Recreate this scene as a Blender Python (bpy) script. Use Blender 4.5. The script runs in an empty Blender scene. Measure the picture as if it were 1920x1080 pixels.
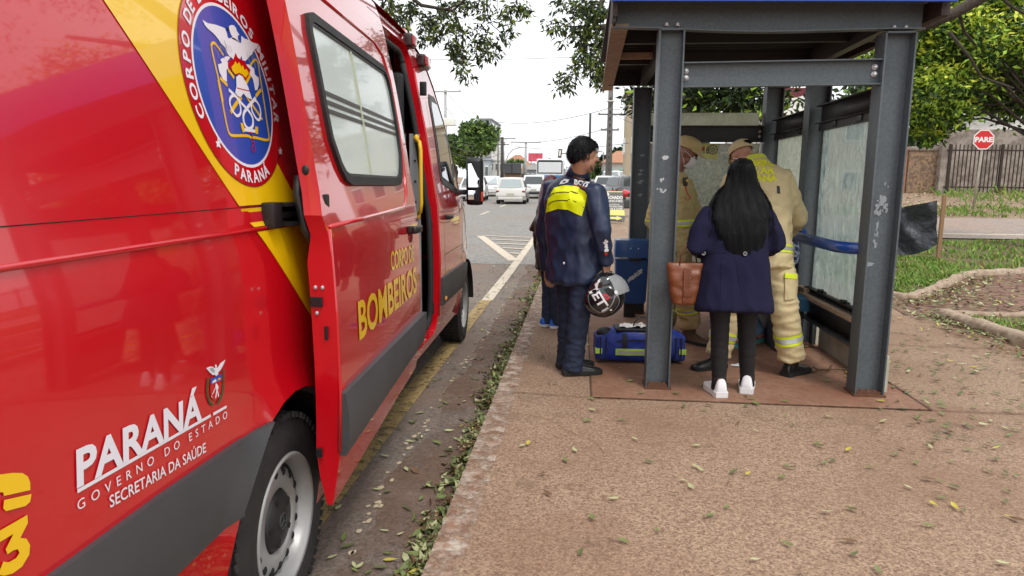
import bpy, bmesh, math, random
from mathutils import Vector, Matrix, noise
from mathutils.geometry import delaunay_2d_cdt
from mathutils.bvhtree import BVHTree
R = math.radians
random.seed(7)
C = bpy.context.collection
sc = bpy.context.scene
# ------------------------------------------------------------------ camera
CAMZ, FPX = 1.44, 1290.0
FW = Vector((-0.09672754618972305, 0.9833299684464303, -0.15396738279017852))
RT = Vector((0.9950476904882009, 0.0990952681380124, 0.007760250431065955))
UP = Vector((-0.022888325893617216, 0.15245425867386514, 0.9880454562164586))
cam = bpy.data.objects.new('camera', bpy.data.cameras.new('camera'))
C.objects.link(cam)
cam.matrix_world = Matrix(((RT.x, UP.x, -FW.x, 0), (RT.y, UP.y, -FW.y, 0), (RT.z, UP.z, -FW.z, CAMZ), (0, 0, 0, 1)))
cam.data.sensor_width = 36; cam.data.lens = FPX / 1920 * 36
cam.data.clip_start = .05; cam.data.clip_end = 3000
sc.camera = cam
# ------------------------------------------------------------------ light
SUN_EL, SUN_AZ = R(58), R(150)
w = bpy.data.worlds.new('World'); sc.world = w; w.use_nodes = True
nt = w.node_tree; nt.nodes.clear()
out = nt.nodes.new('ShaderNodeOutputWorld'); bg = nt.nodes.new('ShaderNodeBackground')
sky = nt.nodes.new('ShaderNodeTexSky'); sky.sky_type = 'NISHITA'; sky.sun_disc = False
sky.sun_elevation = SUN_EL; sky.sun_rotation = SUN_AZ; sky.dust_density = 4; sky.air_density = 1.5
hsv = nt.nodes.new('ShaderNodeHueSaturation'); hsv.inputs['Saturation'].default_value = .12
mix = nt.nodes.new('ShaderNodeMix'); mix.data_type = 'RGBA'; mix.inputs[0].default_value = .8
mix.inputs[7].default_value = (9.6, 9.9, 10.1, 1)          # even white cloud layer
nt.links.new(sky.outputs[0], hsv.inputs['Color']); nt.links.new(hsv.outputs[0], mix.inputs[6])
nt.links.new(mix.outputs[2], bg.inputs[0]); bg.inputs[1].default_value = .12
nt.links.new(bg.outputs[0], out.inputs[0])
sl = bpy.data.lights.new('sun', 'SUN'); sl.energy = 1.3; sl.angle = R(14); sl.color = (1, .96, .9)
so = bpy.data.objects.new('sun', sl); C.objects.link(so)
sd = Vector((math.sin(SUN_AZ) * math.cos(SUN_EL), math.cos(SUN_AZ) * math.cos(SUN_EL), math.sin(SUN_EL)))
so.rotation_euler = sd.to_track_quat('Z', 'Y').to_euler(); so.location = (0, 0, 30)
sc.view_settings.view_transform = 'Standard'; sc.view_settings.look = 'None'
sc.view_settings.exposure = 0.34; sc.view_settings.gamma = 1
sc.cycles.max_bounces = 6; sc.cycles.transparent_max_bounces = 16

# ------------------------------------------------------------------ helpers
def ray(px, py): return FW + RT * ((px - 960) / FPX) + UP * ((540 - py) / FPX)
def at(px, py, Y):
    d = ray(px, py); k = Y / d.y
    return Vector((d.x * k, Y, CAMZ + d.z * k))
def gh(x, y):                                    # height of the pavement-level ground
    h = max(0, y - 12) * .0093
    if y > 18.5 and x > 2:
        f = min(1, (x - 2) / 4.); g = min(1, (y - 18.5) / 12.5)
        h += f * (g * .93 - 0.0)
    return h
def on_ground(px, py, dz=0):
    z = 0
    d = ray(px, py)
    for i in range(40):
        k = (z + dz - CAMZ) / d.z if d.z < -1e-4 else 900
        k = max(.1, min(k, 900)); z = .5 * z + .5 * gh(d.x * k, d.y * k)
    return Vector((d.x * k, d.y * k, z + dz))

def tag(o, label=None, cat=None, group=None, kind=None):
    if label: o['label'] = label
    if cat: o['category'] = cat
    if group: o['group'] = group
    if kind: o['kind'] = kind
    return o
def thing(name, label, cat, loc=(0, 0, 0), rz=0, group=None):
    o = bpy.data.objects.new(name, None); C.objects.link(o)
    o.location = loc; o.rotation_euler = (0, 0, rz); o.empty_display_size = .1
    return tag(o, label, cat, group)
def link(name, me, mats, parent=None, smooth=True, loc=None, rz=0):
    o = bpy.data.objects.new(name, me); C.objects.link(o)
    if not isinstance(mats, (list, tuple)): mats = [mats]
    for m in mats: me.materials.append(m)
    if smooth is True: me.polygons.foreach_set('use_smooth', [True] * len(me.polygons))
    if loc is not None: o.location = loc
    o.rotation_euler = (0, 0, rz)
    if parent is not None: o.parent = parent
    return o
def obj(name, bm, mats, parent=None, smooth=False, loc=None, rz=0, auto=None):
    miss = [v for v in bm.verts if v.co.z > 5000]
    if miss: bmesh.ops.delete(bm, geom=miss, context='VERTS')
    me = bpy.data.meshes.new(name)
    bmesh.ops.recalc_face_normals(bm, faces=bm.faces)
    if auto:
        for e in bm.edges:
            if len(e.link_faces) == 2 and e.calc_face_angle(0) > R(auto): e.smooth = False
        smooth = True
    bm.to_mesh(me); bm.free()
    return link(name, me, mats, parent, smooth, loc, rz)
def copy_tree(o, parent=None):
    c = o.copy(); C.objects.link(c); c.parent = parent
    for ch in list(o.children): copy_tree(ch, c)
    return c
def NB(): return bmesh.new()
def box(bm, c, s, rz=0, bev=0, mi=0, rot=None):
    m = Matrix.Translation(Vector(c)) @ (rot.to_4x4() if rot is not None else Matrix.Rotation(rz, 4, 'Z')) @ Matrix.Diagonal((s[0], s[1], s[2], 1))
    r = bmesh.ops.create_cube(bm, size=1, matrix=m)
    vs = r['verts']; fs = set(f for v in vs for f in v.link_faces)
    for f in fs: f.material_index = mi
    if bev:
        es = list(set(e for v in vs for e in v.link_edges))
        r = bmesh.ops.bevel(bm, geom=es, offset=bev, segments=2, affect='EDGES', profile=.7)
        for f in r['faces']: f.material_index = mi
    return vs
def frame(t, ref=None):
    t = t.normalized(); ref = Vector(ref) if ref is not None else (Vector((0, 0, 1)) if abs(t.z) < .9 else Vector((0, 1, 0)))
    x = ref - t * ref.dot(t)
    if x.length < 1e-4: x = t.orthogonal()
    x.normalize(); return x, t.cross(x)
def loft(bm, pts, rad, n=14, ref=None, capends=True, rnd=True, mi=0, power=1.0):
    """tube through pts; rad = r or (rx, ry) per point; ref = direction of the rx axis"""
    pts = [Vector(p) for p in pts]; rad = [(r, r) if not isinstance(r, (tuple, list)) else r for r in rad]
    P, Q = list(pts), list(rad)
    if rnd:
        t0 = (pts[0] - pts[1]).normalized(); t1 = (pts[-1] - pts[-2]).normalized()
        a, b = [], []
        for k in (.35, .7, .93):
            h = math.sqrt(1 - k * k)
            m0 = min(rad[0]); m1 = min(rad[-1])
            a.append((pts[0] + t0 * m0 * k, (rad[0][0] * h, rad[0][1] * h)))
            b.append((pts[-1] + t1 * m1 * k, (rad[-1][0] * h, rad[-1][1] * h)))
        P = [p for p, _ in reversed(a)] + P + [p for p, _ in b]
        Q = [q for _, q in reversed(a)] + Q + [q for _, q in b]
    rings = []; px = None
    for i, p in enumerate(P):
        t = (P[min(i + 1, len(P) - 1)] - P[max(i - 1, 0)])
        if t.length < 1e-6: t = Vector((0, 0, 1))
        x, y = frame(t, ref if ref is not None else px)
        px = x
        ring = []
        for j in range(n):
            a = 2 * math.pi * j / n; c, s = math.cos(a), math.sin(a)
            if power != 1: c = math.copysign(abs(c) ** power, c); s = math.copysign(abs(s) ** power, s)
            ring.append(bm.verts.new(p + x * Q[i][0] * c + y * Q[i][1] * s))
        rings.append(ring)
    for a, b in zip(rings, rings[1:]):
        for j in range(n):
            f = bm.faces.new((a[j], a[(j + 1) % n], b[(j + 1) % n], b[j])); f.material_index = mi
    if capends:
        bm.faces.new(rings[0][::-1]).material_index = mi; bm.faces.new(rings[-1]).material_index = mi
    return rings
def tube(bm, pts, r, n=8, mi=0): return loft(bm, pts, [r] * len(pts), n=n, rnd=False, mi=mi)
def ell(bm, c, r, ax=None, n=14, mi=0):
    """ellipsoid; ax = (x, y, z) unit vectors"""
    m = Matrix.Identity(3)
    if ax is not None: m = Matrix(ax).transposed()
    m = Matrix.Translation(Vector(c)) @ m.to_4x4() @ Matrix.Diagonal((r[0], r[1], r[2], 1))
    q = bmesh.ops.create_uvsphere(bm, u_segments=n, v_segments=max(6, n * 2 // 3), radius=1, matrix=m)
    for f in set(f for v in q['verts'] for f in v.link_faces): f.material_index = mi
    return q['verts']
def lathe(bm, prof, n=32, axis='X', c=(0, 0, 0), mi=0, close=False):
    """prof = list of (radius, along)"""
    c = Vector(c); rings = []
    for r, h in prof:
        ring = []
        for j in range(n):
            a = 2 * math.pi * j / n
            if axis == 'X': v = Vector((h, r * math.cos(a), r * math.sin(a)))
            elif axis == 'Y': v = Vector((r * math.cos(a), h, r * math.sin(a)))
            else: v = Vector((r * math.cos(a), r * math.sin(a), h))
            ring.append(bm.verts.new(c + v))
        rings.append(ring)
    pr = list(zip(rings, rings[1:]))
    if close: pr.append((rings[-1], rings[0]))
    for a, b in pr:
        for j in range(n):
            bm.faces.new((a[j], a[(j + 1) % n], b[(j + 1) % n], b[j])).material_index = mi
    return rings
def prism(bm, poly, fn, d0, d1, mi=0):
    """poly of 2-D points, fn(u, v, d) -> 3-D; closed prism between depths d0 and d1"""
    a = [bm.verts.new(fn(u, v, d0)) for u, v in poly]; b = [bm.verts.new(fn(u, v, d1)) for u, v in poly]
    n = len(poly)
    for i in range(n): bm.faces.new((a[i], a[(i + 1) % n], b[(i + 1) % n], b[i])).material_index = mi
    bm.faces.new(a[::-1]).material_index = mi; bm.faces.new(b).material_index = mi
def inpoly(x, y, P):
    c = False; j = len(P) - 1
    for i in range(len(P)):
        xi, yi = P[i]; xj, yj = P[j]
        if (yi > y) != (yj > y) and x < (xj - xi) * (y - yi) / (yj - yi) + xi: c = not c
        j = i
    return c
def dens(P, st):
    o = []
    for i in range(len(P)):
        a, b = Vector(P[i][:2]), Vector(P[(i + 1) % len(P)][:2]); k = max(1, int((b - a).length / st + .5))
        for q in range(k): o.append(tuple(a.lerp(b, q / k)))
    return o
def tri(outline, holes=(), step=.1):
    """2-D triangulation of an outline with holes, gridded at step; returns verts, tris"""
    loops = [dens(outline, step)] + [dens(h, step) for h in holes]
    V, E = [], []
    for L in loops:
        n0 = len(V); V += [Vector(p) for p in L]; E += [(n0 + i, n0 + (i + 1) % len(L)) for i in range(len(L))]
    xs = [p[0] for p in loops[0]]; ys = [p[1] for p in loops[0]]
    x = min(xs) + step * .5
    while x < max(xs):
        y = min(ys) + step * .5
        while y < max(ys):
            if inpoly(x, y, loops[0]) and not any(inpoly(x, y, h) for h in loops[1:]): V.append(Vector((x, y)))
            y += step
        x += step
    r = delaunay_2d_cdt(V, E, [], 0, 1e-6)
    vs = [tuple(v) for v in r[0]]; fs = []
    for f in r[2]:
        cx = sum(vs[i][0] for i in f) / len(f); cy = sum(vs[i][1] for i in f) / len(f)
        if inpoly(cx, cy, loops[0]) and not any(inpoly(cx, cy, h) for h in loops[1:]): fs.append(f)
    return vs, fs, loops
def sheet(bm, outline, holes, fm, step=.1, off=0, rim=None, mi=0):
    """surface over an outline on the map fm(u, v, off); rim = depth of the edge strip"""
    vs, fs, loops = tri(outline, holes, step)
    used = sorted(set(i for f in fs for i in f)); mp = {i: bm.verts.new(fm(vs[i][0], vs[i][1], off)) for i in used}
    for f in fs:
        try: bm.faces.new([mp[i] for i in f]).material_index = mi
        except ValueError: pass
    if rim is not None:
        for L in loops:
            a = [bm.verts.new(fm(u, v, off)) for u, v in L]; b = [bm.verts.new(fm(u, v, rim)) for u, v in L]
            for i in range(len(L)):
                j = (i + 1) % len(L); bm.faces.new((a[i], a[j], b[j], b[i])).material_index = mi
def rrect(x0, y0, x1, y1, r, n=5):
    o = []
    for cx, cy, a0 in ((x1 - r, y1 - r, 0), (x0 + r, y1 - r, 90), (x0 + r, y0 + r, 180), (x1 - r, y0 + r, 270)):
        for k in range(n + 1):
            a = R(a0 + 90 * k / n); o.append((cx + r * math.cos(a), cy + r * math.sin(a)))
    return o
def circ(cx, cy, r, n=40, ry=None): return [(cx + r * math.cos(2 * math.pi * i / n), cy + (ry or r) * math.sin(2 * math.pi * i / n)) for i in range(n)]
def stroke(P, wd):
    """polygon around a 2-D polyline (smoothed), width wd"""
    P = [Vector(p) for p in P]
    for _ in range(2 if len(P) > 3 else 0):
        Q = [P[0]]
        for a, b in zip(P, P[1:]): Q += [a.lerp(b, .25), a.lerp(b, .75)]
        P = Q + [P[-1]]
    L, Rr = [], []
    for i, p in enumerate(P):
        t = (P[min(i + 1, len(P) - 1)] - P[max(i - 1, 0)]).normalized(); n = Vector((-t.y, t.x)) * wd * .5
        L.append(p + n); Rr.append(p - n)
    return L, Rr
TXT = {}
def text2d(s, bold=.0, sp=1.0):
    key = (s, bold, sp)
    if key not in TXT:
        cu = bpy.data.curves.new('t', 'FONT'); cu.body = s; cu.offset = bold; cu.space_character = sp; cu.resolution_u = 3
        o = bpy.data.objects.new('t', cu); C.objects.link(o)
        dg = bpy.context.evaluated_depsgraph_get(); me = bpy.data.meshes.new_from_object(o.evaluated_get(dg))
        vs = [(v.co.x, v.co.y) for v in me.vertices]; fs = [tuple(p.vertices) for p in me.polygons]
        bpy.data.objects.remove(o); bpy.data.meshes.remove(me); bpy.data.curves.remove(cu)
        TXT[key] = (vs, fs)
    return TXT[key]
CAPH = .71
def put_text(bm, s, fm, p0, p1, h, off=.002, bold=.02, sp=1.0, slant=0, mi=0, h1=None):
    """text with its baseline from p0 to p1 on the map fm, capital height h"""
    vs, fs = text2d(s, bold, sp); x0 = min(v[0] for v in vs); x1 = max(v[0] for v in vs)
    p0, p1 = Vector(p0), Vector(p1); h1 = h1 or h
    out = []
    for x, y in vs:
        t = (x - x0) / (x1 - x0); yy = y / CAPH
        q = p0.lerp(p1, t); hh = h + (h1 - h) * t
        out.append(bm.verts.new(fm(q.x + slant * yy * hh, q.y + yy * hh, off)))
    for f in fs:
        try: bm.faces.new([out[i] for i in f]).material_index = mi
        except ValueError: pass

# ------------------------------------------------------------------ materials
def M(name, col, rough=.5, metal=0, coat=0, noise=None, bump=None, spec=.5, alpha=1, trans=0, sheen=0, emis=None, noise2=None, coord='Object', ior=None, distort=0):
    """noise = (scale, amount, colour2[, contrast]); bump = (scale, strength)"""
    m = bpy.data.materials.new(name); m.use_nodes = True; nt = m.node_tree; b = nt.nodes['Principled BSDF']
    b.inputs['Base Color'].default_value = (*col, 1); b.inputs['Roughness'].default_value = rough
    b.inputs['Metallic'].default_value = metal; b.inputs['Coat Weight'].default_value = coat; b.inputs['Coat Roughness'].default_value = .03
    b.inputs['Specular IOR Level'].default_value = spec; b.inputs['Alpha'].default_value = alpha
    b.inputs['Transmission Weight'].default_value = trans; b.inputs['Sheen Weight'].default_value = sheen
    if ior: b.inputs['IOR'].default_value = ior
    if emis: b.inputs['Emission Color'].default_value = (*emis[0], 1); b.inputs['Emission Strength'].default_value = emis[1]
    tc = nt.nodes.new('ShaderNodeTexCoord'); co = tc.outputs[coord]
    cur = None
    for q in (noise, noise2):
        if not q: continue
        n = nt.nodes.new('ShaderNodeTexNoise'); n.inputs['Scale'].default_value = q[0]; n.inputs['Detail'].default_value = 6; n.inputs['Roughness'].default_value = .6
        n.inputs['Distortion'].default_value = distort
        nt.links.new(co, n.inputs['Vector'])
        cr = nt.nodes.new('ShaderNodeMapRange'); k = q[3] if len(q) > 3 else .15
        cr.inputs[1].default_value = .5 - k; cr.inputs[2].default_value = .5 + k; cr.inputs[3].default_value = 0; cr.inputs[4].default_value = q[1]
        nt.links.new(n.outputs[0], cr.inputs[0])
        mx = nt.nodes.new('ShaderNodeMix'); mx.data_type = 'RGBA'; nt.links.new(cr.outputs[0], mx.inputs[0])
        if cur is None: mx.inputs[6].default_value = (*col, 1)
        else: nt.links.new(cur, mx.inputs[6])
        mx.inputs[7].default_value = (*q[2], 1); cur = mx.outputs[2]
    if cur is not None: nt.links.new(cur, b.inputs['Base Color'])
    if bump:
        n = nt.nodes.new('ShaderNodeTexNoise'); n.inputs['Scale'].default_value = bump[0]; n.inputs['Detail'].default_value = 4
        nt.links.new(co, n.inputs['Vector']); bn = nt.nodes.new('ShaderNodeBump'); bn.inputs['Strength'].default_value = bump[1]
        bn.inputs['Distance'].default_value = bump[2] if len(bump) > 2 else .01
        nt.links.new(n.outputs[0], bn.inputs['Height']); nt.links.new(bn.outputs[0], b.inputs['Normal'])
    return m
def worn(m, scale, lo, hi, distort=0):
    """let the surface below show through worn patches"""
    nt = m.node_tree; b = nt.nodes['Principled BSDF']; tc = nt.nodes.new('ShaderNodeTexCoord'); n = nt.nodes.new('ShaderNodeTexNoise')
    n.inputs['Scale'].default_value = scale; n.inputs['Detail'].default_value = 8; n.inputs['Roughness'].default_value = .7; n.inputs['Distortion'].default_value = distort
    r = nt.nodes.new('ShaderNodeMapRange'); r.inputs[1].default_value = lo; r.inputs[2].default_value = hi
    nt.links.new(tc.outputs['Object'], n.inputs['Vector']); nt.links.new(n.outputs[0], r.inputs[0]); nt.links.new(r.outputs[0], b.inputs['Alpha'])
    return m
RED = M('red_paint', (.56, .002, .010), .22, coat=1, bump=(2.5, .10, .01), noise=(3.5, .22, (.36, .012, .012), .2))
DRED = M('dark_red_plastic', (.25, .005, .008), .3)
YEL = M('yellow_vinyl', (.86, .53, .004), .3, coat=.8)
WHT = M('white_vinyl', (.75, .72, .78), .4)
BLU = M('emblem_blue', (.012, .075, .42), .3, coat=.8)
BLK = M('black_plastic', (.012, .012, .013), .4, bump=(300, .1))
GRY = M('grey_plastic', (.045, .048, .052), .55, bump=(500, .25, .002), noise=(3, .5, (.07, .07, .072)))
RUB = M('rubber', (.014, .014, .015), .7, bump=(60, .2), noise=(9, .5, (.035, .03, .026)))
RIM = M('wheel_silver', (.38, .38, .38), .38, metal=.25, noise=(12, .4, (.30, .27, .24)))
STEEL = M('brushed_steel', (.45, .47, .5), .3, metal=.4)
DGL = M('dark_glass', (.012, .016, .018), .04, coat=1, spec=.8)
FGL = M('frosted_glass', (.56, .62, .58), .2, coat=.35, spec=.4, noise=(2, .4, (.42, .5, .47)))
HYL = M('grab_yellow', (.85, .5, .02), .35)
ORG = M('orange_red', (.7, .05, .01), .4)
GRN = M('crest_green', (.02, .09, .02), .5)
LIG = M('amber', (.7, .25, .02), .3)

# ------------------------------------------------------------------ ground
def speck(name, c1, c2, c3, sc1=70, sc2=1.3, rough=.85, bmp=.5, amt=.6, cells=0, dark=.5, fine=.5):
    """stone-in-mortar surface: random pebble tones (Voronoi cells), fine grain, broad stains"""
    m = bpy.data.materials.new(name); m.use_nodes = True; nt = m.node_tree; b = nt.nodes['Principled BSDF']; L = nt.links; N = nt.nodes.new
    b.inputs['Roughness'].default_value = rough; tc = N('ShaderNodeTexCoord')
    v = N('ShaderNodeTexVoronoi'); v.inputs['Scale'].default_value = sc1; L.new(tc.outputs['Object'], v.inputs['Vector'])
    sp = N('ShaderNodeSeparateColor'); L.new(v.outputs['Color'], sp.inputs[0])
    n1 = N('ShaderNodeTexNoise'); n1.inputs['Scale'].default_value = sc1 * .35; n1.inputs['Detail'].default_value = 5; n1.inputs['Roughness'].default_value = .7
    n2 = N('ShaderNodeTexNoise'); n2.inputs['Scale'].default_value = sc2; n2.inputs['Detail'].default_value = 9; n2.inputs['Roughness'].default_value = .62
    n3 = N('ShaderNodeTexNoise'); n3.inputs['Scale'].default_value = sc2 * 4.3; n3.inputs['Detail'].default_value = 7; n3.inputs['Roughness'].default_value = .7
    for n in (n1, n2, n3): L.new(tc.outputs['Object'], n.inputs['Vector'])
    ad = N('ShaderNodeMath'); ad.operation = 'MULTIPLY_ADD'; ad.inputs[1].default_value = fine; L.new(sp.outputs[0], ad.inputs[0])
    sc_ = N('ShaderNodeMapRange'); sc_.inputs[1].default_value = .35; sc_.inputs[2].default_value = .65; sc_.inputs[4].default_value = 1 - fine; L.new(n1.outputs[0], sc_.inputs[0]); L.new(sc_.outputs[0], ad.inputs[2])
    mx = N('ShaderNodeMix'); mx.data_type = 'RGBA'; L.new(ad.outputs[0], mx.inputs[0]); mx.inputs[6].default_value = (*c2, 1); mx.inputs[7].default_value = (*c1, 1)
    r2 = N('ShaderNodeMapRange'); r2.inputs[1].default_value = .45; r2.inputs[2].default_value = .66; r2.inputs[4].default_value = amt; L.new(n2.outputs[0], r2.inputs[0])
    m2 = N('ShaderNodeMix'); m2.data_type = 'RGBA'; L.new(r2.outputs[0], m2.inputs[0]); L.new(mx.outputs[2], m2.inputs[6]); m2.inputs[7].default_value = (*c3, 1)
    r3 = N('ShaderNodeMapRange'); r3.inputs[1].default_value = .55; r3.inputs[2].default_value = .72; r3.inputs[4].default_value = dark; L.new(n3.outputs[0], r3.inputs[0])
    m3 = N('ShaderNodeMix'); m3.data_type = 'RGBA'; L.new(r3.outputs[0], m3.inputs[0]); L.new(m2.outputs[2], m3.inputs[6]); m3.inputs[7].default_value = (*[q * .6 for q in c2], 1)
    L.new(m3.outputs[2], b.inputs['Base Color'])
    bn = N('ShaderNodeBump'); bn.inputs['Strength'].default_value = bmp; bn.inputs['Distance'].default_value = .003; L.new(ad.outputs[0], bn.inputs['Height']); L.new(bn.outputs[0], b.inputs['Normal'])
    return m
CONC = speck('aggregate_concrete', (.49, .335, .225), (.115, .062, .038), (.215, .115, .066), 120, .7, amt=.7, dark=.55, fine=.6)
PADM = speck('smooth_concrete', (.32, .175, .11), (.20, .10, .06), (.20, .075, .04), 60, 1.5, bmp=.15, amt=.8, dark=.5, fine=.25)
ASPH = speck('asphalt', (.29, .23, .19), (.07, .054, .044), (.22, .13, .09), 110, .8, amt=.7, dark=.3, bmp=.6)
ASPF = speck('far_asphalt', (.33, .31, .29), (.12, .11, .10), (.24, .19, .15), 24, .25, amt=.5, bmp=.3, dark=.3)
DIRT = speck('red_earth', (.44, .32, .22), (.14, .08, .05), (.22, .13, .085), 24, .7, amt=.7, dark=.4)
EARTH = M('far_ground', (.16, .12, .08), .9, noise=(.5, .6, (.1, .12, .04)))
KERB = M('kerb_worn_white', (.55, .48, .40), .8, noise=(14, .95, (.30, .16, .10), .12), noise2=(60, .5, (.2, .1, .06)), bump=(60, .4))
worn(KERB, 9, .40, .56)
KSTONE = M('kerb_stone', (.46, .36, .27), .85, noise=(11, .8, (.22, .13, .08)), bump=(40, .6))
COBB = None
def grid(name, xs, ys, zf, mat, smooth=True):
    bm = NB(); V = [[bm.verts.new((x, y, zf(x, y))) for y in ys] for x in xs]
    for i in range(len(xs) - 1):
        for j in range(len(ys) - 1): bm.faces.new((V[i][j], V[i + 1][j], V[i + 1][j + 1], V[i][j + 1]))
    return tag(obj(name, bm, mat, smooth=smooth), kind='structure')
def frange(a, b, s):
    o = [a]
    while o[-1] + s < b - 1e-6: o.append(o[-1] + s)
    return o + [b]
grid('ground', frange(-1500, 1500, 150), frange(-1500, 1500, 100), lambda x, y: -.6 + (0 if y < 300 else 3.0), EARTH)
YS = [-30, -10, 0, 6, 12] + frange(15, 320, 8)
grid('road', [-9.5, -6, -3, -.56], YS, lambda x, y: gh(-1, y) - .15, ASPH)
grid('far_road', [-9.5, -6, -3, -.56], frange(13, 320, 8), lambda x, y: gh(-1, y) - .146, ASPF)
# pavement slab with the kerb face, ends at the corner
bm = NB()
sheet(bm, [(-.55, -6), (30, -6), (30, 9.2), (.6, 10.9), (-.1, 10.9), (-.42, 10.6), (-.55, 10.0)], [], lambda u, v, o: (u, v, o), 1.5, 0, rim=-.3)
tag(obj('pavement', bm, CONC), kind='structure')
grid('verge', [-.56, .2, 1.2, 2, 3, 4, 5, 6, 9, 14, 30, 60], [9.2, 11, 12.5] + frange(14, 34, 1.2) + frange(40, 320, 12), lambda x, y: gh(x, y) - .035 - (.05 if x < 0 else 0), DIRT)
bm = NB(); sheet(bm, [(-.552, -6), (-.415, -6), (-.41, 9.9), (-.3, 10.4), (-.42, 10.62), (-.553, 10.02)], [], lambda u, v, o: (u, v, .004), .5)
tag(obj('kerb_paint', bm, KERB), kind='structure')
bm = NB(); sheet(bm, [(.11, 4.5), (2.26, 4.5), (2.26, 8.6), (.11, 8.6)], [], lambda u, v, o: (u, v, .005), .8)
tag(obj('shelter_floor', bm, PADM), kind='structure')
JNT = M('joint', (.10, .045, .025), .9)
bm = NB()
for a, b, wd in (((.1, 4.5), (.1, 9), .012), ((.1, 4.49), (2.27, 4.49), .012), ((2.27, 4.49), (2.27, 8.6), .018), ((2.27, 4.49), (9, 4.35), .010), ((.1, 4.49), (-.55, 4.55), .006), ((2.27, 6.4), (3.9, 6.3), .008), ((-.55, 7.6), (.1, 7.5), .006)):
    a, b = Vector(a), Vector(b); n = (b - a).normalized(); n = Vector((-n.y, n.x)) * wd / 2; vs = []
    k = 24
    for i in range(k + 1):
        p = a.lerp(b, i / k); j = random.uniform(.6, 1.4); vs.append((bm.verts.new((*(p + n * j), .008)), bm.verts.new((*(p - n * j), .008))))
    for q, r_ in zip(vs, vs[1:]): bm.faces.new((q[0], q[1], r_[1], r_[0]))
tag(obj('pavement_joints', bm, JNT), kind='structure')
bm = NB(); rc = random.Random(17)                            # hairline cracks
for x, y, a in ((-.5, 4.2, .1), (2.9, 3.6, 1.2)):
    P = [Vector((x, y))]
    for k in range(14): a += rc.gauss(0, .35); P.append(P[-1] + Vector((math.cos(a), math.sin(a))) * .07)
    L_, R_ = stroke(P, .0022); q = [(bm.verts.new((p.x, p.y, .0035)), bm.verts.new((r_.x, r_.y, .0035))) for p, r_ in zip(L_, R_)]
    for a_, b_ in zip(q, q[1:]): bm.faces.new((a_[0], a_[1], b_[1], b_[0]))
tag(obj('pavement_cracks', bm, JNT), kind='structure')
# markings
YLN = worn(M('yellow_line', (.42, .29, .11), .8, noise=(30, .6, (.25, .16, .08)), bump=(80, .4)), 16, .34, .50)
WLN = worn(M('white_line', (.6, .52, .42), .8, noise=(12, .5, (.45, .35, .24))), 14, .30, .42)
WCH = M('chip_paint', (.55, .44, .3), .8)
def strip(bm, pts, wd, z):
    P = [Vector(p) for p in pts]; prev = None
    for i, p in enumerate(P):
        t = (P[min(i + 1, len(P) - 1)] - P[max(i - 1, 0)]).normalized(); n = Vector((-t.y, t.x)) * wd / 2
        cur = tuple(bm.verts.new((q.x, q.y, gh(-1, q.y) + z)) for q in (p + n, p - n))
        if prev: bm.faces.new((prev[0], prev[1], cur[1], cur[0]))
        prev = cur
bm = NB(); strip(bm, [(-1.235, y) for y in frange(-4, 9, 1)], .15, -.142); tag(obj('yellow_edge_line', bm, YLN), kind='structure')
bm = NB(); strip(bm, [(-1.22, y) for y in frange(9, 26, 1)], .15, -.142)
A_, B_ = on_ground(901, 443, -.15), on_ground(978, 490, -.15)
strip(bm, [(A_.x, A_.y), (-1.3, B_.y)], .22, -.138)
for k in range(5):
    t = .02 + k * .19; y = A_.y + (B_.y - A_.y) * t; x = A_.x + (-1.3 - A_.x) * t
    strip(bm, [(x + .1, y + .15), (-1.28, y - 0.2 + .3 * t)], .16, -.134)
for x, y0 in ((-4.2, 22), (-4.2, 29), (-4.2, 36), (-4.25, 50), (-4.2, 62), (-4.2, 16)): strip(bm, [(x, y0), (x, y0 + 2.6)], .13, -.140)
strip(bm, [(-2.9, 52), (-6.5, 52)], .4, -.136)
tag(obj('white_road_markings', bm, WLN), kind='structure')
bm = NB()
for i in range(90):
    t = random.random() ** 1.3; y = .8 + 8 * t; x = -.98 + .02 * math.sin(y) + random.gauss(0, .018); s = random.uniform(.006, .018)
    vs = [bm.verts.new((x + s * math.cos(a) * random.uniform(.6, 1.4), y + s * 1.5 * math.sin(a) * random.uniform(.6, 1.4), -.1455)) for a in [k * math.pi / 3 for k in range(6)]]; bm.faces.new(vs)
tag(obj('paint_flakes', bm, WCH), kind='stuff', label='pale flakes of old line paint on the asphalt beside the kerb', cat='paint flakes')
# patch of reddish dirt along the gutter
GUT = worn(M('gutter_dirt', (.26, .15, .10), .95, noise=(40, .8, (.13, .075, .05), .1), bump=(90, .5)), 3.0, .36, .80)
bm = NB(); sheet(bm, [(-.95 + .10 * noise.noise(Vector((0, y * 1.3, 0))) + .05 * noise.noise(Vector((0, y * 6, 0))), y) for y in frange(-3, 16, .08)][::-1] + [(-.555, -3), (-.555, 16)], [], lambda u, v, o: (u, v, gh(-1, v) - .147), 1)
tag(obj('gutter_dirt', bm, GUT), kind='structure')

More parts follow.
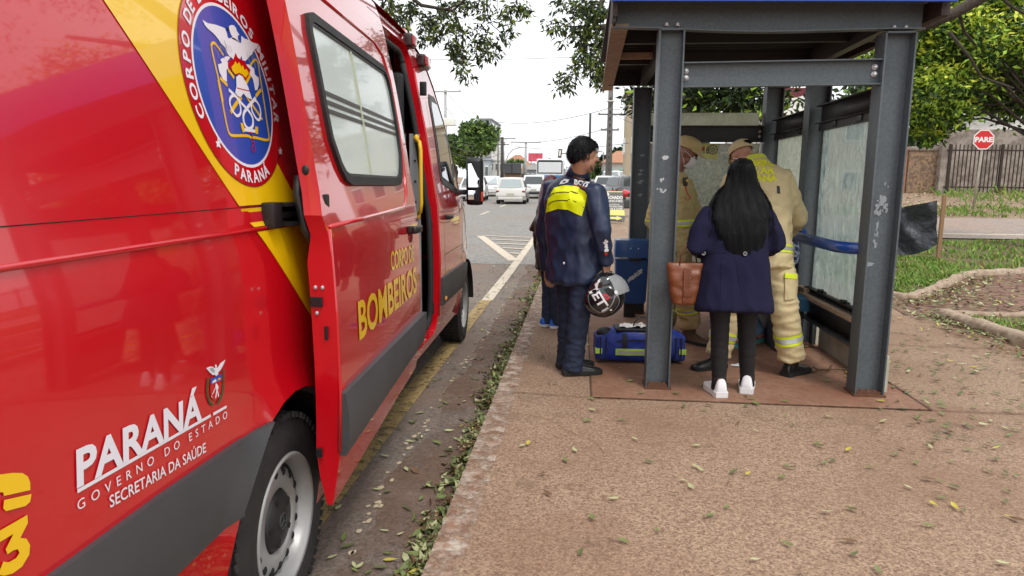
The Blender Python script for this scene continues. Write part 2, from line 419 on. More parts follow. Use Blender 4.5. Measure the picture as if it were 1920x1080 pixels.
# ------------------------------------------------------------------ planting beds, side path, side street
def cobble(name):
    m = bpy.data.materials.new(name); m.use_nodes = True; nt = m.node_tree; b = nt.nodes['Principled BSDF']; L = nt.links
    tc = nt.nodes.new('ShaderNodeTexCoord'); mp = nt.nodes.new('ShaderNodeMapping'); mp.inputs['Rotation'].default_value = (0, 0, .35); mp.inputs['Scale'].default_value = (3.2, 4.2, 1)
    v = nt.nodes.new('ShaderNodeTexVoronoi'); v.feature = 'DISTANCE_TO_EDGE'; v.inputs['Scale'].default_value = 1.6; v.inputs['Randomness'].default_value = .8
    L.new(tc.outputs['Object'], mp.inputs[0]); L.new(mp.outputs[0], v.inputs['Vector'])
    n = nt.nodes.new('ShaderNodeTexNoise'); n.inputs['Scale'].default_value = 9; n.inputs['Detail'].default_value = 8; L.new(tc.outputs['Object'], n.inputs['Vector'])
    r = nt.nodes.new('ShaderNodeMapRange'); r.inputs[1].default_value = .02; r.inputs[2].default_value = .10; L.new(v.outputs[0], r.inputs[0])
    c = nt.nodes.new('ShaderNodeMix'); c.data_type = 'RGBA'; c.inputs[6].default_value = (.13, .06, .035, 1); c.inputs[7].default_value = (.36, .21, .135, 1); L.new(r.outputs[0], c.inputs[0])
    c2 = nt.nodes.new('ShaderNodeMix'); c2.data_type = 'RGBA'; c2.blend_type = 'MULTIPLY'; c2.inputs[0].default_value = .7; L.new(c.outputs[2], c2.inputs[6]); L.new(n.outputs[1], c2.inputs[7])
    L.new(c2.outputs[2], b.inputs['Base Color']); b.inputs['Roughness'].default_value = .85
    bn = nt.nodes.new('ShaderNodeBump'); bn.inputs['Strength'].default_value = .8; bn.inputs['Distance'].default_value = .02; L.new(r.outputs[0], bn.inputs['Height']); L.new(bn.outputs[0], b.inputs['Normal'])
    b.inputs['Base Color'].default_value = (.3, .18, .12, 1)
    return m
COBB = cobble('worn_paving_stones')
LAWN = M('lawn_soil', (.10, .10, .03), .95, noise=(6, .7, (.16, .09, .05)), bump=(40, .6))
bed1 = [(3.2, 10.55), (3.75, 9.45), (4.08, 8.85), (4.4, 9.25), (5.3, 10.4), (6.1, 11.5), (7.4, 12.1), (11, 12.6), (18, 13.2), (18, 17.9), (3.2, 17.9)]
bed2 = [(3.95, 7.75), (3.98, 7.2), (4.02, 6.5), (4.35, 5.6), (5.0, 4.7), (9, 4.0), (9, 8.0), (6.0, 7.95)]
path = [(3.6, 7.9), (3.95, 7.85), (6, 8.1), (18, 8.3), (18, 13.1), (11, 12.5), (7.4, 12.0), (6.1, 11.4), (5.3, 10.3), (4.4, 9.1), (3.7, 8.5)]
for nm, P, z, m in (('side_path', path, .006, COBB), ('lawn', bed1, .03, LAWN), ('lawn', bed2, .03, LAWN)):
    bm = NB(); sheet(bm, P, [], lambda u, v, o, z=z: (u, v, gh(u, v) * .99 + z + .02 * (noise.noise(Vector((u * 1.3, v * 1.3, 3))) if z > .02 else 0)), .8)
    tag(obj(nm, bm, m, smooth=True), kind='structure')
def kerb_stones(pts, name, wd=.12, ht=.09):
    bm = NB(); P = [Vector(p) for p in pts]; D = []
    for a, b in zip(P, P[1:]):
        k = max(2, int((b - a).length / .12))
        D += [a.lerp(b, i / k) for i in range(k)]
    D.append(P[-1]); prev = None
    for i, p in enumerate(D):
        t = (D[min(i + 1, len(D) - 1)] - D[max(i - 1, 0)]).normalized(); n = Vector((-t.y, t.x)); j = noise.noise(Vector((p.x * 3, p.y * 3, 1))) * .03
        h = ht + noise.noise(Vector((p.x * 4, p.y * 4, 5))) * .035; g = gh(p.x, p.y)
        cur = [bm.verts.new((p.x + n.x * (q + j), p.y + n.y * (q + j), g + z)) for q, z in ((-wd / 2, -.05), (-wd / 2, h * .7), (-wd * .3, h), (wd * .3, h), (wd / 2, h * .7), (wd / 2, -.05))]
        if prev:
            for q in range(5): bm.faces.new((prev[q], prev[q + 1], cur[q + 1], cur[q]))
        prev = cur
    return tag(obj(name, bm, KSTONE, smooth=True), kind='structure')
kerb_stones(bed1[:8] + [(14, 12.9)], 'lawn_kerb'); kerb_stones(bed2[:6], 'lawn_kerb', .15, .11)
kerb_stones([(3.95, 7.8), (6, 8.0), (9, 8.05)], 'lawn_kerb', .1, .06)
STR = speck('side_street', (.40, .33, .29), (.20, .16, .14), (.34, .22, .16), 24, .6, amt=.5)
grid('side_street', [2.2, 3, 4, 5, 6, 9, 14, 30, 60], [18.6, 19.5, 20.5, 21.5, 22.6], lambda x, y: gh(x, y) + .01 + (0 if x < 60 else 0), STR)
bm = NB()
for y, z in ((19.2, .016),):
    vs = [[bm.verts.new((x, yy, gh(x, yy) + z)) for yy in (y, y + .18)] for x in (3, 6, 10, 20, 40)]
    for a, b in zip(vs, vs[1:]): bm.faces.new((a[0], a[1], b[1], b[0]))
tag(obj('side_street_line', bm, WLN), kind='structure')
# grass blades
GR1 = M('grass_green', (.13, .25, .03), .7); GR2 = M('grass_yellow', (.28, .36, .07), .7); GR3 = M('grass_dry', (.22, .15, .06), .8)
def blades(name, label, regions, mats=(GR1, GR2, GR3)):
    vs, fs, ms = [], [], []
    for P, n, h in regions:
        xs = [p[0] for p in P]; ys = [p[1] for p in P]; c = 0; tr = 0
        while c < n and tr < n * 12:
            tr += 1
            x = random.uniform(min(xs), max(xs)); y = random.uniform(min(ys), max(ys))
            if not inpoly(x, y, P): continue
            d = noise.noise(Vector((x * 1.1, y * 1.1, 0)))
            if d < -.12 + random.uniform(-.15, .15): continue
            a = random.uniform(0, 6.28); L = h * random.uniform(.5, 1.3) * (1 + d); g = gh(x, y) + .02; wd = .008 + .012 * min(1, y / 20)
            dx, dy = math.cos(a) * wd, math.sin(a) * wd; lx, ly = random.gauss(0, .5) * L, random.gauss(0, .5) * L
            i = len(vs); vs += [(x - dx, y - dy, g), (x + dx, y + dy, g), (x + lx * .4 + dx * .6, y + ly * .4 + dy * .6, g + L * .6), (x + lx, y + ly, g + L)]
            fs += [(i, i + 1, i + 2), (i, i + 2, i + 3)]; k = 0 if random.random() < .6 else (1 if random.random() < .65 else 2); ms += [k, k]; c += 1
    me = bpy.data.meshes.new(name); me.from_pydata(vs, [], fs); o = link(name, me, list(mats), smooth=False); me.polygons.foreach_set('material_index', ms)
    return tag(o, label, 'grass', kind='stuff')
blades('grass', 'short green grass of the lawn beside the paved path', [(bed1[:6] + [(7, 14.5), (3.2, 14.5)], 12000, .07), (bed1, 9000, .08), (bed2, 5000, .05)])
blades('grass', 'rough grass of the far bank below the wall and fence', [([(6, 22.7), (40, 22.7), (40, 25.5), (6, 25.5)], 6000, .14), ([(14, 26), (40, 26), (40, 30.8), (14, 30.8)], 2500, .25), ([(-.5, 9.3), (-.3, 10.7), (-.52, 13), (-.56, 16), (-.7, 12)], 260, .06)])
# leaves on the ground
LF = [M('leaf_green', (.16, .20, .06), .6), M('leaf_pale', (.42, .43, .22), .6), M('leaf_olive', (.11, .13, .045), .6), M('leaf_brown', (.16, .085, .04), .7), M('leaf_yellow', (.5, .42, .06), .6)]
def leaf_geo(vs, fs, ms, p, L, W, a, tilt, mi, curl=.25):
    ca, sa = math.cos(a), math.sin(a); N = 5; i0 = len(vs)
    mt = Matrix.Rotation(a, 3, 'Z') @ Matrix.Rotation(tilt[0], 3, 'X') @ Matrix.Rotation(tilt[1], 3, 'Y')
    for k in range(N):
        t = k / (N - 1); wd = W * math.sin(math.pi * min(.97, t ** .8 + .02)) * .5; z = curl * L * (t - .5) ** 2
        for s in (-1, 0, 1):
            q = mt @ Vector(((t - .5) * L, s * wd, z + abs(s) * wd * .35)); vs.append((p[0] + q.x, p[1] + q.y, p[2] + q.z))
    for k in range(N - 1):
        for s in range(2):
            b = i0 + k * 3 + s; fs.append((b, b + 3, b + 4, b + 1)); ms.append(mi)
def leaves_obj(name, items, label, cat, kind=None, group=None):
    vs, fs, ms = [], [], []
    for it in items: leaf_geo(vs, fs, ms, *it)
    me = bpy.data.meshes.new(name); me.from_pydata(vs, [], fs); o = link(name, me, LF, smooth=True); me.polygons.foreach_set('material_index', ms)
    return tag(o, label, cat, group, kind)
rl = random.Random(11); it = []
def lw(): return rl.choices(range(5), (5, 3, 4, 2, .6))[0]
for i in range(3600):                                     # pile along the kerb
    y = rl.uniform(.6, 12) if rl.random() < .6 else rl.uniform(.9, 6.5)
    d = noise.noise(Vector((0, y * 1.7, 4)))
    if d < -.12 and rl.random() < .75: continue
    x = -.565 - abs(rl.gauss(0, .065 + .09 * max(0, d)))
    L = rl.uniform(.035, .075)
    it.append(((x, y, -.14 + rl.uniform(.004, .05) * max(0, 1 - (-.56 - x) / .16)), L, L * rl.uniform(.32, .5), rl.uniform(0, 6.3), (rl.gauss(0, .5), rl.gauss(0, .5)), rl.choices(range(5), (4, 3, 5, 4, .2))[0], .8))
leaves_obj('leaf_litter', it, 'thick line of fallen green leaves heaped in the gutter against the kerb', 'leaf litter', 'stuff')
it = []
for i in range(1500):                                      # scattered on the road and the pavement further off
    if rl.random() < .35: x, y, z = rl.uniform(-1.6, -.6), rl.uniform(.8, 13), -.146
    else:
        x, y, z = rl.uniform(-.3, 4.2), rl.uniform(2.9, 9.0), .008
        if rl.random() < .6: x = rl.uniform(2.0, 4.2)
        if .2 < x < 1.9 and 4.6 < y < 7.6 and rl.random() < .7: continue
    L = rl.uniform(.035, .07); it.append(((x, y, z + .006), L, L * rl.uniform(.3, .45), rl.uniform(0, 6.3), (rl.gauss(0, .12), rl.gauss(0, .12)), lw(), .3))
for i in range(4200):
    P = rl.choice(((6, 26, 22.8, 31), (5, 24, 23, 30), (3.3, 5.2, 8.2, 10.8), (3.6, 4.5, 5.2, 7.9), (3.9, 9, 8.2, 12), (3, 14, 9, 17), (5, 20, 22.7, 30)))
    x, y = rl.uniform(P[0], P[1]), rl.uniform(P[2], P[3]); L = rl.uniform(.035, .08) * (1.7 if y > 20 else 1)
    if 3.4 < x < 3.95 and y < 7.9 and rl.random() < .5: pass
    it.append(((x, y, gh(x, y) + rl.uniform(.02, .06)), L, L * rl.uniform(.35, .5), rl.uniform(0, 6.3), (rl.gauss(0, .35), rl.gauss(0, .35)), rl.choices(range(5), (3, 3, 2, 4, .5))[0], .4))
leaves_obj('leaf_litter', it, 'loose leaves scattered over road, distant pavement and grass', 'leaf litter', 'stuff')
it = []
for k in range(520):                                      # drift along the near bed kerb
    t = rl.random(); a = Vector((3.88, 7.9)).lerp(Vector((4.25, 5.5)), t); x = a.x - abs(rl.gauss(0, .09)); L = rl.uniform(.035, .06)
    it.append(((x, a.y, .012 + rl.uniform(0, .03)), L, L * .4, rl.uniform(0, 6.3), (rl.gauss(0, .4), rl.gauss(0, .4)), rl.choices(range(5), (4, 4, 2, 3, .3))[0], .5))
for k in range(260):
    t = rl.random(); a = Vector((4.0, 8.6)).lerp(Vector((6.2, 11.2)), t); x = a.x + rl.gauss(0, .12); L = rl.uniform(.04, .07)
    it.append(((x, a.y - .1, .02 + rl.uniform(0, .03)), L, L * .4, rl.uniform(0, 6.3), (rl.gauss(0, .4), rl.gauss(0, .4)), rl.choices(range(5), (4, 4, 2, 3, .3))[0], .5))
leaves_obj('leaf_litter', it, 'drifts of leaves along the stone kerbs of the lawn beds', 'leaf litter', 'stuff')
NEAR = [(990, 836), (1027, 930), (1150, 940), (1018, 893), (1170, 1020), (1088, 1042), (1110, 975), (1402, 893), (1330, 972), (1232, 1000), (1545, 872), (1760, 905), (1550, 965), (1645, 1075), (1750, 950), (1600, 1045), (1475, 1025),
        (1590, 1020), (1680, 857), (1740, 903), (1765, 938), (1790, 955), (1740, 990), (1885, 945), (1880, 1062), (1870, 840), (1868, 865), (1895, 758), (1590, 848), (1555, 785), (1560, 868), (1530, 835), (1810, 800), (1820, 805), (1850, 840), (1895, 975), (1745, 835), (1690, 845), (1725, 770), (1415, 1055)]
for k, (px, py) in enumerate(NEAR):
    p = on_ground(px, py); L = rl.uniform(.045, .07); vs, fs, ms = [], [], []
    leaf_geo(vs, fs, ms, (0, 0, .008), L, L * rl.uniform(.3, .42), rl.uniform(0, 6.3), (rl.gauss(0, .12), rl.gauss(0, .1)), lw() if k % 7 else 4, .35)
    me = bpy.data.meshes.new('fallen_leaf'); me.from_pydata(vs, [], fs); mi = ms[0]
    tag(link('fallen_leaf', me, LF[mi], loc=(p.x, p.y, .006)), 'small fallen leaf lying loose on the bare speckled concrete in the foreground', 'leaf', 'fallen leaves on the near pavement')

# ------------------------------------------------------------------ ambulance (local frame: x out to the kerb side, y along, z above road)
PROF = [(.2, -.075), (.3, -.06), (.45, -.03), (.6, -.008), (.8, 0), (1.0, 0), (1.35, -.012), (1.6, -.05), (1.85, -.085), (2.1, -.125), (2.3, -.165), (2.55, -.225), (2.68, -.3), (2.74, -.38)]
def hermite(x, P):
    if x <= P[0][0]: return P[0][1]
    if x >= P[-1][0]: return P[-1][1]
    for i in range(len(P) - 1):
        if x <= P[i + 1][0]:
            (a, b), (c, d) = P[i], P[i + 1]; h = c - a
            m0 = (d - P[i - 1][1]) / (c - P[i - 1][0]) if i else (d - b) / h
            m1 = (P[i + 2][1] - b) / (P[i + 2][0] - a) if i + 2 < len(P) else (d - b) / h
            t = (x - a) / h; t2, t3 = t * t, t ** 3
            return (2 * t3 - 3 * t2 + 1) * b + (t3 - 2 * t2 + t) * h * m0 + (-2 * t3 + 3 * t2) * d + (t3 - t2) * h * m1
def plan(s):
    o = 0
    if s < -.4: o -= .012 * (s + .4) ** 2
    if s > 3.9: o -= .075 * (s - 3.9) ** 2
    return o
def arch(s, z, c, r=.475):
    d = math.hypot(s - c, z - .38)
    return .022 * max(0, 1 - abs(d - r - .01) / .06) if z > .25 else 0
def fb(s, z, o=0):                               # body side
    rail = -.010 * max(0, 1 - abs(z - 1.47) / .035)
    return Vector((hermite(z, PROF) + plan(s) + rail + o + arch(s, z, .04) + arch(s, z, 4.5, .46), s, z))
DLEN0, DLEN1 = .07, 1.93
def fd(s, z, o=0): return Vector((hermite(z, PROF) + .165 - .0515 * (s - .07) + o, s, z))
van = thing('ambulance_van', 'big red fire brigade ambulance van with its side door slid open, parked by the kerb', 'ambulance', (-1.0, 2.2, -.15), R(1.3))
def arc(cx, cz, r, a0, a1, n=16): return [(cx + r * math.cos(R(a0 + (a1 - a0) * i / n)), cz + r * math.sin(R(a0 + (a1 - a0) * i / n))) for i in range(n + 1)]
TOPZ = 2.70
side = [(-1.75, .34)] + [(-.45, .34)] + arc(.04, .38, .475, 183, -3) + [(.55, .36), (4.02, .36)] + arc(4.5, .37, .46, 180, 0) + [(5.0, .33), (5.42, .30), (5.47, .5), (5.45, .85), (5.36, 1.05), (5.05, 1.2), (4.6, 1.34), (4.30, 1.44), (4.1, 1.72), (3.86, 2.08), (3.66, 2.34), (3.46, 2.52), (3.2, 2.65), (2.9, TOPZ), (-1.75, TOPZ)]
opening = rrect(1.12, .43, 2.95, 2.56, .10)
bm = NB(); sheet(bm, side, [opening], fb, .085)
# far side, roof and ends
sheet(bm, side, [], lambda s, z, o: Vector((-2.02 - fb(s, z).x, s, z)), .25)
top = [(s, z) for s, z in side if z >= 1.05 or s > 5.3]
i0 = side.index((5.42, .30)); prof2 = side[i0:]
def zbulge(s, z, x):
    t = (x + 1.01) / 1.0; b = 1 - t * t
    if z >= 1.3 and s < 4.7: return (s + .10 * b * (1 if s > 3 else .3), z + .09 * b)
    return (s + .16 * b, z + .03 * b)
prev = None
for s, z in prof2 + [(-1.78, 1.5), (-1.76, .34)]:
    w0 = fb(s, z).x; ring = []
    for k in range(13):
        x = w0 + (-2.02 - 2 * w0) * k / 12; ss, zz = zbulge(s, z, x) if s > -1.7 or z > 2.6 else (s, z)
        ring.append(bm.verts.new((x, ss, zz)))
    if prev:
        for k in range(12): bm.faces.new((prev[k], prev[k + 1], ring[k + 1], ring[k]))
    prev = ring
bmesh.ops.remove_doubles(bm, verts=bm.verts, dist=.002)
body = obj('body', bm, RED, van, auto=40)
# opening frame
bm = NB()
L = opening; a = [bm.verts.new(fb(u, v, .001)) for u, v in dens(L, .1)]; b = [bm.verts.new(fb(u, v, -.07)) for u, v in dens(L, .1)]
for i in range(len(a)): j = (i + 1) % len(a); bm.faces.new((a[i], a[j], b[j], b[i]))
IN = rrect(1.2, .5, 2.86, 2.50, .08)
sheet(bm, [(s, z) for s, z in L], [IN], lambda s, z, o: fb(s, z, -.07), .12)
obj('door_jamb', bm, RED, van, auto=35)
bm = NB(); D = dens(IN, .08); tube(bm, [fb(s, z, -.05) for s, z in D] + [fb(*D[0], -.05)], .022); obj('door_seal', bm, RUB, van, True)
# inside
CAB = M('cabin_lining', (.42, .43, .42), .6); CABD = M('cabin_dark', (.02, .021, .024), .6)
bm = NB()
for c, s in (((-1.9, 1.9, 1.5), (.02, 2.3, 2.1)), ((-1.06, 2.0, 2.56), (1.5, 2.2, .02)), ((-1.0, .75, 1.5), (1.7, .02, 2.1))): box(bm, c, s)
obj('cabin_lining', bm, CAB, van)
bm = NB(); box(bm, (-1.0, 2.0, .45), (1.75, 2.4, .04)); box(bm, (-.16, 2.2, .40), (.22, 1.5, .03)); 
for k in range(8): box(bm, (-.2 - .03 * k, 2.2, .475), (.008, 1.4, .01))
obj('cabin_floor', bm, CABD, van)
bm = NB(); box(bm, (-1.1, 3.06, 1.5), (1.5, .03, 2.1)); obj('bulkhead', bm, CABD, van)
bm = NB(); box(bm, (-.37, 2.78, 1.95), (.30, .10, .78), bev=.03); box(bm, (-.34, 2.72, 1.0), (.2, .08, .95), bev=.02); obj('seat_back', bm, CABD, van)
bm = NB(); box(bm, (-.16, 2.87, 1.25), (.075, .035, 1.35), bev=.006)
box(bm, (-.235, 2.84, 1.25), (.02, .05, 1.35))
obj('steel_strip', bm, STEEL, van)
bm = NB()
for k in range(9): ell(bm, (-.155, 2.845, .68 + k * .15), (.009, .009, .009), n=8)
obj('rivets', bm, BLK, van)
bm = NB(); tube(bm, [(-.14, 2.83, 1.88), (-.10, 2.75, 1.86), (-.09, 2.74, 1.80), (-.09, 2.74, 1.42), (-.10, 2.75, 1.36), (-.14, 2.83, 1.34)], .014, 10)
ell(bm, (-.14, 2.84, 1.89), (.022, .03, .03), n=10); ell(bm, (-.14, 2.84, 1.33), (.022, .03, .03), n=10); obj('grab_handle', bm, HYL, van, True)
bm = NB(); box(bm, (-.055, 2.905, 1.22), (.03, .02, .14), bev=.008); box(bm, (-.10, 2.905, 2.25), (.05, .03, .10), bev=.01); box(bm, (-.06, 2.905, .62), (.05, .03, .09), bev=.01)
obj('latch_plates', bm, BLK, van, True)
bm = NB()
for sgn in (1,):
    loft(bm, [fb(2.96, z, .002) for z in (.55, 1.0, 1.4, 1.9, 2.4)], [.012] * 5, n=6, rnd=False)
obj('pillar_ridge', bm, RED, van, True)
# lower grey trim, panel lines
def slab(name, P, fm, off, mat, parent, step=.08, bulge=0, label=None):
    zs = [p[1] for p in P]; z0, z1 = min(zs), max(zs)
    g = (lambda u, v, o: fm(u, v, o + (bulge * math.sin(math.pi * min(1, max(0, (v - z0) / (z1 - z0)))) if o > .001 else 0))) if bulge else fm
    bm = NB(); sheet(bm, P, [], g, step, off, rim=0); o = obj(name, bm, mat, parent, auto=50)
    if label: o['label'] = label
    return o
slab('side_trim', [(-1.74, .64), (-.385, .606)] + arc(.04, .38, .492, 151, 116, 6)[0:] + [(-.2, .822), (-.75, .848), (-1.74, .862)], fb, .014, GRY, van, bulge=.01)
slab('side_trim', [(3.03, .615), (4.0, .60)] + arc(4.5, .37, .47, 150, 113, 5) + [(4.28, .822), (3.02, .838)], fb, .014, GRY, van, bulge=.01)
bm = NB()
sheet(bm, [(-1.74, 1.502), (.42, 1.502), (.42, 1.5045), (-1.74, 1.5045)], [], fb, .2, .003)
sheet(bm, [(3.20, .40), (3.206, .40), (3.206, 2.2), (3.20, 2.2)], [], fb, .2, .003)
sheet(bm, [(4.20, .84), (4.206, .84), (4.206, 1.42), (4.20, 1.42)], [], fb, .2, .003)
sheet(bm, [(3.2, 1.0), (4.2, 1.0), (4.2, 1.004), (3.2, 1.004)], [], fb, .2, .001)
obj('panel_gaps', bm, BLK, van)
bm = NB(); tube(bm, [fb(s, 1.432, .0) for s in [-1.74 + .1 * k for k in range(22)]], .007, 6); obj('waist_ridge', bm, RED, van, True)
# yellow band and emblem
bm = NB(); sheet(bm, [(-.69, 2.03), (-.196, 1.508), (.27, 1.508), (-.17, 2.0), (-.50, 2.42), (-1.06, 2.42)], [], fb, .07, .0022)
sheet(bm, [(-.189, 1.499), (-.125, 1.44), (.34, 1.44), (.28, 1.499)], [], fb, .05, .0022)
sheet(bm, [(-.113, 1.424), (.346, 1.005), (.56, .80), (.56, 1.2), (.355, 1.424)], [], fb, .06, .0022)
sheet(bm, [(4.23, 1.36), (4.42, 1.30), (4.95, .95), (4.95, .60), (5.2, .6), (5.3, 1.0), (4.9, 1.2), (4.5, 1.34)], [], fb, .06, .0022)
obj('yellow_band', bm, YEL, van, True)
EC = (-.068, 1.872)
bm = NB(); sheet(bm, circ(*EC, .306, 64), [circ(*EC, .246, 60)], fb, .05, .004); obj('emblem_ring', bm, RED, van, True)
bm = NB(); sheet(bm, circ(*EC, .308, 64), [circ(*EC, .3045, 64)], fb, .05, .0045); obj('emblem_border', bm, DRED, van, True)
bm = NB(); sheet(bm, circ(*EC, .247, 60), [circ(*EC, .238, 60)], fb, .05, .005)
def arctext(bm, s, cx, cz, r, a0, a1, h, fm, off, inner=False, bold=.03):
    """letters from angle a0 to a1 (degrees, 0 = right); inner = baseline outside, reading along the bottom"""
    ws = []
    for ch in s:
        if ch == ' ': ws.append(.45); continue
        vs, fs = text2d(ch, bold); ws.append(max(v[0] for v in vs) - min(v[0] for v in vs) + .13)
    tot = sum(ws); x = 0
    for ch, wd in zip(s, ws):
        a = R(a0 + (a1 - a0) * (x + wd * .5) / tot); x += wd
        if ch == ' ': continue
        vs, fs = text2d(ch, bold); xm = (max(v[0] for v in vs) + min(v[0] for v in vs)) / 2; k = h / CAPH; rad = Vector((math.cos(a), math.sin(a)))
        if not inner: tx, up = Vector((rad.y, -rad.x)), rad
        else: tx, up = Vector((-rad.y, rad.x)), -rad
        wsq = abs(R(a1 - a0)) * r / tot
        out = []
        for u, v in vs:
            p = Vector((cx, cz)) + rad * r + tx * (u - xm) * wsq + up * v * k; out.append(bm.verts.new(fm(p.x, p.y, off)))
        for f in fs:
            try: bm.faces.new([out[i] for i in f])
            except ValueError: pass
arctext(bm, 'CORPO DE BOMBEIROS MILITAR', EC[0], EC[1], .258, 206, -20, .036, fb, .006)
arctext(bm, 'PARANÁ', EC[0], EC[1], .293, 245, 297, .036, fb, .006, inner=True)
obj('emblem_lettering', bm, WHT, van, False)
bm = NB(); sheet(bm, circ(*EC, .2385, 60), [], fb, .05, .0045); obj('emblem_field', bm, BLU, van, True)
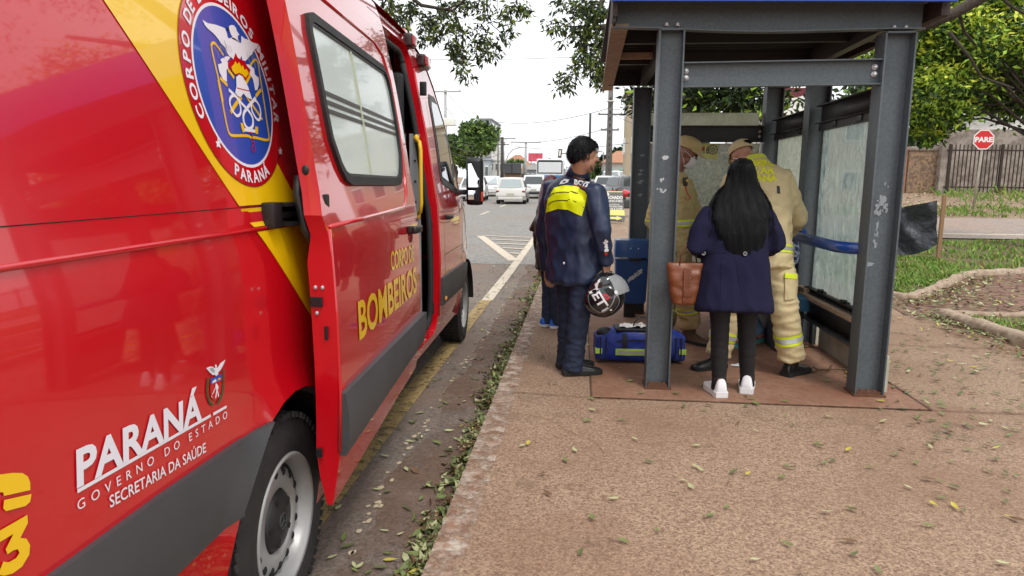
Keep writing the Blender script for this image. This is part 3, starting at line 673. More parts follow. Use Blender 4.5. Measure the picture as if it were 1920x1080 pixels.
TR={'eagle':('P',[(-0.2061,2.0446),(-0.1769,2.0411),(-0.1328,2.047),(-0.0937,2.0493),(-0.0701,2.0493),(-0.0644,2.038),(-0.0633,2.022),(-0.0462,2.0241),(-0.0287,2.0326),(-0.0354,2.0363),(-0.0395,2.0456),(-0.0413,2.0541),(-0.0413,2.0604),(-0.0208,2.0698),(0.0001,2.073),(0.0113,2.0663),(0.0131,2.0577),(0.0254,2.049),(0.0125,2.0434),(0.0075,2.032),(0.0188,2.0251),(0.0264,2.0227),(0.0391,2.0487),(0.0598,2.0449),(0.0903,2.0455),(0.1202,2.0432),(0.1665,2.0464),(0.1502,2.0324),(0.1183,2.0184),(0.0945,2.0006),(0.0712,1.9898),(0.0509,1.9784),(0.0315,1.9685),(0.0106,1.9677),(0.0074,1.9802),(-0.0069,1.9673),(-0.0198,1.9703),(-0.0283,1.9766),(-0.044,1.9662),(-0.0554,1.9592),(-0.0671,1.9635),(-0.0799,1.9651),(-0.0897,1.9734),(-0.0925,1.9853),(-0.1077,1.9923),(-0.1217,1.9958),(-0.1283,2.0043),(-0.1468,2.014),(-0.1596,2.0186),(-0.1839,2.0243),(-0.1993,2.0327)]),'beak':('P',[(-0.0537,2.054),(-0.0413,2.0604),(-0.0407,2.0542),(-0.0467,2.0454),(-0.0544,2.0451)]),'collar':('P',[(-0.036,2.0286),(-0.0211,2.031),(0.016,2.0254),(0.0175,2.0223),(0.0016,2.0252),(-0.0374,2.0253)]),'fire_red':('P',[(-0.0979,1.9421),(-0.0759,1.9557),(-0.0554,1.9592),(-0.0307,1.9838),(-0.0204,1.9689),(0.0245,1.9661),(0.0328,1.9582),(0.0516,1.9399),(0.0399,1.9275),(0.0055,1.9041),(-0.0064,1.9103),(-0.0309,1.9196),(-0.0574,1.9106),(-0.0721,1.9148),(-0.1026,1.9314)]),'fire_yel':('P',[(-0.0807,1.9324),(-0.0596,1.9433),(-0.0459,1.9557),(-0.0357,1.9472),(-0.0198,1.9574),(-0.0088,1.9437),(0.003,1.9508),(0.0112,1.9364),(0.0264,1.944),(0.038,1.9299),(0.0061,1.912),(-0.0107,1.92),(-0.0358,1.9215),(-0.0621,1.9125),(-0.0779,1.9202)]),'helmet':('P',[(-0.0627,1.9047),(-0.0382,1.916),(-0.0163,1.914),(-0.0001,1.8981),(0.0112,1.8838),(0.0143,1.871),(0.0241,1.8456),(-0.0163,1.8489),(-0.0323,1.8587),(-0.0586,1.8439),(-0.0776,1.8455),(-0.0905,1.8541),(-0.0729,1.8754)]),'axe_l':('P',[(-0.1437,1.9444),(-0.1221,1.9529),(-0.0968,1.9448),(-0.1032,1.9238),(-0.1162,1.9181),(-0.13,1.8802),(-0.1514,1.8846),(-0.1658,1.9044),(-0.1666,1.926),(-0.1377,1.9344)]),'axe_l2':('P',[(-0.1159,1.9552),(-0.0915,1.9631),(-0.073,1.9625),(-0.0956,1.9475),(-0.1115,1.9473)]),'axe_r':('P',[(0.0264,1.9572),(0.0522,1.9613),(0.0887,1.9537),(0.0861,1.9343),(0.1113,1.9271),(0.1039,1.9041),(0.0816,1.8835),(0.0642,1.8799),(0.0648,1.9016),(0.0628,1.9175),(0.0464,1.9285),(0.0575,1.9462)]),'lyre':('S',[(-0.1789,1.8177),(-0.1776,1.847),(-0.1793,1.8903),(-0.1835,1.9329),(-0.1846,1.9708),(-0.1797,1.9824),(-0.1619,1.9899),(-0.1508,1.9867),(-0.1159,1.9613)],0.0085),'lyre2':('S',[(0.0627,1.9577),(0.0987,1.9824),(0.1205,1.9888),(0.1324,1.9798),(0.1284,1.9571),(0.1252,1.9153),(0.122,1.8734),(0.118,1.8507)],0.0085),'lyre3':('S',[(-0.1832,1.8787),(-0.183,1.8304),(-0.1836,1.7768),(-0.1819,1.7352),(-0.1746,1.721),(-0.1544,1.7185),(-0.0505,1.7264),(-0.0296,1.7198),(-0.0099,1.7237),(0.0958,1.7177),(0.1104,1.7283),(0.1132,1.7818),(0.12,1.8521),(0.1265,1.9221)],0.0085),'haft1':('S',[(-0.1043,1.9212),(-0.0728,1.9008)],0.013),'haft1b':('S',[(-0.048,1.8462),(-0.0879,1.8238),(-0.1423,1.7893)],0.013),'haft2':('S',[(0.0588,1.9357),(0.0049,1.8961)],0.013),'haft2b':('S',[(-0.0115,1.8505),(0.0169,1.8326),(0.0794,1.7872)],0.01),'rod1':('S',[(-0.1681,1.8871),(-0.129,1.8705)],0.011),'rod2':('S',[(0.1129,1.8888),(0.0616,1.8607)],0.011),'rope1':('S',[(-0.128,1.858),(-0.0881,1.8441),(-0.0519,1.8226),(-0.0121,1.8057),(0.0069,1.7863),(-0.0002,1.7617),(-0.0306,1.7462),(-0.0575,1.752),(-0.0667,1.772),(-0.0579,1.7935),(-0.0272,1.8121),(0.0106,1.8319),(0.0576,1.8559)],0.011),'rope2':('S',[(-0.0749,1.8354),(-0.067,1.8132),(-0.0757,1.7918),(-0.1025,1.7804),(-0.1216,1.7875),(-0.1391,1.8107),(-0.1346,1.8286),(-0.1099,1.844),(-0.0881,1.8441)],0.009),'rope3':('S',[(0.0181,1.8354),(0.0069,1.8156),(0.0147,1.7977),(0.0386,1.781),(0.0594,1.7855),(0.0744,1.806),(0.0773,1.8282),(0.0592,1.8453),(0.0349,1.8466)],0.009),'rope4':('S',[(-0.0727,1.7431),(-0.0379,1.743),(0.0107,1.7438)],0.01),'tip1':('P',[(-0.0904,1.7624),(-0.0758,1.7635),(-0.0694,1.7511),(-0.073,1.7354),(-0.0852,1.7332),(-0.091,1.7469)]),'tip2':('P',[(0.0113,1.7599),(0.0325,1.7589),(0.0232,1.7366),(0.0067,1.7341),(0.0055,1.7461)]),'torch1':('S',[(-0.0442,1.7347),(-0.0279,1.7385),(-0.0189,1.7311),(-0.0382,1.7061),(-0.0167,1.7073)],0.004),'torch2':('S',[(-0.0232,1.699),(-0.0438,1.6926),(-0.0474,1.6767),(-0.0297,1.6761),(-0.0184,1.6886),(-0.0254,1.6935)],0.004),'star1':('P',[(-0.2533,1.7068),(-0.2493,1.6982),(-0.2356,1.6953),(-0.2476,1.6899),(-0.245,1.6775),(-0.2579,1.6822),(-0.2688,1.6793),(-0.265,1.689),(-0.2701,1.6946),(-0.2585,1.6969)]),'star2':('P',[(0.19,1.7026),(0.1913,1.694),(0.2033,1.6916),(0.1924,1.6867),(0.1941,1.6757),(0.1796,1.6789),(0.1695,1.6756),(0.174,1.6859),(0.1665,1.69),(0.1805,1.6926)]),'hl1':('S',[(-0.0723,1.8704),(-0.0299,1.8707),(0.015,1.8724)],0.003),'digit_a':('P',[(-1.1944,1.0916),(-1.1803,1.0874),(-1.1512,1.0778),(-1.1314,1.0686),(-1.1209,1.0577),(-1.1175,1.0449),(-1.1191,1.0309),(-1.1748,1.0462),(-1.1756,1.0531),(-1.1854,1.0577),(-1.1995,1.0622)]),'digit_b':('P',[(-1.1755,1.0389),(-1.1177,1.0227),(-1.1227,1.0099),(-1.1337,1.0074),(-1.1745,1.0182),(-1.1796,1.0257)]),'digit_3':('P',[(-1.2112,0.9916),(-1.1322,0.9896),(-1.1334,0.9743),(-1.153,0.9565),(-1.1404,0.9484),(-1.1341,0.9323),(-1.1382,0.9162),(-1.1558,0.9036),(-1.1774,0.9029),(-1.1946,0.9095),(-1.2061,0.9182),(-1.1926,0.9344),(-1.182,0.927),(-1.1664,0.9257),(-1.1582,0.9311),(-1.1606,0.9393),(-1.1695,0.9427),(-1.1826,0.9424),(-1.1851,0.9531),(-1.1658,0.9712),(-1.1978,0.9719),(-1.2137,0.9726)]),'c_bird':('P',[(-0.506,1.0891),(-0.4861,1.0881),(-0.47,1.0828),(-0.4625,1.0762),(-0.4587,1.0779),(-0.461,1.0848),(-0.4549,1.0856),(-0.4504,1.0811),(-0.4524,1.0743),(-0.4433,1.0755),(-0.4314,1.0823),(-0.4017,1.085),(-0.417,1.072),(-0.4311,1.0639),(-0.448,1.0595),(-0.4453,1.055),(-0.458,1.0532),(-0.4655,1.0599),(-0.4741,1.0605),(-0.4891,1.072)]),'c_bird_in':('P',[(-0.4903,1.0839),(-0.4736,1.082),(-0.4636,1.0702),(-0.4664,1.0646),(-0.482,1.0735)]),'c_shield':('P',[(-0.4872,1.0544),(-0.4265,1.0497),(-0.4334,1.0119),(-0.4411,0.9995),(-0.4583,0.9902),(-0.4726,0.988),(-0.4886,0.9999),(-0.4925,1.0156)]),'c_blue':('P',[(-0.4864,1.0547),(-0.4265,1.05),(-0.4294,1.0339),(-0.4883,1.0386)]),'c_sun':('P',[(-0.4527,1.0398),(-0.4474,1.0437),(-0.4383,1.0444),(-0.4343,1.0371)]),'c_mtn':('P',[(-0.483,1.0397),(-0.4766,1.0468),(-0.472,1.0436),(-0.4686,1.0485),(-0.465,1.0434),(-0.4618,1.0479),(-0.4584,1.0378)]),'c_man':('P',[(-0.4643,1.0341),(-0.4583,1.0323),(-0.4512,1.0228),(-0.4511,1.0173),(-0.4565,1.0134),(-0.4513,0.9953),(-0.4563,0.9923),(-0.4591,1.0088),(-0.4676,0.995),(-0.4736,0.9947),(-0.4634,1.0138),(-0.4655,1.0217),(-0.4795,1.0115),(-0.4905,1.0078),(-0.4851,0.9997),(-0.4925,1.0066),(-0.4667,1.0248)]),'c_leaf1':('S',[(-0.4986,1.0568),(-0.5042,1.0407),(-0.5073,1.0274),(-0.5065,1.0093),(-0.4982,0.9904),(-0.4808,0.9774)],0.0045),'c_leaf2':('S',[(-0.414,1.0545),(-0.4178,1.0276),(-0.4231,1.0087),(-0.4308,0.9944),(-0.4449,0.9821),(-0.4638,0.9735)],0.0045)}
def tpoly(bm, key, off, mi=0):
    t = TR[key]
    if t[0] == 'S':
        L_, R_ = stroke(t[1], t[2]); a = [bm.verts.new(fb(p.x, p.y, off)) for p in L_]; b = [bm.verts.new(fb(p.x, p.y, off)) for p in R_]
        for i in range(len(a) - 1): bm.faces.new((a[i], a[i + 1], b[i + 1], b[i])).material_index = mi
    else:
        vs, fs, _ = tri(t[1], [], .5); q = [bm.verts.new(fb(u, v, off)) for u, v in vs]
        for f in fs: bm.faces.new([q[i] for i in f]).material_index = mi
FLM = M('flame_orange', (.85, .22, .01), .4); PGR = M('print_grey', (.35, .35, .36), .5)
EM = [WHT, YEL, RED, BLK, GRN, BLU, FLM, PGR]
bm = NB()
for k in ('lyre', 'lyre2', 'lyre3', 'haft1', 'haft1b', 'haft2', 'haft2b', 'rod1', 'rod2'): tpoly(bm, k, .0058, 1)
for k in ('rope1', 'rope2', 'rope3', 'rope4', 'axe_l', 'axe_l2', 'axe_r'): tpoly(bm, k, .0064, 0)
for k in ('tip1', 'tip2'): tpoly(bm, k, .007, 1)
tpoly(bm, 'eagle', .0066, 0); tpoly(bm, 'beak', .007, 3); tpoly(bm, 'collar', .0074, 3)
tpoly(bm, 'fire_red', .0070, 2); tpoly(bm, 'fire_yel', .0075, 1); tpoly(bm, 'helmet', .0080, 0); tpoly(bm, 'hl1', .0086, 2)
for k in ('torch1', 'torch2'): tpoly(bm, k, .0078, 2)
for k in ('star1', 'star2'): tpoly(bm, k, .006, 0)
# wing feathers as thin grey lines
rf = random.Random(3)
for k in range(26):
    u = rf.uniform(-.17, -.06) if k % 2 else rf.uniform(.03, .14); v = 2.035 - .25 * abs(u + .0) + rf.uniform(-.035, .0)
    L_, R_ = stroke([(u, v), (u + (.004 if u < 0 else -.004), v - .022)], .0016)
    a = [bm.verts.new(fb(p.x, p.y, .0074)) for p in L_ + R_[::-1]]; bm.faces.new(a).material_index = 7
obj('emblem_figure', bm, EM, van, True)
bm = NB()
for k in ('digit_a', 'digit_b', 'digit_3'): tpoly(bm, k, .003, 0)
obj('yellow_numerals', bm, YEL, van, True)
bm = NB()
put_text(bm, 'PARANÁ', fb, (-1.008, .985), (-.543, .960), .073, .003, bold=.032, slant=.12)
for P in ([(-1.008, .972), (-.5, .951), (-.5, .959), (-1.008, .980)], [(-.487, .950), (-.412, .947), (-.412, .9545), (-.487, .9585)]):
    vs = [bm.verts.new(fb(u, v, .003)) for u, v in P]; bm.faces.new(vs)
put_text(bm, 'GOVERNO DO ESTADO', fb, (-1.012, .937), (-.412, .918), .0215, .003, bold=.0, sp=1.9)
put_text(bm, 'SECRETARIA DA SAÚDE', fb, (-.921, .898), (-.535, .866), .027, .003, bold=.01)
obj('white_lettering', bm, WHT, van, False)
bm = NB()
tpoly(bm, 'c_shield', .003, 2); tpoly(bm, 'c_blue', .0036, 5); tpoly(bm, 'c_sun', .0042, 1); tpoly(bm, 'c_mtn', .0044, 0); tpoly(bm, 'c_man', .0044, 0)
tpoly(bm, 'c_bird', .0042, 0); tpoly(bm, 'c_bird_in', .0048, 7)
for key in ('c_leaf1', 'c_leaf2'):
    tpoly(bm, key, .003, 4)
    P = TR[key][1]
    for a, b in zip(P, P[1:]):
        for t in (0, .5):
            u, v = a[0] + (b[0] - a[0]) * t, a[1] + (b[1] - a[1]) * t
            q = [bm.verts.new(fb(u + .0065 * math.cos(w_), v + .0045 * math.sin(w_), .0034)) for w_ in [j * math.pi / 3 for j in range(6)]]; bm.faces.new(q).material_index = 4
obj('state_crest', bm, EM, van, True)
# front door glass, handle, pillar
slab('front_window', [(3.30, 1.60), (3.36, 1.56), (4.12, 1.45), (4.16, 1.50), (3.95, 1.92), (3.74, 2.2), (3.62, 2.27), (3.40, 2.27), (3.33, 2.2)], fb, .006, BLK, van)
slab('front_window_glass', [(3.36, 1.62), (3.86, 1.545), (3.84, 2.02), (3.66, 2.215), (3.42, 2.215), (3.375, 2.16)], fb, .009, DGL, van)
slab('quarter_glass', [(3.90, 1.54), (4.07, 1.50), (3.9, 1.9), (3.885, 1.9)], fb, .009, DGL, van)
bm = NB(); sheet(bm, [(0, 0), (1, 0), (1, 1), (0, 1)], [], lambda u, v, o: Vector((-.16 - 1.70 * u + (.07 if v > .5 else 0) * (1 - 2 * u) * -1, 4.335 - .80 * v ** 1.15 + .10 * (1 - (2 * u - 1) ** 2), 1.50 + .93 * v + .09 * (1 - (2 * u - 1) ** 2))), .12); obj('windscreen', bm, DGL, van, True)
bm = NB(); box(bm, fb(3.36, 1.295, .03), (.03, .16, .035), bev=.012); box(bm, fb(3.30, 1.295, .012), (.03, .04, .04), bev=.008); obj('door_handle', bm, BLK, van, True)
bm = NB(); ell(bm, fb(3.13, .66, .022), (.012, .03, .02), n=10); obj('side_marker', bm, LIG, van, True)
bm = NB(); box(bm, fb(4.35, 1.48, .10), (.24, .05, .05), bev=.015, rz=R(15)); m0 = fb(4.26, 1.58, .16)
box(bm, m0, (.16, .11, .44), bev=.045); mr = obj('wing_mirror', bm, BLK, van, True)
bm = NB(); box(bm, m0 + Vector((-.004, -.060, .055)), (.105, .006, .22), bev=.002, rot=Matrix.Rotation(R(15), 3, 'Z') @ Matrix.Rotation(R(-7), 3, 'X')); box(bm, m0 + Vector((-.004, -.060, -.125)), (.105, .006, .085), bev=.002, rot=Matrix.Rotation(R(18), 3, 'Z'))
MIR = M('mirror_glass', (.8, .82, .85), .03, metal=1); obj('mirror_glass', bm, MIR, mr, True)
bm = NB(); box(bm, m0 + Vector((.07, -.03, -.14)), (.022, .04, .09), bev=.008); obj('indicator', bm, ORG, mr, True)
# nose: headlight, grille, bumper
bm = NB(); sheet(bm, [(5.0, 1.05), (5.30, .98), (5.36, .80), (5.2, .78), (5.02, .88)], [], fb, .06, .008, rim=0); obj('headlight', bm, M('lens', (.6, .62, .65), .08, coat=1), van, True)
bm = NB(); box(bm, (-1.01, 5.52, .50), (1.7, .16, .30), bev=.06); box(bm, (-1.01, 5.60, .85), (1.0, .05, .22), bev=.02); obj('front_bumper', bm, GRY, van, True)
# roof light bar and marker lamps
bm = NB(); box(bm, (-1.0, 3.42, 2.70), (1.36, .26, .14), bev=.05); obj('light_bar', bm, M('red_lens', (.45, .005, .01), .15, coat=1), van, True)
for s, z, l_ in ((3.30, 2.50, .22), (2.99, 2.60, .12)):
    bm = NB(); box(bm, fb(s, z, .03), (.07, l_, .10), bev=.02); o = obj('marker_lamp', bm, M('lamp_housing', (.03, .01, .01), .3), van, True)
    bm = NB(); box(bm, fb(s, z, .068), (.02, l_ * .85, .07), bev=.008); obj('lens', bm, bpy.data.materials['red_lens'], o, True)
bm = NB(); tube(bm, [fb(s, 2.62, -.0) for s in (-1.7, -.5, .5, 1.5, 2.9)], .014, 6); obj('roof_gutter', bm, RED, van, True)
# rail and arm of the sliding door
bm = NB(); box(bm, fb(-.01, 1.472, .025), (.045, .07, .085), bev=.010); box(bm, fb(.26, 1.505, .055), (.06, .44, .012), rz=R(-8)); box(bm, fb(.26, 1.44, .055), (.06, .44, .012), rz=R(-8)); box(bm, fb(.24, 1.472, .02), (.02, .46, .05), rz=R(-6))
box(bm, fb(.2, 1.47, .05), (.03, .3, .02), rz=R(-12)); box(bm, fd(.12, 1.47, -.03), (.05, .06, .14), bev=.01); obj('door_arm', bm, BLK, van, auto=30)
# sliding door
dr_out = [(.075, .42), (1.90, .43), (1.925, .62), (DLEN1, .8), (DLEN1, 1.0), (1.925, 1.4), (1.915, 1.9), (1.91, 2.3), (1.90, 2.60), (.08, 2.60), (.075, 2.3), (.07, 1.9), (.065, 1.55), (.04, 1.47), (.07, 1.40), (.08, .85), (.085, .62)]
win = [(.34, 1.63), (.40, 1.585), (.47, 1.568), (1.46, 1.562), (1.54, 1.58), (1.60, 1.63), (1.66, 1.72), (1.68, 1.85), (1.68, 2.08), (1.65, 2.16), (1.58, 2.20), (.34, 2.19), (.27, 2.17), (.245, 2.11), (.255, 1.85), (.27, 1.73)]
def inset(P, d):
    c = Vector((sum(p[0] for p in P) / len(P), sum(p[1] for p in P) / len(P))); o = []
    n = len(P)
    for i in range(n):
        a, b, e = Vector(P[i - 1]), Vector(P[i]), Vector(P[(i + 1) % n]); t = (e - a).normalized(); nn = Vector((-t.y, t.x))
        if nn.dot(c - b) < 0: nn = -nn
        o.append(tuple(b + nn * d))
    return o
bm = NB(); sheet(bm, dr_out, [inset(win, .02)], fd, .08)
sheet(bm, dr_out, [inset(win, .02)], lambda s, z, o: fd(s, z, -.062), .2)
D = dens(dr_out, .1)
for lst, (o0, o1) in ((D, (0, -.062)),):
    a = [bm.verts.new(fd(u, v, o0)) for u, v in lst]; b = [bm.verts.new(fd(u, v, o1 + (.04 if v < .5 else (-.025 if .55 < v < 1.38 else 0)))) for u, v in lst]
    for i in range(len(a)): j = (i + 1) % len(a); bm.faces.new((a[i], a[j], b[j], b[i]))
bmesh.ops.remove_doubles(bm, verts=bm.verts, dist=.001)
door = obj('sliding_door', bm, RED, van, auto=40)
bm = NB(); sheet(bm, win, [inset(win, .035)], fd, .1, .016, rim=-.01); o = obj('window_seal', bm, RUB, door, auto=40)
bm = NB(); sheet(bm, inset(win, .03), [], fd, .1, .003); obj('window_glass', bm, FGL, door, True)
bm = NB(); sheet(bm, inset(win, .034), [inset(win, .046)], fd, .1, .010, rim=0); obj('window_channel', bm, BLK, door, auto=40)
bm = NB()
for k, z in enumerate((1.905, 1.872, 1.840)): sheet(bm, [(.30, z - .008), (1.62, z - .008), (1.62, z + .008), (.30, z + .008)], [], fd, .2, .0065)
obj('window_stripes', bm, M('stripe_brown', (.035, .028, .02), .4), door)
bm = NB(); sheet(bm, [(.84, 1.60), (.865, 1.60), (.875, 2.16), (.85, 2.16)], [], fd, .2, .009, rim=0); obj('window_divider', bm, M('pale_rubber', (.45, .48, .36), .5), door)
slab('door_trim', [(.085, .605), (1.965, .585), (1.96, .775), (.085, .838)], fd, .020, GRY, door, bulge=.016)
bm = NB(); tube(bm, [fd(s, z, .0) for s, z in ((.10, 1.428), (.6, 1.43), (1.1, 1.434), (1.5, 1.44), (1.60, 1.46), (1.68, 1.52), (1.74, 1.66), (1.76, 1.9), (1.75, 2.15), (1.68, 2.27), (1.5, 2.31), (.9, 2.30), (.10, 2.29))], .009, 6); obj('pressed_ridge', bm, RED, door, True)
bm = NB(); tube(bm, [fd(.085, z, -.0) for z in (.62, .84, 1.1, 1.42)], .008, 6); obj('edge_fold', bm, RED, door, True)
bm = NB(); box(bm, fd(1.62, 1.315, .045), (.03, .17, .042), bev=.014); box(bm, fd(1.56, 1.315, .02), (.04, .04, .045), bev=.01); obj('door_handle', bm, BLK, door, True)
bm = NB(); ell(bm, fd(1.63, 1.27, .001), (.012, .05, .035), n=14); obj('handle_recess', bm, M('recess', (.3, .004, .01), .2, coat=1), door, True)
bm = NB(); put_text(bm, 'CORPO DE', fd, (1.035, 1.155), (1.70, 1.128), .092, .0035, bold=.026)
put_text(bm, 'BOMBEIROS', fd, (.37, .968), (1.755, .938), .150, .0035, bold=.026)
obj('yellow_lettering', bm, YEL, door, False)
ex = lambda o, z: fd(.072, z, 0) + Vector((o, -.004, 0))
bm = NB(); box(bm, ex(-.065, 1.17), (.045, .008, .035), bev=.003); box(bm, ex(-.035, 1.06), (.012, .008, .05), bev=.003); ell(bm, ex(-.035, 1.62), (.014, .008, .018), n=12); box(bm, ex(-.07, .62), (.02, .015, .03)); obj('edge_slots', bm, BLK, door)
bm = NB()
for o_, z in ((-.065, 1.22), (-.04, 1.22), (-.065, 1.13)): ell(bm, ex(o_, z), (.007, .006, .008), n=10)
obj('edge_bolts', bm, STEEL, door, True)
bm = NB(); tube(bm, [fd(.11, 1.60, -.075), fd(.1, 1.54, -.09), fd(.09, 1.42, -.085), fd(.10, 1.36, -.06)], .018, 8); box(bm, fd(.10, 1.37, -.05), (.05, .05, .09), bev=.012, rz=.3); obj('hinge_bracket', bm, BLK, door, True)
# wheels
HOLES = M('dark_hole', (.008, .008, .008), .8)
def wheel(s, z, x, r=.385, rr=.245, parent=van, nm='wheel', steer=0):
    sc_ = r / .385
    bm = NB(); lathe(bm, [(.20 * sc_, -.20), (.24 * sc_, -.20), (.24 * sc_, -.06), (.16 * sc_, -.05), (.02, -.05)], 32); wh = obj(nm, bm, HOLES, parent, True, loc=(x, s, z), rz=steer)
    bm = NB()
    P = [(rr - .01, -.22), (rr + .02, -.235), (r - .05, -.235), (r - .012, -.215), (r, -.19), (r, -.035), (r - .014, -.015), (r - .05, .0), (r - .09, .006), (rr + .015, .0), (rr - .008, -.010), (rr - .012, -.03)]
    lathe(bm, P, 96, close=False)
    for k in range(64):
        a = 2 * math.pi * k / 64; m = Matrix.Rotation(a, 3, 'X')
        for xx, ww in ((-.012, .030), (-.058, .036), (-.11, .04), (-.165, .04)):
            c = m @ Vector((xx - .01, 0, r + .001 - (.006 if xx > -.03 else 0))); box(bm, c, (ww, 2 * math.pi * r / 64 * .66, .014 if xx < -.03 else .022), rot=m @ Matrix.Rotation(.35 if k % 2 else .2, 3, 'Z'))
    ty = obj('tyre', bm, RUB, wh, auto=30)
    bm = NB(); lathe(bm, [(rr - .006, -.03), (rr + .002, -.006), (rr - .004, .002), (rr - .018, -.004), (rr - .026, -.03), (rr - .045, -.075), (rr - .05, -.085), (rr - .056, -.050), (rr - .075, -.040), (rr - .125, -.036), (rr - .14, -.075), (.05, -.08)], 64)
    rm = obj('rim', bm, RIM, wh, True)
    bm = NB()
    for k in range(16):
        a = 2 * math.pi * k / 16; c = Vector((-.044, (rr - .073) * math.cos(a), (rr - .073) * math.sin(a)))
        m = Matrix.Rotation(a, 3, 'X'); ell(bm, c, (.010, .015, .017), n=12)
    obj('rim_holes', bm, HOLES, rm, True)
    bm = NB(); lathe(bm, [(rr - .134, -.075), (rr - .138, -.040), (rr - .148, -.032), (.06, -.026), (.04, -.022), (.0, -.022)], 40)
    hc = obj('hub_cap', bm, M('hub_black', (.018, .018, .02), .5) if 'hub_black' not in bpy.data.materials else bpy.data.materials['hub_black'], wh, True)
    bm = NB()
    for k in range(5):
        a = 2 * math.pi * k / 5 + .3; m = Matrix.Rotation(a, 3, 'X'); box(bm, m @ Vector((-.029, 0, .078)), (.006, .020, .032), bev=.003, rot=m)
    obj('cap_slots', bm, HOLES, hc)
    bm = NB(); lathe(bm, [(.030, -.0225), (.030, -.018), (.026, -.018), (.026, -.0225)], 24)
    for k in range(3):
        m = Matrix.Rotation(2 * math.pi * k / 3, 3, 'X'); box(bm, m @ Vector((-.019, 0, .013)), (.004, .004, .024), rot=m)
    obj('cap_star', bm, bpy.data.materials.get('soft_grey') or M('soft_grey', (.06, .06, .065), .4), hc)
    return wh
wheel(.03, .372, -.02); wheel(4.5, .36, -.035, .362, .235)
bm = NB()
for s0, c, r_ in ((0, .04, .475), (0, 4.5, .46)):
    pr = None
    for k in range(19):
        a = math.pi * k / 18; q = [bm.verts.new((x, c + r_ * 1.0 * math.cos(a), .36 + r_ * math.sin(a))) for x in (-.005, -.5)]
        if pr: bm.faces.new((pr[0], pr[1], q[1], q[0]))
        pr = q
    ring = [bm.verts.new((-.5, c + r_ * math.cos(math.pi * k / 18), .36 + r_ * math.sin(math.pi * k / 18))) for k in range(19)]; bm.faces.new(ring)
obj('wheel_arches', bm, HOLES, van)
bm = NB(); box(bm, (-1.0, 2.1, .36), (1.75, 6.9, .08)); box(bm, (-1.0, 4.5, .33), (1.6, .12, .12)); box(bm, (-1.0, .05, .36), (1.6, .14, .14)); obj('underbody', bm, BLK, van)
bm = NB(); sheet(bm, [(-.42, .34), (-.52, .34), (-.50, .30), (-.43, .25), (-.41, .25)], [], fb, .05, .0, rim=-.2); obj('mud_flap', bm, RUB, van)
for s_, z_ in ((.03, .385), (4.5, .36)):
    for wobj in [o for o in van.children if o.name.startswith('wheel') and not o.name.startswith('wheel_a') and abs(o.location.y - s_) < .1][:1]:
        c = copy_tree(wobj, van); c.location.x = -1.99; c.rotation_euler = (0, 0, math.pi)

# ------------------------------------------------------------------ bus shelter
IRON = M('grey_painted_steel', (.085, .105, .118), .45, noise=(5, .5, (.06, .075, .085)), noise2=(55, .25, (.16, .18, .19), .06), bump=(120, .12))
IROND = M('worn_dark_steel', (.03, .034, .037), .5, noise=(14, .5, (.06, .045, .035)), bump=(60, .2))
RUST = M('rusty_foot', (.14, .055, .025), .8, noise=(40, .6, (.06, .03, .02)))
CHIP = M('chipped_white', (.55, .57, .58), .7)
BOLT = M('zinc_bolt', (.75, .75, .76), .35, metal=.3)
BLUEP = M('blue_paint', (.012, .06, .30), .3, coat=.5, noise=(8, .3, (.02, .05, .15)))
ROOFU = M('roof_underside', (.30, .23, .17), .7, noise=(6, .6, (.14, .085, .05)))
ROOFS = M('roof_side', (.035, .026, .024), .8, noise=(20, .6, (.07, .05, .04)))
BOARD = M('soffit_board', (.42, .31, .22), .8, noise=(14, .6, (.25, .16, .1)), bump=(40, .3))
sh = thing('bus_shelter', 'open grey steel bus shelter with dirty glass panels standing on the pavement', 'bus shelter', (0, 0, 0))
def hpost(x, y, z1, wd=.155, dp=.16, mat=IRON, bolts=True, foot=True, lean=0):
    bm = NB()
    box(bm, (x, y, z1 / 2), (wd - .012, .010, z1 - .004))
    for s in (-1, 1): box(bm, (x + s * wd / 2, y, z1 / 2), (.011, dp, z1), bev=.002)
    p = obj('post', bm, mat, sh, auto=40)
    if foot:
        bm = NB(); box(bm, (x, y, .012), (wd + .03, dp + .03, .014)); box(bm, (x, y, .027), (wd - .02, dp - .02, .016))
        for a in (-.045, .0, .045): ell(bm, (x + a, y - .05, .035), (.012, .012, .012), n=8)
        obj('base_plate', bm, RUST, p)
    bm = NB(); box(bm, (x, y, z1 - .006), (wd + .012, dp, .010)); obj('cap_plate', bm, mat, p)
    return p
PL = (.565, 4.82); PR = (1.985, 4.82); RL = (.625, 7.62); RRt = (1.975, 7.62); MR = (1.985, 6.25)
pl = hpost(*PL, 2.425); pr = hpost(*PR, 2.39, wd=.18); hpost(*RL, 2.42, wd=.175); hpost(*RRt, 2.42, wd=.165); hpost(*MR, 2.40, wd=.16)
# peeled and scuffed paint marks
BLOBN = [0]
def blob(bm, fm, cx, cy, rx, ry, n=14, j=.4, rr=random.Random(5)):
    BLOBN[0] += 1; dy = Vector((0, -.00012 * (BLOBN[0] % 40), 0))
    vs = [bm.verts.new(dy + fm(cx + rx * math.cos(2 * math.pi * k / n) * (1 + rr.uniform(-j, j)), cy + ry * math.sin(2 * math.pi * k / n) * (1 + rr.uniform(-j, j)))) for k in range(n)]; bm.faces.new(vs)
bm = NB(); fL = lambda u, v: Vector((PL[0] + u, PL[1] - .0065, v))
blob(bm, fL, -.005, 1.60, .022, .016); blob(bm, fL, -.025, 1.45, .008, .012); blob(bm, fL, -.012, 1.46, .006, .008)
for k in range(9): blob(bm, fL, -.02 + random.uniform(-.03, .03), 1.385 + random.uniform(-.015, .015), .006, .006)
obj('paint_chips', bm, CHIP, pl)
bm = NB(); fR = lambda u, v: Vector((PR[0] + u, PR[1] - .0065, v))
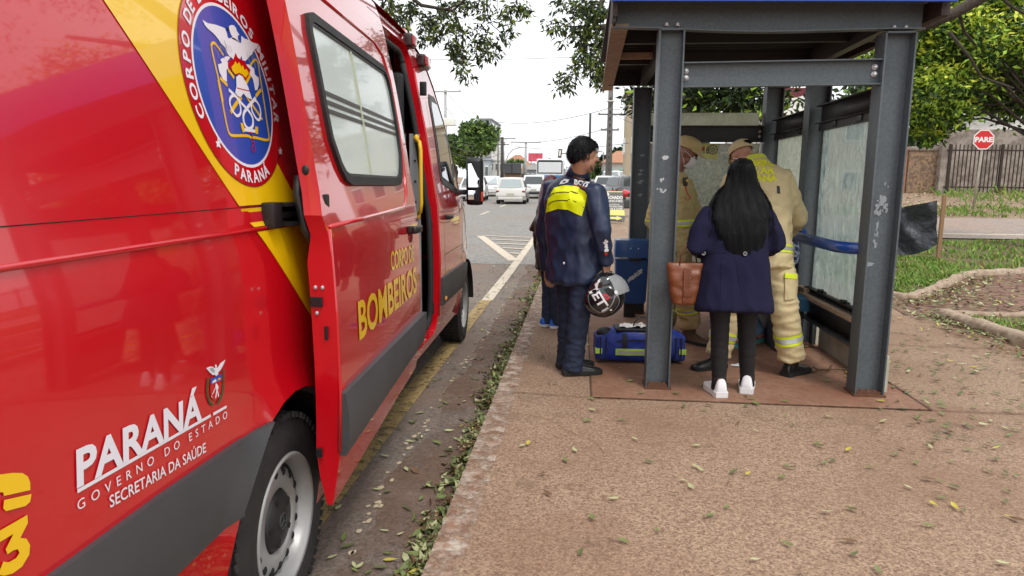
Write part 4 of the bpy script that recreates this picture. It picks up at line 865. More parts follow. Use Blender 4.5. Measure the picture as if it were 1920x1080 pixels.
for k in range(26): blob(bm, fR, -.0 + random.uniform(-.035, .035), 1.30 + random.uniform(-.06, .06), random.uniform(.004, .014), random.uniform(.006, .02))
for k in range(12): blob(bm, fR, -.02 + random.uniform(-.01, .01), 1.12 + random.uniform(-.10, .08), random.uniform(.003, .009), random.uniform(.008, .02))
blob(bm, fR, -.045, .905, .032, .014); blob(bm, fR, .01, 1.44, .005, .012); blob(bm, fR, .03, 1.42, .004, .008)
obj('paint_chips', bm, M('scuffed_paint', (.30, .33, .35), .7), pr)
bm = NB(); fRL = lambda u, v: Vector((RL[0] + u, RL[1] - .0065, v))
for cx, cy in ((.02, 1.72), (.01, 1.56), (.0, 1.52), (.02, 1.45), (.0, 1.43), (.01, 1.30)): blob(bm, fRL, cx, cy, .022, .014)
obj('paint_chips', bm, bpy.data.materials['scuffed_paint'], sh)
# channel beams along x (front face open towards the camera)
def beam_x(x0, x1, y, z0, z1, mat=IRON, dp=.05, sag=0, tilt=0, nm='beam'):
    bm = NB(); N = 16
    def zz(t, z): return z + tilt * t - sag * math.sin(math.pi * min(1, t * 1.05)) ** 2
    for (ya, yb, za, zb, sg) in ((y, y + .008, z0, z1, 1), (y - dp, y, z0, z0 + .008, 1), (y - dp, y, z1 - .008, z1, .3)):
        pr_ = None
        for k in range(N + 1):
            t = k / N; x = x0 + (x1 - x0) * t
            zb0 = zz(t, za) if sg == 1 else za + tilt * t; zt0 = (zz(t, zb) if (zb < z1 - .02) else zb + tilt * t) if sg == 1 else zb + tilt * t
            q = [bm.verts.new(p) for p in ((x, ya, zb0), (x, yb, zb0), (x, yb, zt0), (x, ya, zt0))]
            if pr_:
                for i in range(4): bm.faces.new((pr_[i], pr_[(i + 1) % 4], q[(i + 1) % 4], q[i]))
            else: bm.faces.new(q[::-1])
            pr_ = q
        bm.faces.new(pr_)
    return obj(nm, bm, mat, sh, auto=30)
def bolts(parent, pts, d=(0, -1, 0), r=.014):
    for p in pts:
        bm = NB(); p = Vector(p); d_ = Vector(d)
        tube(bm, [p, p + d_ * .006], r * 1.3, 12); ell(bm, p + d_ * .012, (r, r, r), n=8); obj('bolt', bm, BOLT, parent, True)
b1 = beam_x(.18, 2.125, 4.80, 2.435, 2.60, sag=.022, tilt=-.035, dp=.06)
bolts(b1, [(x, 4.775, 2.44 + dz) for x, dz in ((.53, .005), (.60, .004), (1.95, -.03), (2.02, -.032))], d=(0, 0, 1), r=.012)
b2 = beam_x(PL[0] + .085, PR[0] - .095, 4.80, 2.055, 2.215, tilt=.012)
bolts(b2, [(PL[0] + .105, 4.798, z) for z in (2.12, 2.165)] + [(PR[0] - .125, 4.798, z) for z in (2.135, 2.18)], r=.015)
b3 = beam_x(RL[0] + .09, RRt[0] - .085, 7.62, 1.86, 2.03, IROND)
bolts(b3, [(x, 7.62, z) for x in (RL[0] + .13, RRt[0] - .12) for z in (1.92, 1.97)], r=.012)
beam_x(.26, 2.12, 7.60, 2.44, 2.60, IROND)
def beam_y(x, y0, y1, z0, z1, dp=.05, mat=IROND, nm='side_beam'):
    bm = NB(); box(bm, (x, (y0 + y1) / 2, (z0 + z1) / 2), (.008, y1 - y0, z1 - z0))
    for z in (z0 + .004, z1 - .004): box(bm, (x - dp / 2, (y0 + y1) / 2, z), (dp, y1 - y0, .008))
    return obj(nm, bm, mat, sh, auto=30)
for y0, y1 in ((4.91, 6.165), (6.335, 7.535)):
    q = beam_y(2.0, y0, y1, 1.93, 2.08); beam_y(2.0, y0, y1, .30, .47, dp=.09)
    bm = NB(); box(bm, (1.955, (y0 + y1) / 2, .49), (.10, y1 - y0, .03), bev=.005); obj('sill_board', bm, BOARD, sh)
    bm = NB()
    for t in (.3, .7):
        yy = y0 + (y1 - y0) * t; box(bm, (1.985, yy, 1.905), (.03, .09, .05), bev=.006); box(bm, (1.985, yy, .555), (.03, .12, .03), bev=.006)
        tube(bm, [(1.985, yy - .02, .57), (1.94, yy - .02, .575)], .014, 8)
    obj('glass_clips', bm, BLK, sh, True)
    beam_y(2.0, y0, y1, .505, .555, dp=.04, nm='glass_rail'); bm = NB(); box(bm, (2.0, (y0 + y1) / 2, 1.90), (.04, y1 - y0, .05)); obj('glass_rail', bm, IROND, sh)
    bm = NB(); box(bm, (2.14, (y0 + y1) / 2, .13), (.02, y1 - y0 + .1, .26)); obj('kick_board', bm, M('dirty_white_board', (.5, .5, .42), .7, noise=(9, .6, (.3, .3, .2)), bump=(30, .2)) if 'dirty_white_board' not in bpy.data.materials else bpy.data.materials['dirty_white_board'], sh)
for x in (.62, 1.985):
    bm = NB(); box(bm, (x, 6.2, 2.515), (.07, 2.7, .15)); obj('roof_rafter', bm, IROND, sh)
# glass with dirt, scratches and wiped arcs
def dirty_glass(name, col, col2, lo, hi, sc_=(3, 3, 3), dist=2.5, alpha=(.35, .9)):
    m = bpy.data.materials.new(name); m.use_nodes = True; nt = m.node_tree; b = nt.nodes['Principled BSDF']; L = nt.links
    tc = nt.nodes.new('ShaderNodeTexCoord'); mp = nt.nodes.new('ShaderNodeMapping'); mp.inputs['Scale'].default_value = sc_; L.new(tc.outputs['Object'], mp.inputs[0])
    n = nt.nodes.new('ShaderNodeTexNoise'); n.inputs['Scale'].default_value = 2.2; n.inputs['Detail'].default_value = 9; n.inputs['Roughness'].default_value = .7; n.inputs['Distortion'].default_value = dist; L.new(mp.outputs[0], n.inputs['Vector'])
    r = nt.nodes.new('ShaderNodeMapRange'); r.inputs[1].default_value = lo; r.inputs[2].default_value = hi; L.new(n.outputs[0], r.inputs[0])
    c = nt.nodes.new('ShaderNodeMix'); c.data_type = 'RGBA'; c.inputs[6].default_value = (*col, 1); c.inputs[7].default_value = (*col2, 1); L.new(r.outputs[0], c.inputs[0]); L.new(c.outputs[2], b.inputs['Base Color'])
    a = nt.nodes.new('ShaderNodeMapRange'); a.inputs[3].default_value = alpha[0]; a.inputs[4].default_value = alpha[1]; L.new(r.outputs[0], a.inputs[0]); L.new(a.outputs[0], b.inputs['Alpha'])
    b.inputs['Roughness'].default_value = .15; b.inputs['Coat Weight'].default_value = .5
    L.remove(b.inputs['Alpha'].links[0]); tr_ = nt.nodes.new('ShaderNodeBsdfTranslucent'); L.new(c.outputs[2], tr_.inputs[0]); m1_ = nt.nodes.new('ShaderNodeMixShader'); m1_.inputs[0].default_value = .6
    L.new(b.outputs[0], m1_.inputs[1]); L.new(tr_.outputs[0], m1_.inputs[2]); tp_ = nt.nodes.new('ShaderNodeBsdfTransparent'); m2_ = nt.nodes.new('ShaderNodeMixShader'); L.new(a.outputs[0], m2_.inputs[0]); L.new(tp_.outputs[0], m2_.inputs[1]); L.new(m1_.outputs[0], m2_.inputs[2]); L.new(m2_.outputs[0], nt.nodes['Material Output'].inputs[0])
    return m
G1 = dirty_glass('dirty_glass', (.22, .34, .36), (.80, .86, .80), .36, .66, (1, 2.4, .8), 4.5, (.40, .92))
G2 = dirty_glass('posted_glass', (.62, .68, .60), (.82, .85, .76), .42, .60, (5, 5, 5), 1, (.80, .97))
G3 = dirty_glass('scratched_glass', (.34, .37, .33), (.72, .74, .64), .36, .66, (16, 16, 11), .8, (.85, .98))
for y0, y1, mt in ((4.98, 6.12, G1), (6.40, 7.46, G2)):
    bm = NB(); box(bm, (2.012, (y0 + y1) / 2, 1.22), (.008, y1 - y0, 1.33)); obj('glass_panel', bm, mt, sh)
bm = NB(); box(bm, (1.28, 7.655, 1.15), (1.18, .008, 1.40)); gp = obj('glass_panel', bm, G3, sh)
PGRAY = M('poster_light', (.62, .64, .55), .5, noise=(14, .7, (.42, .45, .40))); PYEL = M('poster_yellow', (.72, .70, .22), .5); PDK = M('poster_ink', (.16, .16, .16), .5); PWH = M('poster_white', (.78, .78, .72), .5)
fP = lambda u, v, o=0: Vector((u, 7.65 - o, v))
bm = NB(); sheet(bm, [(.70, .47), (.84, .47), (.84, 1.84), (.70, 1.84)], [], fP, .5, .002); obj('poster', bm, PGRAY, gp)
bm = NB(); sheet(bm, [(1.28, 1.70), (1.44, 1.68), (1.44, 1.845), (1.28, 1.845)], [], fP, .5, .002); obj('poster', bm, PYEL, gp)
bm = NB(); sheet(bm, circ(1.39, 1.785, .052, 24), [circ(1.39, 1.785, .042, 24)], fP, .5, .004)
for k in range(8):
    a = k * math.pi / 4; P_ = stroke([(1.39 + .008 * math.cos(a), 1.785 + .008 * math.sin(a)), (1.39 + .042 * math.cos(a), 1.785 + .042 * math.sin(a))], .008); bm.faces.new([bm.verts.new(fP(p.x, p.y, .005)) for p in P_[0] + P_[1][::-1]])
put_text(bm, '16', fP, (1.29, 1.745), (1.35, 1.745), .075, .004, bold=.03); obj('poster_print', bm, PDK, gp)
bm = NB(); sheet(bm, [(1.46, 1.79), (1.78, 1.79), (1.78, 1.845), (1.46, 1.845)], [], fP, .5, .002); sheet(bm, [(1.47, 1.74), (1.66, 1.76), (1.66, 1.775), (1.47, 1.76)], [], fP, .5, .002); obj('poster', bm, PWH, gp)
# white board above the far end, outside
bm = NB(); box(bm, (1.27, 7.72, 2.105), (1.18, .03, .135), bev=.006); obj('header_board', bm, dirty_glass('cream_panel', (.70, .72, .60), (.80, .82, .70), .4, .6, (6, 6, 6), .5, (.97, 1)), sh)
# roof: ribbed sheet, side boards, blue fascia
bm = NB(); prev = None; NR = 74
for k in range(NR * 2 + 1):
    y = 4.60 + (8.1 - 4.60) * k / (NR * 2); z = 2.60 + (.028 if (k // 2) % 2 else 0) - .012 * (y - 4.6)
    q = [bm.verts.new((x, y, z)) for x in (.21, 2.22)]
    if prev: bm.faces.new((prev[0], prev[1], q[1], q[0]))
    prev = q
for f in bm.faces: f.material_index = 1 if f.calc_center_median().y > 5.05 else 0  # shade under the roof painted in: sheet turns near-black behind its front strip
obj('roof_sheet', bm, [ROOFU, M('ceiling_shade', (.02, .018, .017), .8)], sh)
bm = NB(); box(bm, (1.21, 6.35, 2.78), (2.06, 3.52, .03)); obj('roof_top', bm, ROOFS, sh)
bm = NB(); V_ = []
for y in frange(4.66, 8.05, .026): box(bm, (.186 + (y - 4.6) * .020, y, 2.62), (.02, .014, .34))
box(bm, (.222, 6.35, 2.63), (.03, 3.42, .30), rz=R(-1.1)); obj('roof_side', bm, ROOFS, sh)
bm = NB(); box(bm, (.245, 6.4, 2.455), (.115, 3.25, .018), rz=R(-.6)); obj('soffit_board', bm, BOARD, sh)
bm = NB(); box(bm, (2.19, 6.35, 2.62), (.05, 3.4, .32)); obj('roof_side', bm, ROOFS, sh)
bm = NB(); box(bm, (1.19, 4.585, 2.665), (2.06, .03, .25), bev=.004, rot=Matrix.Rotation(R(1.0), 3, 'Y')); obj('blue_fascia', bm, M('fascia_blue', (.012, .07, .45), .35, coat=.4), sh)
for y, z in ((5.55, 2.49), (6.5, 2.49)):
    bm = NB(); box(bm, (1.2, y, z + .04), (1.9, .05, .10)); obj('purlin', bm, IROND, sh)
bm = NB(); box(bm, (.43, 6.0, 2.47), (.26, .035, .05)); obj('bracket_board', bm, BOARD, sh)
# blue hand rail
bm = NB(); loft(bm, [(1.965, 4.90, 1.0), (1.86, 4.93, 1.0), (1.80, 5.05, 1.0), (1.79, 5.6, 1.0), (1.79, 6.2, 1.0), (1.82, 6.25, 1.0), (1.96, 6.25, 1.0)], [.042] * 7, n=18, rnd=False); obj('hand_rail', bm, BLUEP, sh, True)
# bench
be = thing('bench', 'blue plank bench on a black plinth inside the shelter, mostly hidden behind the responders', 'bench', (1.75, 6.76, 0))
bm = NB(); box(bm, (0, 0, .43), (.36, 1.72, .12), bev=.015); obj('seat', bm, M('bench_blue', (.03, .13, .26), .5, noise=(20, .4, (.015, .05, .1))), be)
bm = NB(); box(bm, (.05, 0, .19), (.22, 1.6, .38), bev=.01); obj('plinth', bm, M('plinth_dark', (.015, .02, .026), .5), be)
bm = NB(); box(bm, (.20, 0, .52), (.05, 1.4, .05)); obj('backing', bm, BOARD, be)
# litter bin on the rear post
bn_ = thing('litter_bin', 'worn dark blue plastic litter bin mounted in front of the far left shelter post', 'litter bin', (.545, 7.33, 0))
BBL = M('bin_blue', (.014, .075, .27), .4, noise=(7, .4, (.02, .06, .16)), coat=.2)
bm = NB(); rings = []
for z, w_, d_ in ((.17, .30, .20), (.20, .325, .22), (.62, .345, .25), (.64, .36, .26)):
    rings.append([bm.verts.new((x, y, z)) for x, y in rrect(-w_ / 2, -d_ / 2, w_ / 2, d_ / 2, .035, 4)])
for a, b in zip(rings, rings[1:]):
    for i in range(len(a)): bm.faces.new((a[i], a[(i + 1) % len(a)], b[(i + 1) % len(a)], b[i]))
bm.faces.new(rings[0][::-1]); bm.faces.new(rings[-1]); obj('bucket', bm, BBL, bn_, auto=40)
bm = NB(); rings = []
for z, w_, d_ in ((.66, .365, .265), (.80, .365, .265), (.84, .35, .25)): rings.append([bm.verts.new((x, y, z)) for x, y in rrect(-w_ / 2, -d_ / 2, w_ / 2, d_ / 2, .03, 4)])
for a, b in zip(rings, rings[1:]):
    for i in range(len(a)): bm.faces.new((a[i], a[(i + 1) % len(a)], b[(i + 1) % len(a)], b[i]))
bm.faces.new(rings[0][::-1]); bm.faces.new(rings[-1]); obj('lid', bm, BBL, bn_, auto=40)
bm = NB(); box(bm, (.04, -.135, .645), (.12, .02, .03), bev=.006); obj('latch', bm, BLK, bn_, True)
bm = NB()
for x in (0, .08): ell(bm, (x - .02, -.133, .755), (.008, .006, .008), n=8)
obj('rivets', bm, BOLT, bn_, True)
bm = NB(); rb = random.Random(2)
for k in range(36): u = rb.uniform(-1, 1); blob(bm, lambda a, b: Vector((a, -.1285 + .03 * (.64 - b) , b)), .03 + u * .07, .47 + .055 * u + rb.uniform(-.022, .022), rb.uniform(.005, .015), rb.uniform(.004, .011), rr=rb)
obj('scuff', bm, CHIP, bn_)
bm = NB(); box(bm, (.0, .05, .085), (.12, .10, .17)); obj('bracket', bm, BLK, bn_)

# ------------------------------------------------------------------ remesh helper
def fuse(name, bm, mats, parent, voxel=.01, smooth=3, wr=None, loc=None, sub=0):
    """weld overlapping closed shapes of bm into one continuous surface; wr(p, n) -> displacement"""
    me = bpy.data.meshes.new('tmp'); bmesh.ops.recalc_face_normals(bm, faces=bm.faces); bm.to_mesh(me); bm.free()
    o = bpy.data.objects.new('tmp', me); C.objects.link(o)
    m = o.modifiers.new('r', 'REMESH'); m.mode = 'VOXEL'; m.voxel_size = voxel; m.adaptivity = 0
    if smooth: s = o.modifiers.new('s', 'SMOOTH'); s.factor = .6; s.iterations = smooth
    dg = bpy.context.evaluated_depsgraph_get(); m2 = bpy.data.meshes.new_from_object(o.evaluated_get(dg)); m2.name = name
    bpy.data.objects.remove(o); bpy.data.meshes.remove(me)
    if wr:
        ns = [v.normal.copy() for v in m2.vertices]
        for v, n in zip(m2.vertices, ns): v.co += n * wr(v.co, n)
    m2.materials.clear()
    return link(name, m2, mats, parent, True)
def bvh_of(o): return BVHTree.FromPolygons([v.co for v in o.data.vertices], [tuple(p.vertices) for p in o.data.polygons])
def wrinkle(amp, scl=(9, 9, 22), seed=0, big=.0):
    sv = Vector((seed * 7.3, seed * 3.1, seed))
    def f(p, n):
        q = Vector((p.x * scl[0], p.y * scl[1], p.z * scl[2])) + sv
        a = noise.noise(q); b = noise.noise(q * 2.1 + Vector((5, 1, 2)))
        return amp * ((1 - abs(a) * 2.4) * .8 + b * .45) + big * noise.noise(p * 5 + sv)
    return f
def proj_map(bvh, o, ux, uy, d, lift=.004):
    """map (u, v) on a plane at o spanned by ux, uy, cast along d onto the surface"""
    def fm(u, v, off=0):
        p = o + ux * u + uy * v; h = bvh.ray_cast(p, d)
        return (h[0] - d * (lift + off)) if h[0] is not None and h[3] < 1.2 else Vector((0, 0, 9999))
    return fm
def band(name, bvh, p0, p1, r, mat, parent, width=.05, lift=.004, n=40, a0=0, a1=360, segs=2, ref=None, label=None, flare=0):
    """fabric band wrapped on a limb around axis p0-p1, centred at p0"""
    p0, p1 = Vector(p0), Vector(p1); t = (p1 - p0).normalized(); x, y = frame(t, ref); bm = NB(); rows = []
    for k in range(segs + 1):
        c = p0 + t * width * (k / segs - .5); row = []
        for j in range(n + 1):
            a = R(a0 + (a1 - a0) * j / n); d = x * math.cos(a) + y * math.sin(a); h = bvh.ray_cast(c + d * r, -d)
            row.append(bm.verts.new((h[0] + d * lift) if h[0] is not None and h[3] < r else c + d * (r * .6)))
        rows.append(row)
    for a, b in zip(rows, rows[1:]):
        for j in range(n): bm.faces.new((a[j], a[j + 1], b[j + 1], b[j]))
    return obj(name, bm, mat, parent, True)

# ------------------------------------------------------------------ people
SKIN = M('skin_light', (.50, .26, .17), .5, noise=(30, .3, (.42, .18, .12))); SKIN.node_tree.nodes['Principled BSDF'].inputs['Subsurface Weight'].default_value = .05
SKIN2 = M('skin_brown', (.27, .125, .08), .5)
HAIRB = M('hair_black', (.004, .004, .005), .5, spec=.12)
HAIRR = M('hair_red', (.10, .006, .012), .4)
V = Vector
def hand(bm, wr, d, nrm, curl=.6, sgn=1, L=.185):
    """palm and five fingers; d = direction from the wrist, nrm = palm normal, thumb on side sgn"""
    d = d.normalized(); nrm = (nrm - d * nrm.dot(d)).normalized(); sd = d.cross(nrm) * sgn
    loft(bm, [wr - d * .02, wr + d * .03, wr + d * .085], [(.026, .019), (.038, .016), (.040, .013)], n=12, ref=sd)
    for k, ln in enumerate((.07, .08, .075, .06)):
        b = wr + d * .085 + sd * (.030 - .020 * k); p = [b]; dd = d.copy()
        for q, f in enumerate((.45, .32, .25)):
            dd = (dd + nrm * curl * (.35 + .3 * q)).normalized(); p.append(p[-1] + dd * ln * f)
        loft(bm, p, [.0095, .009, .0085, .0075], n=8)
    b = wr + d * .03 + sd * .034; dd = (d * .6 + sd * .6 + nrm * .4).normalized(); p = [b, b + dd * .035, b + dd * .035 + (dd + nrm * curl * .6 + d * .3).normalized() * .03]
    loft(bm, p, [.012, .0105, .009], n=8)
def head_geo(bm, c, f, up=None, s=1.0, ears=True):
    f = f.normalized(); up = up or V((0, 0, 1)); up = (up - f * up.dot(f)).normalized(); r = f.cross(up)
    A = (r, f, up); P = lambda a, b, d: c + (r * a + f * b + up * d) * s
    ell(bm, P(0, -.008, .025), (.074 * s, .095 * s, .092 * s), A, 22)
    ell(bm, P(0, .02, -.045), (.060 * s, .066 * s, .062 * s), A, 18)
    ell(bm, P(0, .052, -.085), (.034 * s, .034 * s, .026 * s), A, 14)
    loft(bm, [P(0, .086, .022), P(0, .098, -.008), P(0, .108, -.022)], [.008 * s, .010 * s, .012 * s], n=8)
    for q in (-1, 1):
        ell(bm, P(.011 * q, .096, -.024), (.010 * s, .010 * s, .008 * s), A, 8)
        ell(bm, P(.028 * q, .072, .026), (.022 * s, .018 * s, .010 * s), A, 10)
        ell(bm, P(.032 * q, .070, -.022), (.022 * s, .018 * s, .020 * s), A, 10)
        if ears:
            loft(bm, [P(.074 * q, -.012, .012), P(.082 * q, -.018, .004), P(.080 * q, -.012, -.018), P(.072 * q, -.002, -.028)], [(.012 * s, .006 * s), (.016 * s, .006 * s), (.011 * s, .006 * s), (.007 * s, .005 * s)], n=8, ref=f)
    ell(bm, P(0, .086, -.050), (.022 * s, .010 * s, .006 * s), A, 10); ell(bm, P(0, .084, -.060), (.018 * s, .010 * s, .006 * s), A, 10)
    return P, A
def eyes(c, f, parent, root, s=1.0, up=None):
    f = f.normalized(); up = up or V((0, 0, 1)); up = (up - f * up.dot(f)).normalized(); r = f.cross(up); EW = bpy.data.materials.get('eye_white') or M('eye_white', (.7, .68, .64), .2); ED = bpy.data.materials.get('eye_dark') or M('eye_dark', (.02, .01, .005), .1)
    for q in (-1, 1):
        e = c + (r * .031 * q + f * .077 + up * .006) * s - root; bm = NB(); ell(bm, e, (.0125, .0125, .0115), (r, f, up), 12); ell(bm, e + f * .008, (.0062, .0062, .0062), (r, f, up), 8, mi=1); obj('eye', bm, [EW, ED], parent, True)
        bm = NB(); loft(bm, [e + up * .018 - r * .018 * q + f * .002, e + up * .021 + f * .008, e + up * .016 + r * .02 * q], [.004, .005, .003], n=6); obj('eyebrow', bm, HAIRB, parent, True)
def shoe(name, parent, root, ank, toe, mats, L=.29, W=.10, boot=.0, sole=.03, top=.11, nm2='sole'):
    d = V((toe.x - ank.x, toe.y - ank.y, 0)).normalized(); s = V((d.y, -d.x, 0)); g = V((ank.x, ank.y, gh(ank.x, ank.y) + .006)) - root; h = g - d * .075
    P = lambda a, b, z: h + d * a * L + s * b + V((0, 0, z))
    bm = NB(); secs = ((0, .33, .07), (.08, .40, top), (.25, .38, top * .95), (.42, .40, top * .72), (.62, .47, .068), (.82, .46, .055), (.95, .34, .042), (1, .18, .032)); prev = None
    for t, w_, z in secs:
        ring = [bm.verts.new(P(t, W * w_ * math.cos(a) * (1 if math.sin(a) < .3 else .82), sole * .6 + (z - sole * .6) * max(0, math.sin(a)) ** .5)) for a in [math.pi * k / 10 for k in range(11)]]
        if prev:
            for k in range(10): bm.faces.new((prev[k], prev[k + 1], ring[k + 1], ring[k]))
            bm.faces.new((prev[10], prev[0], ring[0], ring[10]))
        else: bm.faces.new(ring[::-1])
        prev = ring
    bm.faces.new(prev)
    if boot: loft(bm, [P(.24, 0, .06), ank - root + V((0, 0, boot))], [(W * .46, W * .5), (W * .48, W * .5)], n=14, rnd=False)
    bmesh.ops.subdivide_edges(bm, edges=bm.edges, cuts=1, use_grid_fill=True, smooth=.3)
    o = obj(name, bm, mats[0], parent, auto=60)
    bm = NB(); out = [(t, W * w_ * 1.08) for t, w_, _ in secs]; pl_ = [(t, b) for t, b in out] + [(t, -b) for t, b in reversed(out)]
    prism(bm, pl_, lambda u, v, dd: P(u * 1.02 - .01, v, dd), 0, sole); obj(nm2, bm, mats[1], o, auto=50)
    if len(mats) > 2:
        bm = NB()
        for k in range(4): box(bm, P(.40 + .07 * k, 0, top * .80 - .012 * k * 1.3), (.052, .008, .008), rz=math.atan2(s.y, s.x), bev=.002)
        obj('laces', bm, mats[2], o)
    return o
def skin_body(root, J, parent, mat, curl=(.6, .6), palm=(None, None), hs=1.0, hup=None):
    """continuous figure: head, neck, torso, arms, hands, legs"""
    bm = NB(); g = lambda k: J[k] - root
    P, A = head_geo(bm, g('head'), J['hf'], up=hup, s=hs)
    loft(bm, [P(0, -.018, -.05), g('neck')], [(.052 * hs, .056 * hs), (.060, .060)], n=14)
    sd = (g('shR') - g('shL')); ch = (g('shR') + g('shL')) / 2; pe = (g('hipR') + g('hipL')) / 2
    loft(bm, [pe, pe.lerp(ch, .35), pe.lerp(ch, .75), ch, g('neck')], [(.14, .10), (.125, .09), (.145, .10), (.13, .075), (.06, .055)], n=18, ref=sd)
    for q, i in (('R', 0), ('L', 1)):
        loft(bm, [ch.lerp(g('sh' + q), .4), g('sh' + q), g('el' + q), g('wr' + q)], [.05, .05, .038, .026], n=12)
        d = g('wr' + q) - g('el' + q); nn = palm[i] if palm[i] is not None else (pe - g('wr' + q)); dh = J.get('hd' + q, d)
        hand(bm, g('wr' + q) + dh.normalized() * .01, dh, nn, curl[i], 1 if q == 'R' else -1)
        loft(bm, [g('hip' + q), g('kn' + q), g('an' + q)], [.078, .052, .038], n=14)
        t = J['to' + q] - J['an' + q]; t.z = 0; t.normalize(); a_ = g('an' + q); loft(bm, [a_ + V((0, 0, .0)) - t * .02, V((a_.x, a_.y, .05)) + t * .05, V((a_.x, a_.y, .04)) + t * .14], [.036, .034, .022], n=10)
    return fuse('body', bm, mat, parent, .0065, 2)
def top_geo(bm, root, J, rad, lows, arm=(.075, .066, .055, .045), arms=True, sdv=None, power=.85, cuff=.03):
    """torso rings (t along pelvis -> neck) plus sleeves"""
    g = lambda k: J[k] - root; sd = sdv or (g('shR') - g('shL')); ch = (g('shR') + g('shL')) / 2; pe = (g('hipR') + g('hipL')) / 2; nk = g('neck')
    pts, rr = [], []
    for t, rx, ry in rad:
        pts.append(pe + (pe - ch) * -t if t <= 1 else ch.lerp(nk, t - 1)); rr.append((rx, ry))
    loft(bm, pts, rr, n=28, ref=sd, rnd=False, power=power)
    if arms:
        for q in 'RL':
            s, e, w_ = g('sh' + q), g('el' + q), g('wr' + q); d = (w_ - e).normalized()
            loft(bm, [ch.lerp(s, .55), s, s.lerp(e, .5), e, e.lerp(w_, .55), w_ + d * cuff], [(arm[0] * .95, arm[0] * .95), arm[0], arm[1], arm[2], (arm[2] + arm[3]) / 2, arm[3]], n=18, rnd=False)
def trousers(name, root, J, parent, mat, rad=(.10, .075, .07, .072), voxel=.012, wr=None, low=.03, hipw=.175, hipd=.13, smooth=2):
    g = lambda k: J[k] - root; bm = NB(); pe = (g('hipR') + g('hipL')) / 2; sd = g('hipR') - g('hipL')
    loft(bm, [pe + V((0, 0, .10)), pe + V((0, 0, .02)), pe - V((0, 0, .08))], [(hipw * .9, hipd * .9), (hipw, hipd), (hipw * .95, hipd * .95)], n=22, ref=sd)
    for q in 'RL':
        h, k, a = g('hip' + q), g('kn' + q), g('an' + q); e = V((a.x, a.y, max(.0, a.z) - 0)); e = a + (a - k).normalized() * low
        loft(bm, [pe.lerp(h, .7), h.lerp(k, .35), k + (h - k) * .08, k.lerp(a, .5), e], [rad[0], rad[0] * .95, rad[1], rad[2], rad[3]], n=20, rnd=False)
    return fuse(name, bm, mat, parent, voxel, smooth, wr)
def hair_cap(bm, c, f, root, s=1.0, back=.0, low=-.02):
    f = f.normalized(); up = V((0, 0, 1)); up = (up - f * up.dot(f)).normalized(); r = f.cross(up); c = c - root
    ell(bm, c + (f * -.014 + up * .034) * s, (.082 * s, .102 * s, .094 * s), (r, f, up), 24)
    return r, f, up, c
def strands(name, parent, mat, gen, n, wd=.0035, seg=6, rnd=random.Random(4)):
    vs, fs = [], []
    for i in range(n):
        P = gen(rnd)
        if not P: continue
        i0 = len(vs); m = len(P)
        for k, p in enumerate(P):
            t = (P[min(k + 1, m - 1)] - P[max(k - 1, 0)]); s = t.cross(V((rnd.uniform(-.3, .3), -1, .2))); s = s.normalized() * wd * (1 - (k / (m - 1)) ** 2 * .85) * .5 if s.length > 1e-6 else V((wd, 0, 0))
            vs += [tuple(p - s), tuple(p + s)]
        for k in range(m - 1): b = i0 + 2 * k; fs.append((b, b + 1, b + 3, b + 2))
    me = bpy.data.meshes.new(name); me.from_pydata(vs, [], fs); return link(name, me, mat, parent, smooth=True)

# ---- man with the motorcycle jacket
NAVY = M('navy_nylon', (.016, .027, .066), .42, spec=.5, bump=(26, .4, .005), noise=(5, .5, (.024, .04, .09)))
DENIM = M('dark_denim', (.010, .018, .045), .75, noise=(25, .6, (.028, .045, .09)), bump=(60, .3))
NEON = M('neon_yellow', (.80, .86, .0), .5, noise=(60, .3, (.6, .7, .0)), emis=None)
LEATH = M('black_leather', (.010, .010, .010), .3, bump=(90, .2)); SOLEB = M('black_sole', (.012, .012, .012), .7)
WPRT = M('white_print', (.75, .75, .76), .5)
J = dict(head=at(1095, 291, 5.02), hf=V((.90, .42, -.10)), neck=at(1084, 333, 5.08), shR=at(1118, 362, 4.93), shL=at(1036, 352, 5.30), elR=at(1127, 432, 4.86), wrR=at(1136, 487, 4.93), elL=at(1020, 432, 5.38), wrL=at(1026, 500, 5.42),
         hipR=at(1092, 485, 5.03), hipL=at(1062, 485, 5.20), knR=at(1087, 590, 5.01), knL=at(1066, 588, 5.20), anR=at(1074, 685, 5.03), anL=at(1062, 674, 5.22), toR=at(1120, 690, 5.08), toL=at(1110, 676, 5.30), hdR=V((.12, .1, -1)))
root = V((.0, 5.1, 0)); man = thing('person', 'young man in navy and neon yellow motorcycle jacket and jeans, holding a helmet', 'person', root)
b = skin_body(root, J, man, SKIN, curl=(.9, .5), palm=(V((-.6, .5, 0)), None), hs=1.05); eyes(J['head'], J['hf'], b, root, 1.05)
bm = NB(); top_geo(bm, root, J, [(-.36, .222, .155), (-.31, .238, .17), (-.12, .235, .165), (.1, .225, .155), (.5, .24, .16), (.85, .245, .155), (1.0, .21, .135), (1.4, .14, .11), (1.8, .09, .085), (2.1, .082, .082)], None, arm=(.078, .074, .068, .05), sdv=V((.72, -.69, 0)))
jk = fuse('jacket', bm, NAVY, man, .011, 2, wrinkle(.010, (11, 11, 7), 3, .006)); bj = bvh_of(jk)
bm = NB(); c0 = J['neck'] - root; loft(bm, [c0 + V((-.002, 0, .0)), c0 + V((.006, .002, .045)), c0 + V((.014, .004, .06))], [(.092, .086), (.082, .078), (.078, .074)], n=24, rnd=False, ref=V((1, .4, 0))); obj('collar', bm, NAVY, jk, True)
trousers('jeans', root, J, man, DENIM, (.095, .078, .074, .074), wr=wrinkle(.008, (8, 8, 22), 1), low=.035)
